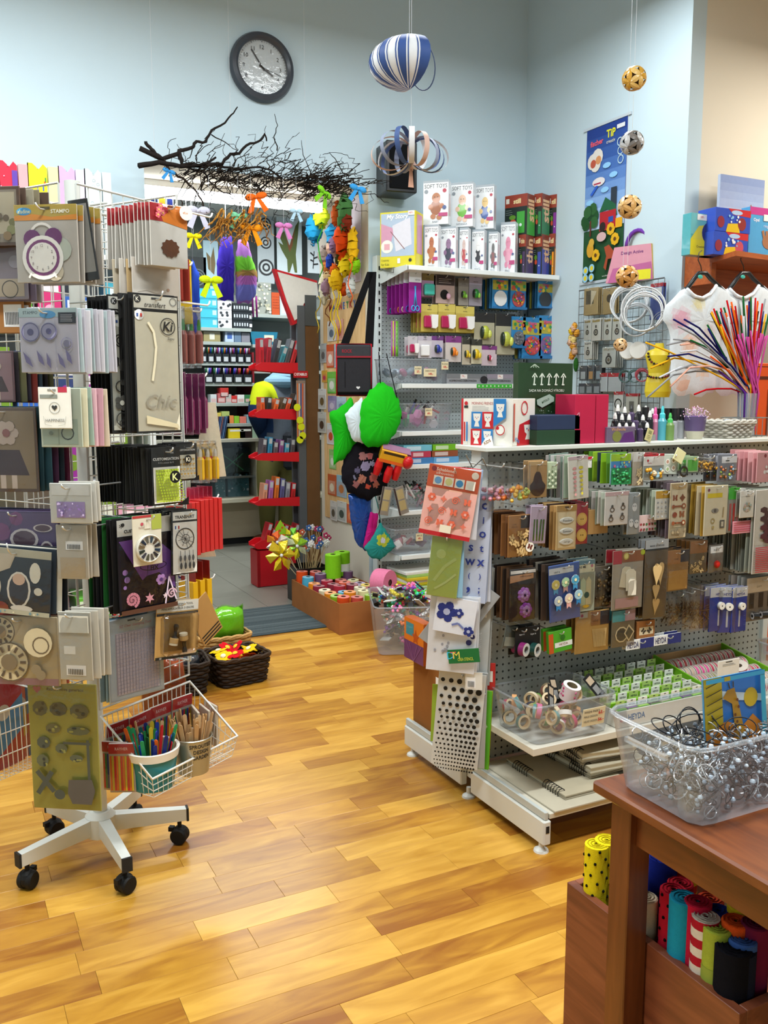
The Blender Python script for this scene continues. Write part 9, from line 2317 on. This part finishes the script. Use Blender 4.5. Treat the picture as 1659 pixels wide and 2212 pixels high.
def shirt(Y,dx,lab,hcol,blot):
 f=Fr(0,Y,0);S=lambda L_:[(x+dx,y)for x,y in L_]
 def deco(r):
  O(MB('dfe4e8').tube([lp(f,r,x+dx,y,.03)for x,y in((1484,624),(1500,640),(1518,644),(1535,636),(1548,616))],.008,n=6),'collar','fabric',r)
 sack(f,S([(1482,622),(1455,640),(1436,665),(1428,690),(1446,705),(1450,850),(1500,856),(1542,850),(1558,700),(1590,700),(1592,650),(1562,622),(1550,612),(1536,632),(1515,640),(1496,634)]),lab,'t-shirt','d4dade',0,.035,name='t_shirt',deco=deco,rings=16,paint=[(x+dx,y,q*.8*k,mixc('d4dade',c,t))for(x,y,q,c)in blot for k,t in((1.2,.35),(.95,.65),(.7,1))])
 r=T('clothes_hanger','black clothes hanger of the '+lab.split(' in front')[0].split(' cut')[0],'hanger',f.w(f.at(1517+dx,590)[0],0,f.at(1517+dx,590)[1]))
 q=lambda x,y,d=0:lp(f,r,x+dx,y,d)
 O(MB(hcol).tube([q(1478,632),q(1500,602),q(1510,590),q(1525,590),q(1535,602),q(1566,630),q(1520,648),q(1480,638)],.011,n=6),'hanger_body','plastic',r)
 O(MB('3a3630').tube([q(1516,592),q(1514,575),q(1508,562),q(1510,546),q(1516,541,-.03),q(1516,541,-.2)],.0025,n=5),'hook','metal',r)
 m=MB('3fb0a0');v=q(1513,598,.013);m.ball(v.x,v.y,v.z,.014,None,10,5,(1.2,.25,.7));O(m,'size_clip','plastic',r)
shirt(3.24,0,'white T-shirt with red yellow and orange dye in front of the niche','101416',[(1463,690,26,'d4a4b4'),(1500,655,20,'d4cca4'),(1480,745,24,'dcb8a4'),(1520,720,22,'d0c4c0'),(1470,830,22,'d9b4a0'),(1510,800,20,'dcc4b0')])
shirt(3.34,92,'second white T-shirt cut off by the right picture edge','1a1d20',[(1480,700,20,'c9ccd4')])
f=Fr(0,2.98,0);u0,zz0,u1,zz1=f.box(1608,785,1700,900);m=MB('d9521c');m.bbox(0,0,0,.7,.02,zz1,.003);m.panel(0,0,.7,zz1,0);m.rect(.03,.01,.97,.012,'3a1c10');m.rect(.1,.04,.9,.05,'5a2410');m.rect(.1,.04,.12,.3,'5a2410');m.rect(.22,.08,.8,.085,'6a2c14');m.rect(.22,.08,.235,.26,'6a2c14')
one(m,'orange_board','paper','orange board with dark frame lines standing behind the pipe cleaners','board',(u0,2.98,.001))
r=T('flower_string','string of yellow and pink dried flowers hanging left of the grid','garland',FRt.w(FRt.at(1243,740,.03)[0],.03,FRt.at(1243,740,.03)[1]),FRt.a)
for i in range(14):
 m=MB(R.choice(['d9b42a','d99a3a','c9a48a','e0c87a']));crumple(m,jit(.03),jit(.01)-.02,.1-.2*i/14,.022,None);O(m,'dried_flower','felt',r)
O(MB('2a5a24').ball(.03,-.015,-.14,.03,None,8,6,(.6,.5,1.5)),'leaf','felt',r)
# brown table, tub, crate of felt rolls
TX0,TY1,TZt=1.035,1.205,.7
tb=T('brown_table','dark walnut table in the right foreground','table',(TX0,TY1,0))
TM=Matrix.Translation((-TX0,-TY1,0))
def fpart(name,mat,fn):
 m=MB('7a4322');m.M=TM.copy();fn(m);return O(m,name,mat,tb)
fpart('table_top','table_wood',lambda m:m.bbox(TX0,.05,TZt-.022,2.1,TY1,TZt,.004))
for(x,y)in((TX0+.025,TY1-.075),(2.02,TY1-.075),(TX0+.025,.08),(2.02,.08)):
 fpart('leg','table_wood_z',lambda m:m.bbox(x,y,0,x+.05,y+.05,TZt-.0225,.002))
fpart('apron','table_wood',lambda m:m.box(TX0+.04,.13,TZt-.1,TX0+.06,TY1-.076,TZt-.0225))
fpart('apron','table_wood_x',lambda m:m.box(TX0+.076,TY1-.06,TZt-.1,2.019,TY1-.04,TZt-.0225))
TC=(1.232,1.072)
tub('clear plastic tub of wire hoops and glass drops on the brown table',(TC[0],TC[1],TZt+.0008),.39,.215,.142,0,True,.012,grow=1.16)
m=MB('8a929c')
for i in range(760):
 x,y=TC[0]+R.uniform(-.155,.155),TC[1]+R.uniform(-.078,.078);z=TZt+.012+R.random()*.088
 c=R.choice(['b8c8d8','a0aebc','d4e4f0','8a98a4','c4d8ea','6a7078','e4f0fa'])
 if i%2==0:
  a=Vector((jit(1),jit(1),jit(1))).normalized();b=a.orthogonal().normalized();d=a.cross(b);q=R.uniform(.008,.018)
  m.tube([Vector((x,y,z))+b*(q*math.cos(t))+d*(q*math.sin(t))for t in[k*PI/5 for k in range(10)]],.0011,R.choice(['3a3c40','6a6c70','b0b4b8']),n=4,closed=True)
 else:
  m.ball(x,y,z,R.uniform(.002,.0055),c,6,4)
o=O(m,'glass_drops','foil');tag(o,'heap of clear glass drops and fine wire rings in the table tub','glass drops',None,'stuff')
for i,(px_,py_,s,a,b)in enumerate(((1428,1555,.022,.9,.2),(1452,1540,.03,1.3,.5),(1462,1548,.026,1.2,-.4),(1432,1568,.028,.4,.3),(1500,1575,.045,.25,-.3),(1520,1590,.036,.15,.3),(1560,1560,.035,.6,.6),(1585,1545,.03,.8,.2),(1600,1570,.03,.3,-.2))):
 v=onz(px_,py_,TZt+.105)
 one(MB('26282b').tube([(s*math.cos(t),s*math.sin(t)*.8,0)for t in[k*PI/11 for k in range(22)]],.0012,n=5,closed=True),'wire_hoop','metal','%s dark wire hoop lying %s of the table tub'%(['small','large','medium','flat','widest','tilted','thin','round','rightmost'][i],'at the left' if px_<1470 else 'in the middle' if px_<1550 else 'at the right'),'wire hoop',(v.x,min(v.y,1.14),TZt+.105),0,'wire hoops in the tub',rx=a,ry=b)
FGp=Fr(0,1.1,0);u0,z0,u1,z1=FGp.box(1530,1462,1655,1610)
r=T('glass_picture','painted glass picture of a giraffe standing in the table tub','picture',(u0,1.1,z0),0,rx=-.12);w,h=u1-u0,z1-z0
O(MB('4a8ab0').box(0,0,0,w,.004,h),'glass_pane','card_gloss',r)
p=MB();p.panel(0,0,w,h,0);p.rect(0,0,1,1,'2a6ab0');p.rect(0,0,.3,1,'b0981c');p.pol([(.3,.2),(1,.35),(1,.45),(.3,.32)],'c9d4d8');p.circ(.78,.36,.12,'c9a81c');p.pol([(0,.75),(.35,.62),(.6,.75),(.8,.6),(1,.8),(1,1),(0,1)],'c97a1c');p.pol([(.5,.95),(.45,.4),(.3,.3),(.38,.2),(.5,.18),(.56,.4),(.66,.9)],'b0801c')
p.line([(.42,.18),(.4,.1)],.02,'3a2a10');p.line([(.48,.17),(.48,.09)],.02,'3a2a10')
for i in range(7):p.line([(.02,.12+.12*i),(.28,.05+.12*i)],.012,'3a340c')
for i in range(6):p.circ(.5+jit(.05),.35+.1*i,.02,'6a3a14')
p.rect(.92,0,1,1,'3aa0b8');p.rect(0,0,1,.06,'3a9ac0');p.rect(.3,0,.4,.06,'b0981c');O(p,'painting','card_gloss',r)
HP(FG,(1550,1425,1596,1462),.3,'plain white hang card standing behind the glass picture','hang card','d8d6ce',lambda p:(p.rect(.35,.08,.65,.14,'444'),lines(p,.2,.2,.8,.35,2,'8a8a8a',.02)))
CX0,CY1,CZt=1.113,1.362,.4
cr2=T('wooden_crate','open brown wooden crate of felt rolls half under the table','crate',(CX0,CY1,0))
CY0=onz(1600,2190,CZt).y
def cpart(fn,nm='crate_side'):
 m=MB('84492f');m.M=Matrix.Translation((-CX0,-CY1,0));fn(m);return O(m,nm,'crate_wood',cr2)
cpart(lambda m:m.bbox(CX0,CY0,.004,CX0+.018,CY1,CZt,.001));cpart(lambda m:m.bbox(CX0+.0185,CY1-.018,.004,1.9,CY1,CZt,.001));cpart(lambda m:m.bbox(CX0+.0185,CY0,.004,1.9,CY0+.018,CZt,.001));cpart(lambda m:m.bbox(1.882,CY0+.0185,.004,1.9,CY1-.0185,CZt,.001));cpart(lambda m:m.box(CX0+.0185,CY0+.0185,.004,1.8815,CY1-.0185,.016),'crate_bottom')
def felt_roll(x,y,X,c,lab,pat=None,c2=None,r_=.024,lean=0):
 f=Fr(X,1.,-90);u,z=f.at(x,y);Yp=1.-u
 Yp=min(max(Yp,CY0+.05),CY1-.05);z=max(z,.3)
 t=T('felt_roll',lab,'felt roll',(X,Yp,.018),R.uniform(0,6),'felt rolls in the crate',rx=lean);h=z-.018
 if pat=='stripe':
  n=int(h/.016);prof=[(r_,h*k/n)for k in range(n+1)];m=MB(c);m.lathe(prof,None,16,cols=[c if k%2 else c2 for k in range(n)])
  m.lathe([(r_,h),(.004,h)],c,16)
 else:
  m=MB(c);m.lathe([(r_,0),(r_,h),(r_*.9,h+.002),(.004,h+.001)],n=16)
 O(m,'felt','felt',t)
 m=MB(mixc(c,'000000',.45));pts=[(r_*(.15+.8*k/30)*math.cos(k*.62),r_*(.15+.8*k/30)*math.sin(k*.62),h+.0025)for k in range(31)];m.tube(pts,.0012,n=4);O(m,'spiral_end','felt',t)
 if pat=='dots':
  m=MB(c2)
  for k in range(150):
   a=2.4*k;m.ball(r_*math.cos(a),r_*math.sin(a),h*(k+.5)/150,.0032,None,6,4)
  O(m,'dot_print','felt',t)['kind']='stuff'
 if pat=='label':
  O(MB(c2).lathe([(r_+.0008,.05),(r_+.0008,h*.86)],n=16),'paper_sleeve','paper',t)
for a in((1272,1812,1.145,'d9c41c','left yellow felt roll with black dots at the crate corner','dots','151510'),(1288,1800,1.17,'d9c41c','right yellow felt roll with black dots at the crate corner','dots','151510'),(1370,1892,1.15,'1f44a0','royal blue felt roll beside the table leg'),(1393,1938,1.145,'c9bca0','cream felt roll with a paper sleeve','label','bfae8c'),(1366,1822,1.25,'d8d8dc','white felt roll far back in the crate'),(1402,1826,1.24,'b8b41c','green and yellow striped felt roll','stripe','1c6a34'),(1432,1850,1.22,'1c2a84','navy felt roll behind the cream one',None,None,.028),(1385,1865,1.2,'14161c','black felt roll behind the royal blue one'),(1455,1922,1.16,'b81c30','red felt roll with black dots','dots','1a0c0c'),(1478,1940,1.15,'1f8aa8','turquoise felt roll in the crate',None,None,.026),(1470,1908,1.2,'a01828','dark red felt roll behind the dotted one'),(1508,1948,1.16,'b81c38','crimson felt roll beside the turquoise one'),(1525,1980,1.15,'d4cabc','red and white striped felt roll','stripe','a8202c'),(1550,2004,1.15,'9aa83a','lime felt roll in a printed paper sleeve','label','8a9a3a'),(1552,1968,1.19,'1f3aa0','blue felt roll behind the striped one'),(1590,1990,1.18,'d9501c','orange felt roll in the crate'),(1585,2045,1.15,'14141a','black furry felt roll at the front',None,None,.03),(1612,2060,1.16,'1c2030','midnight felt roll at the front right',None,None,.03),(1602,1958,1.22,'c9b01c','mustard felt roll far back'),(1535,1942,1.22,'c8482a','rust felt roll far back'),(1640,2000,1.2,'6a1c3a','plum felt roll at the right edge'),(1650,2060,1.17,'3a5a9a','denim blue felt roll at the right edge'),(1555,1935,1.25,'cfc6b8','pale felt roll far back right'),(1480,1870,1.26,'c9a41c','yellow and red striped felt roll at the back','stripe','b0301c')):
 felt_roll(*a)
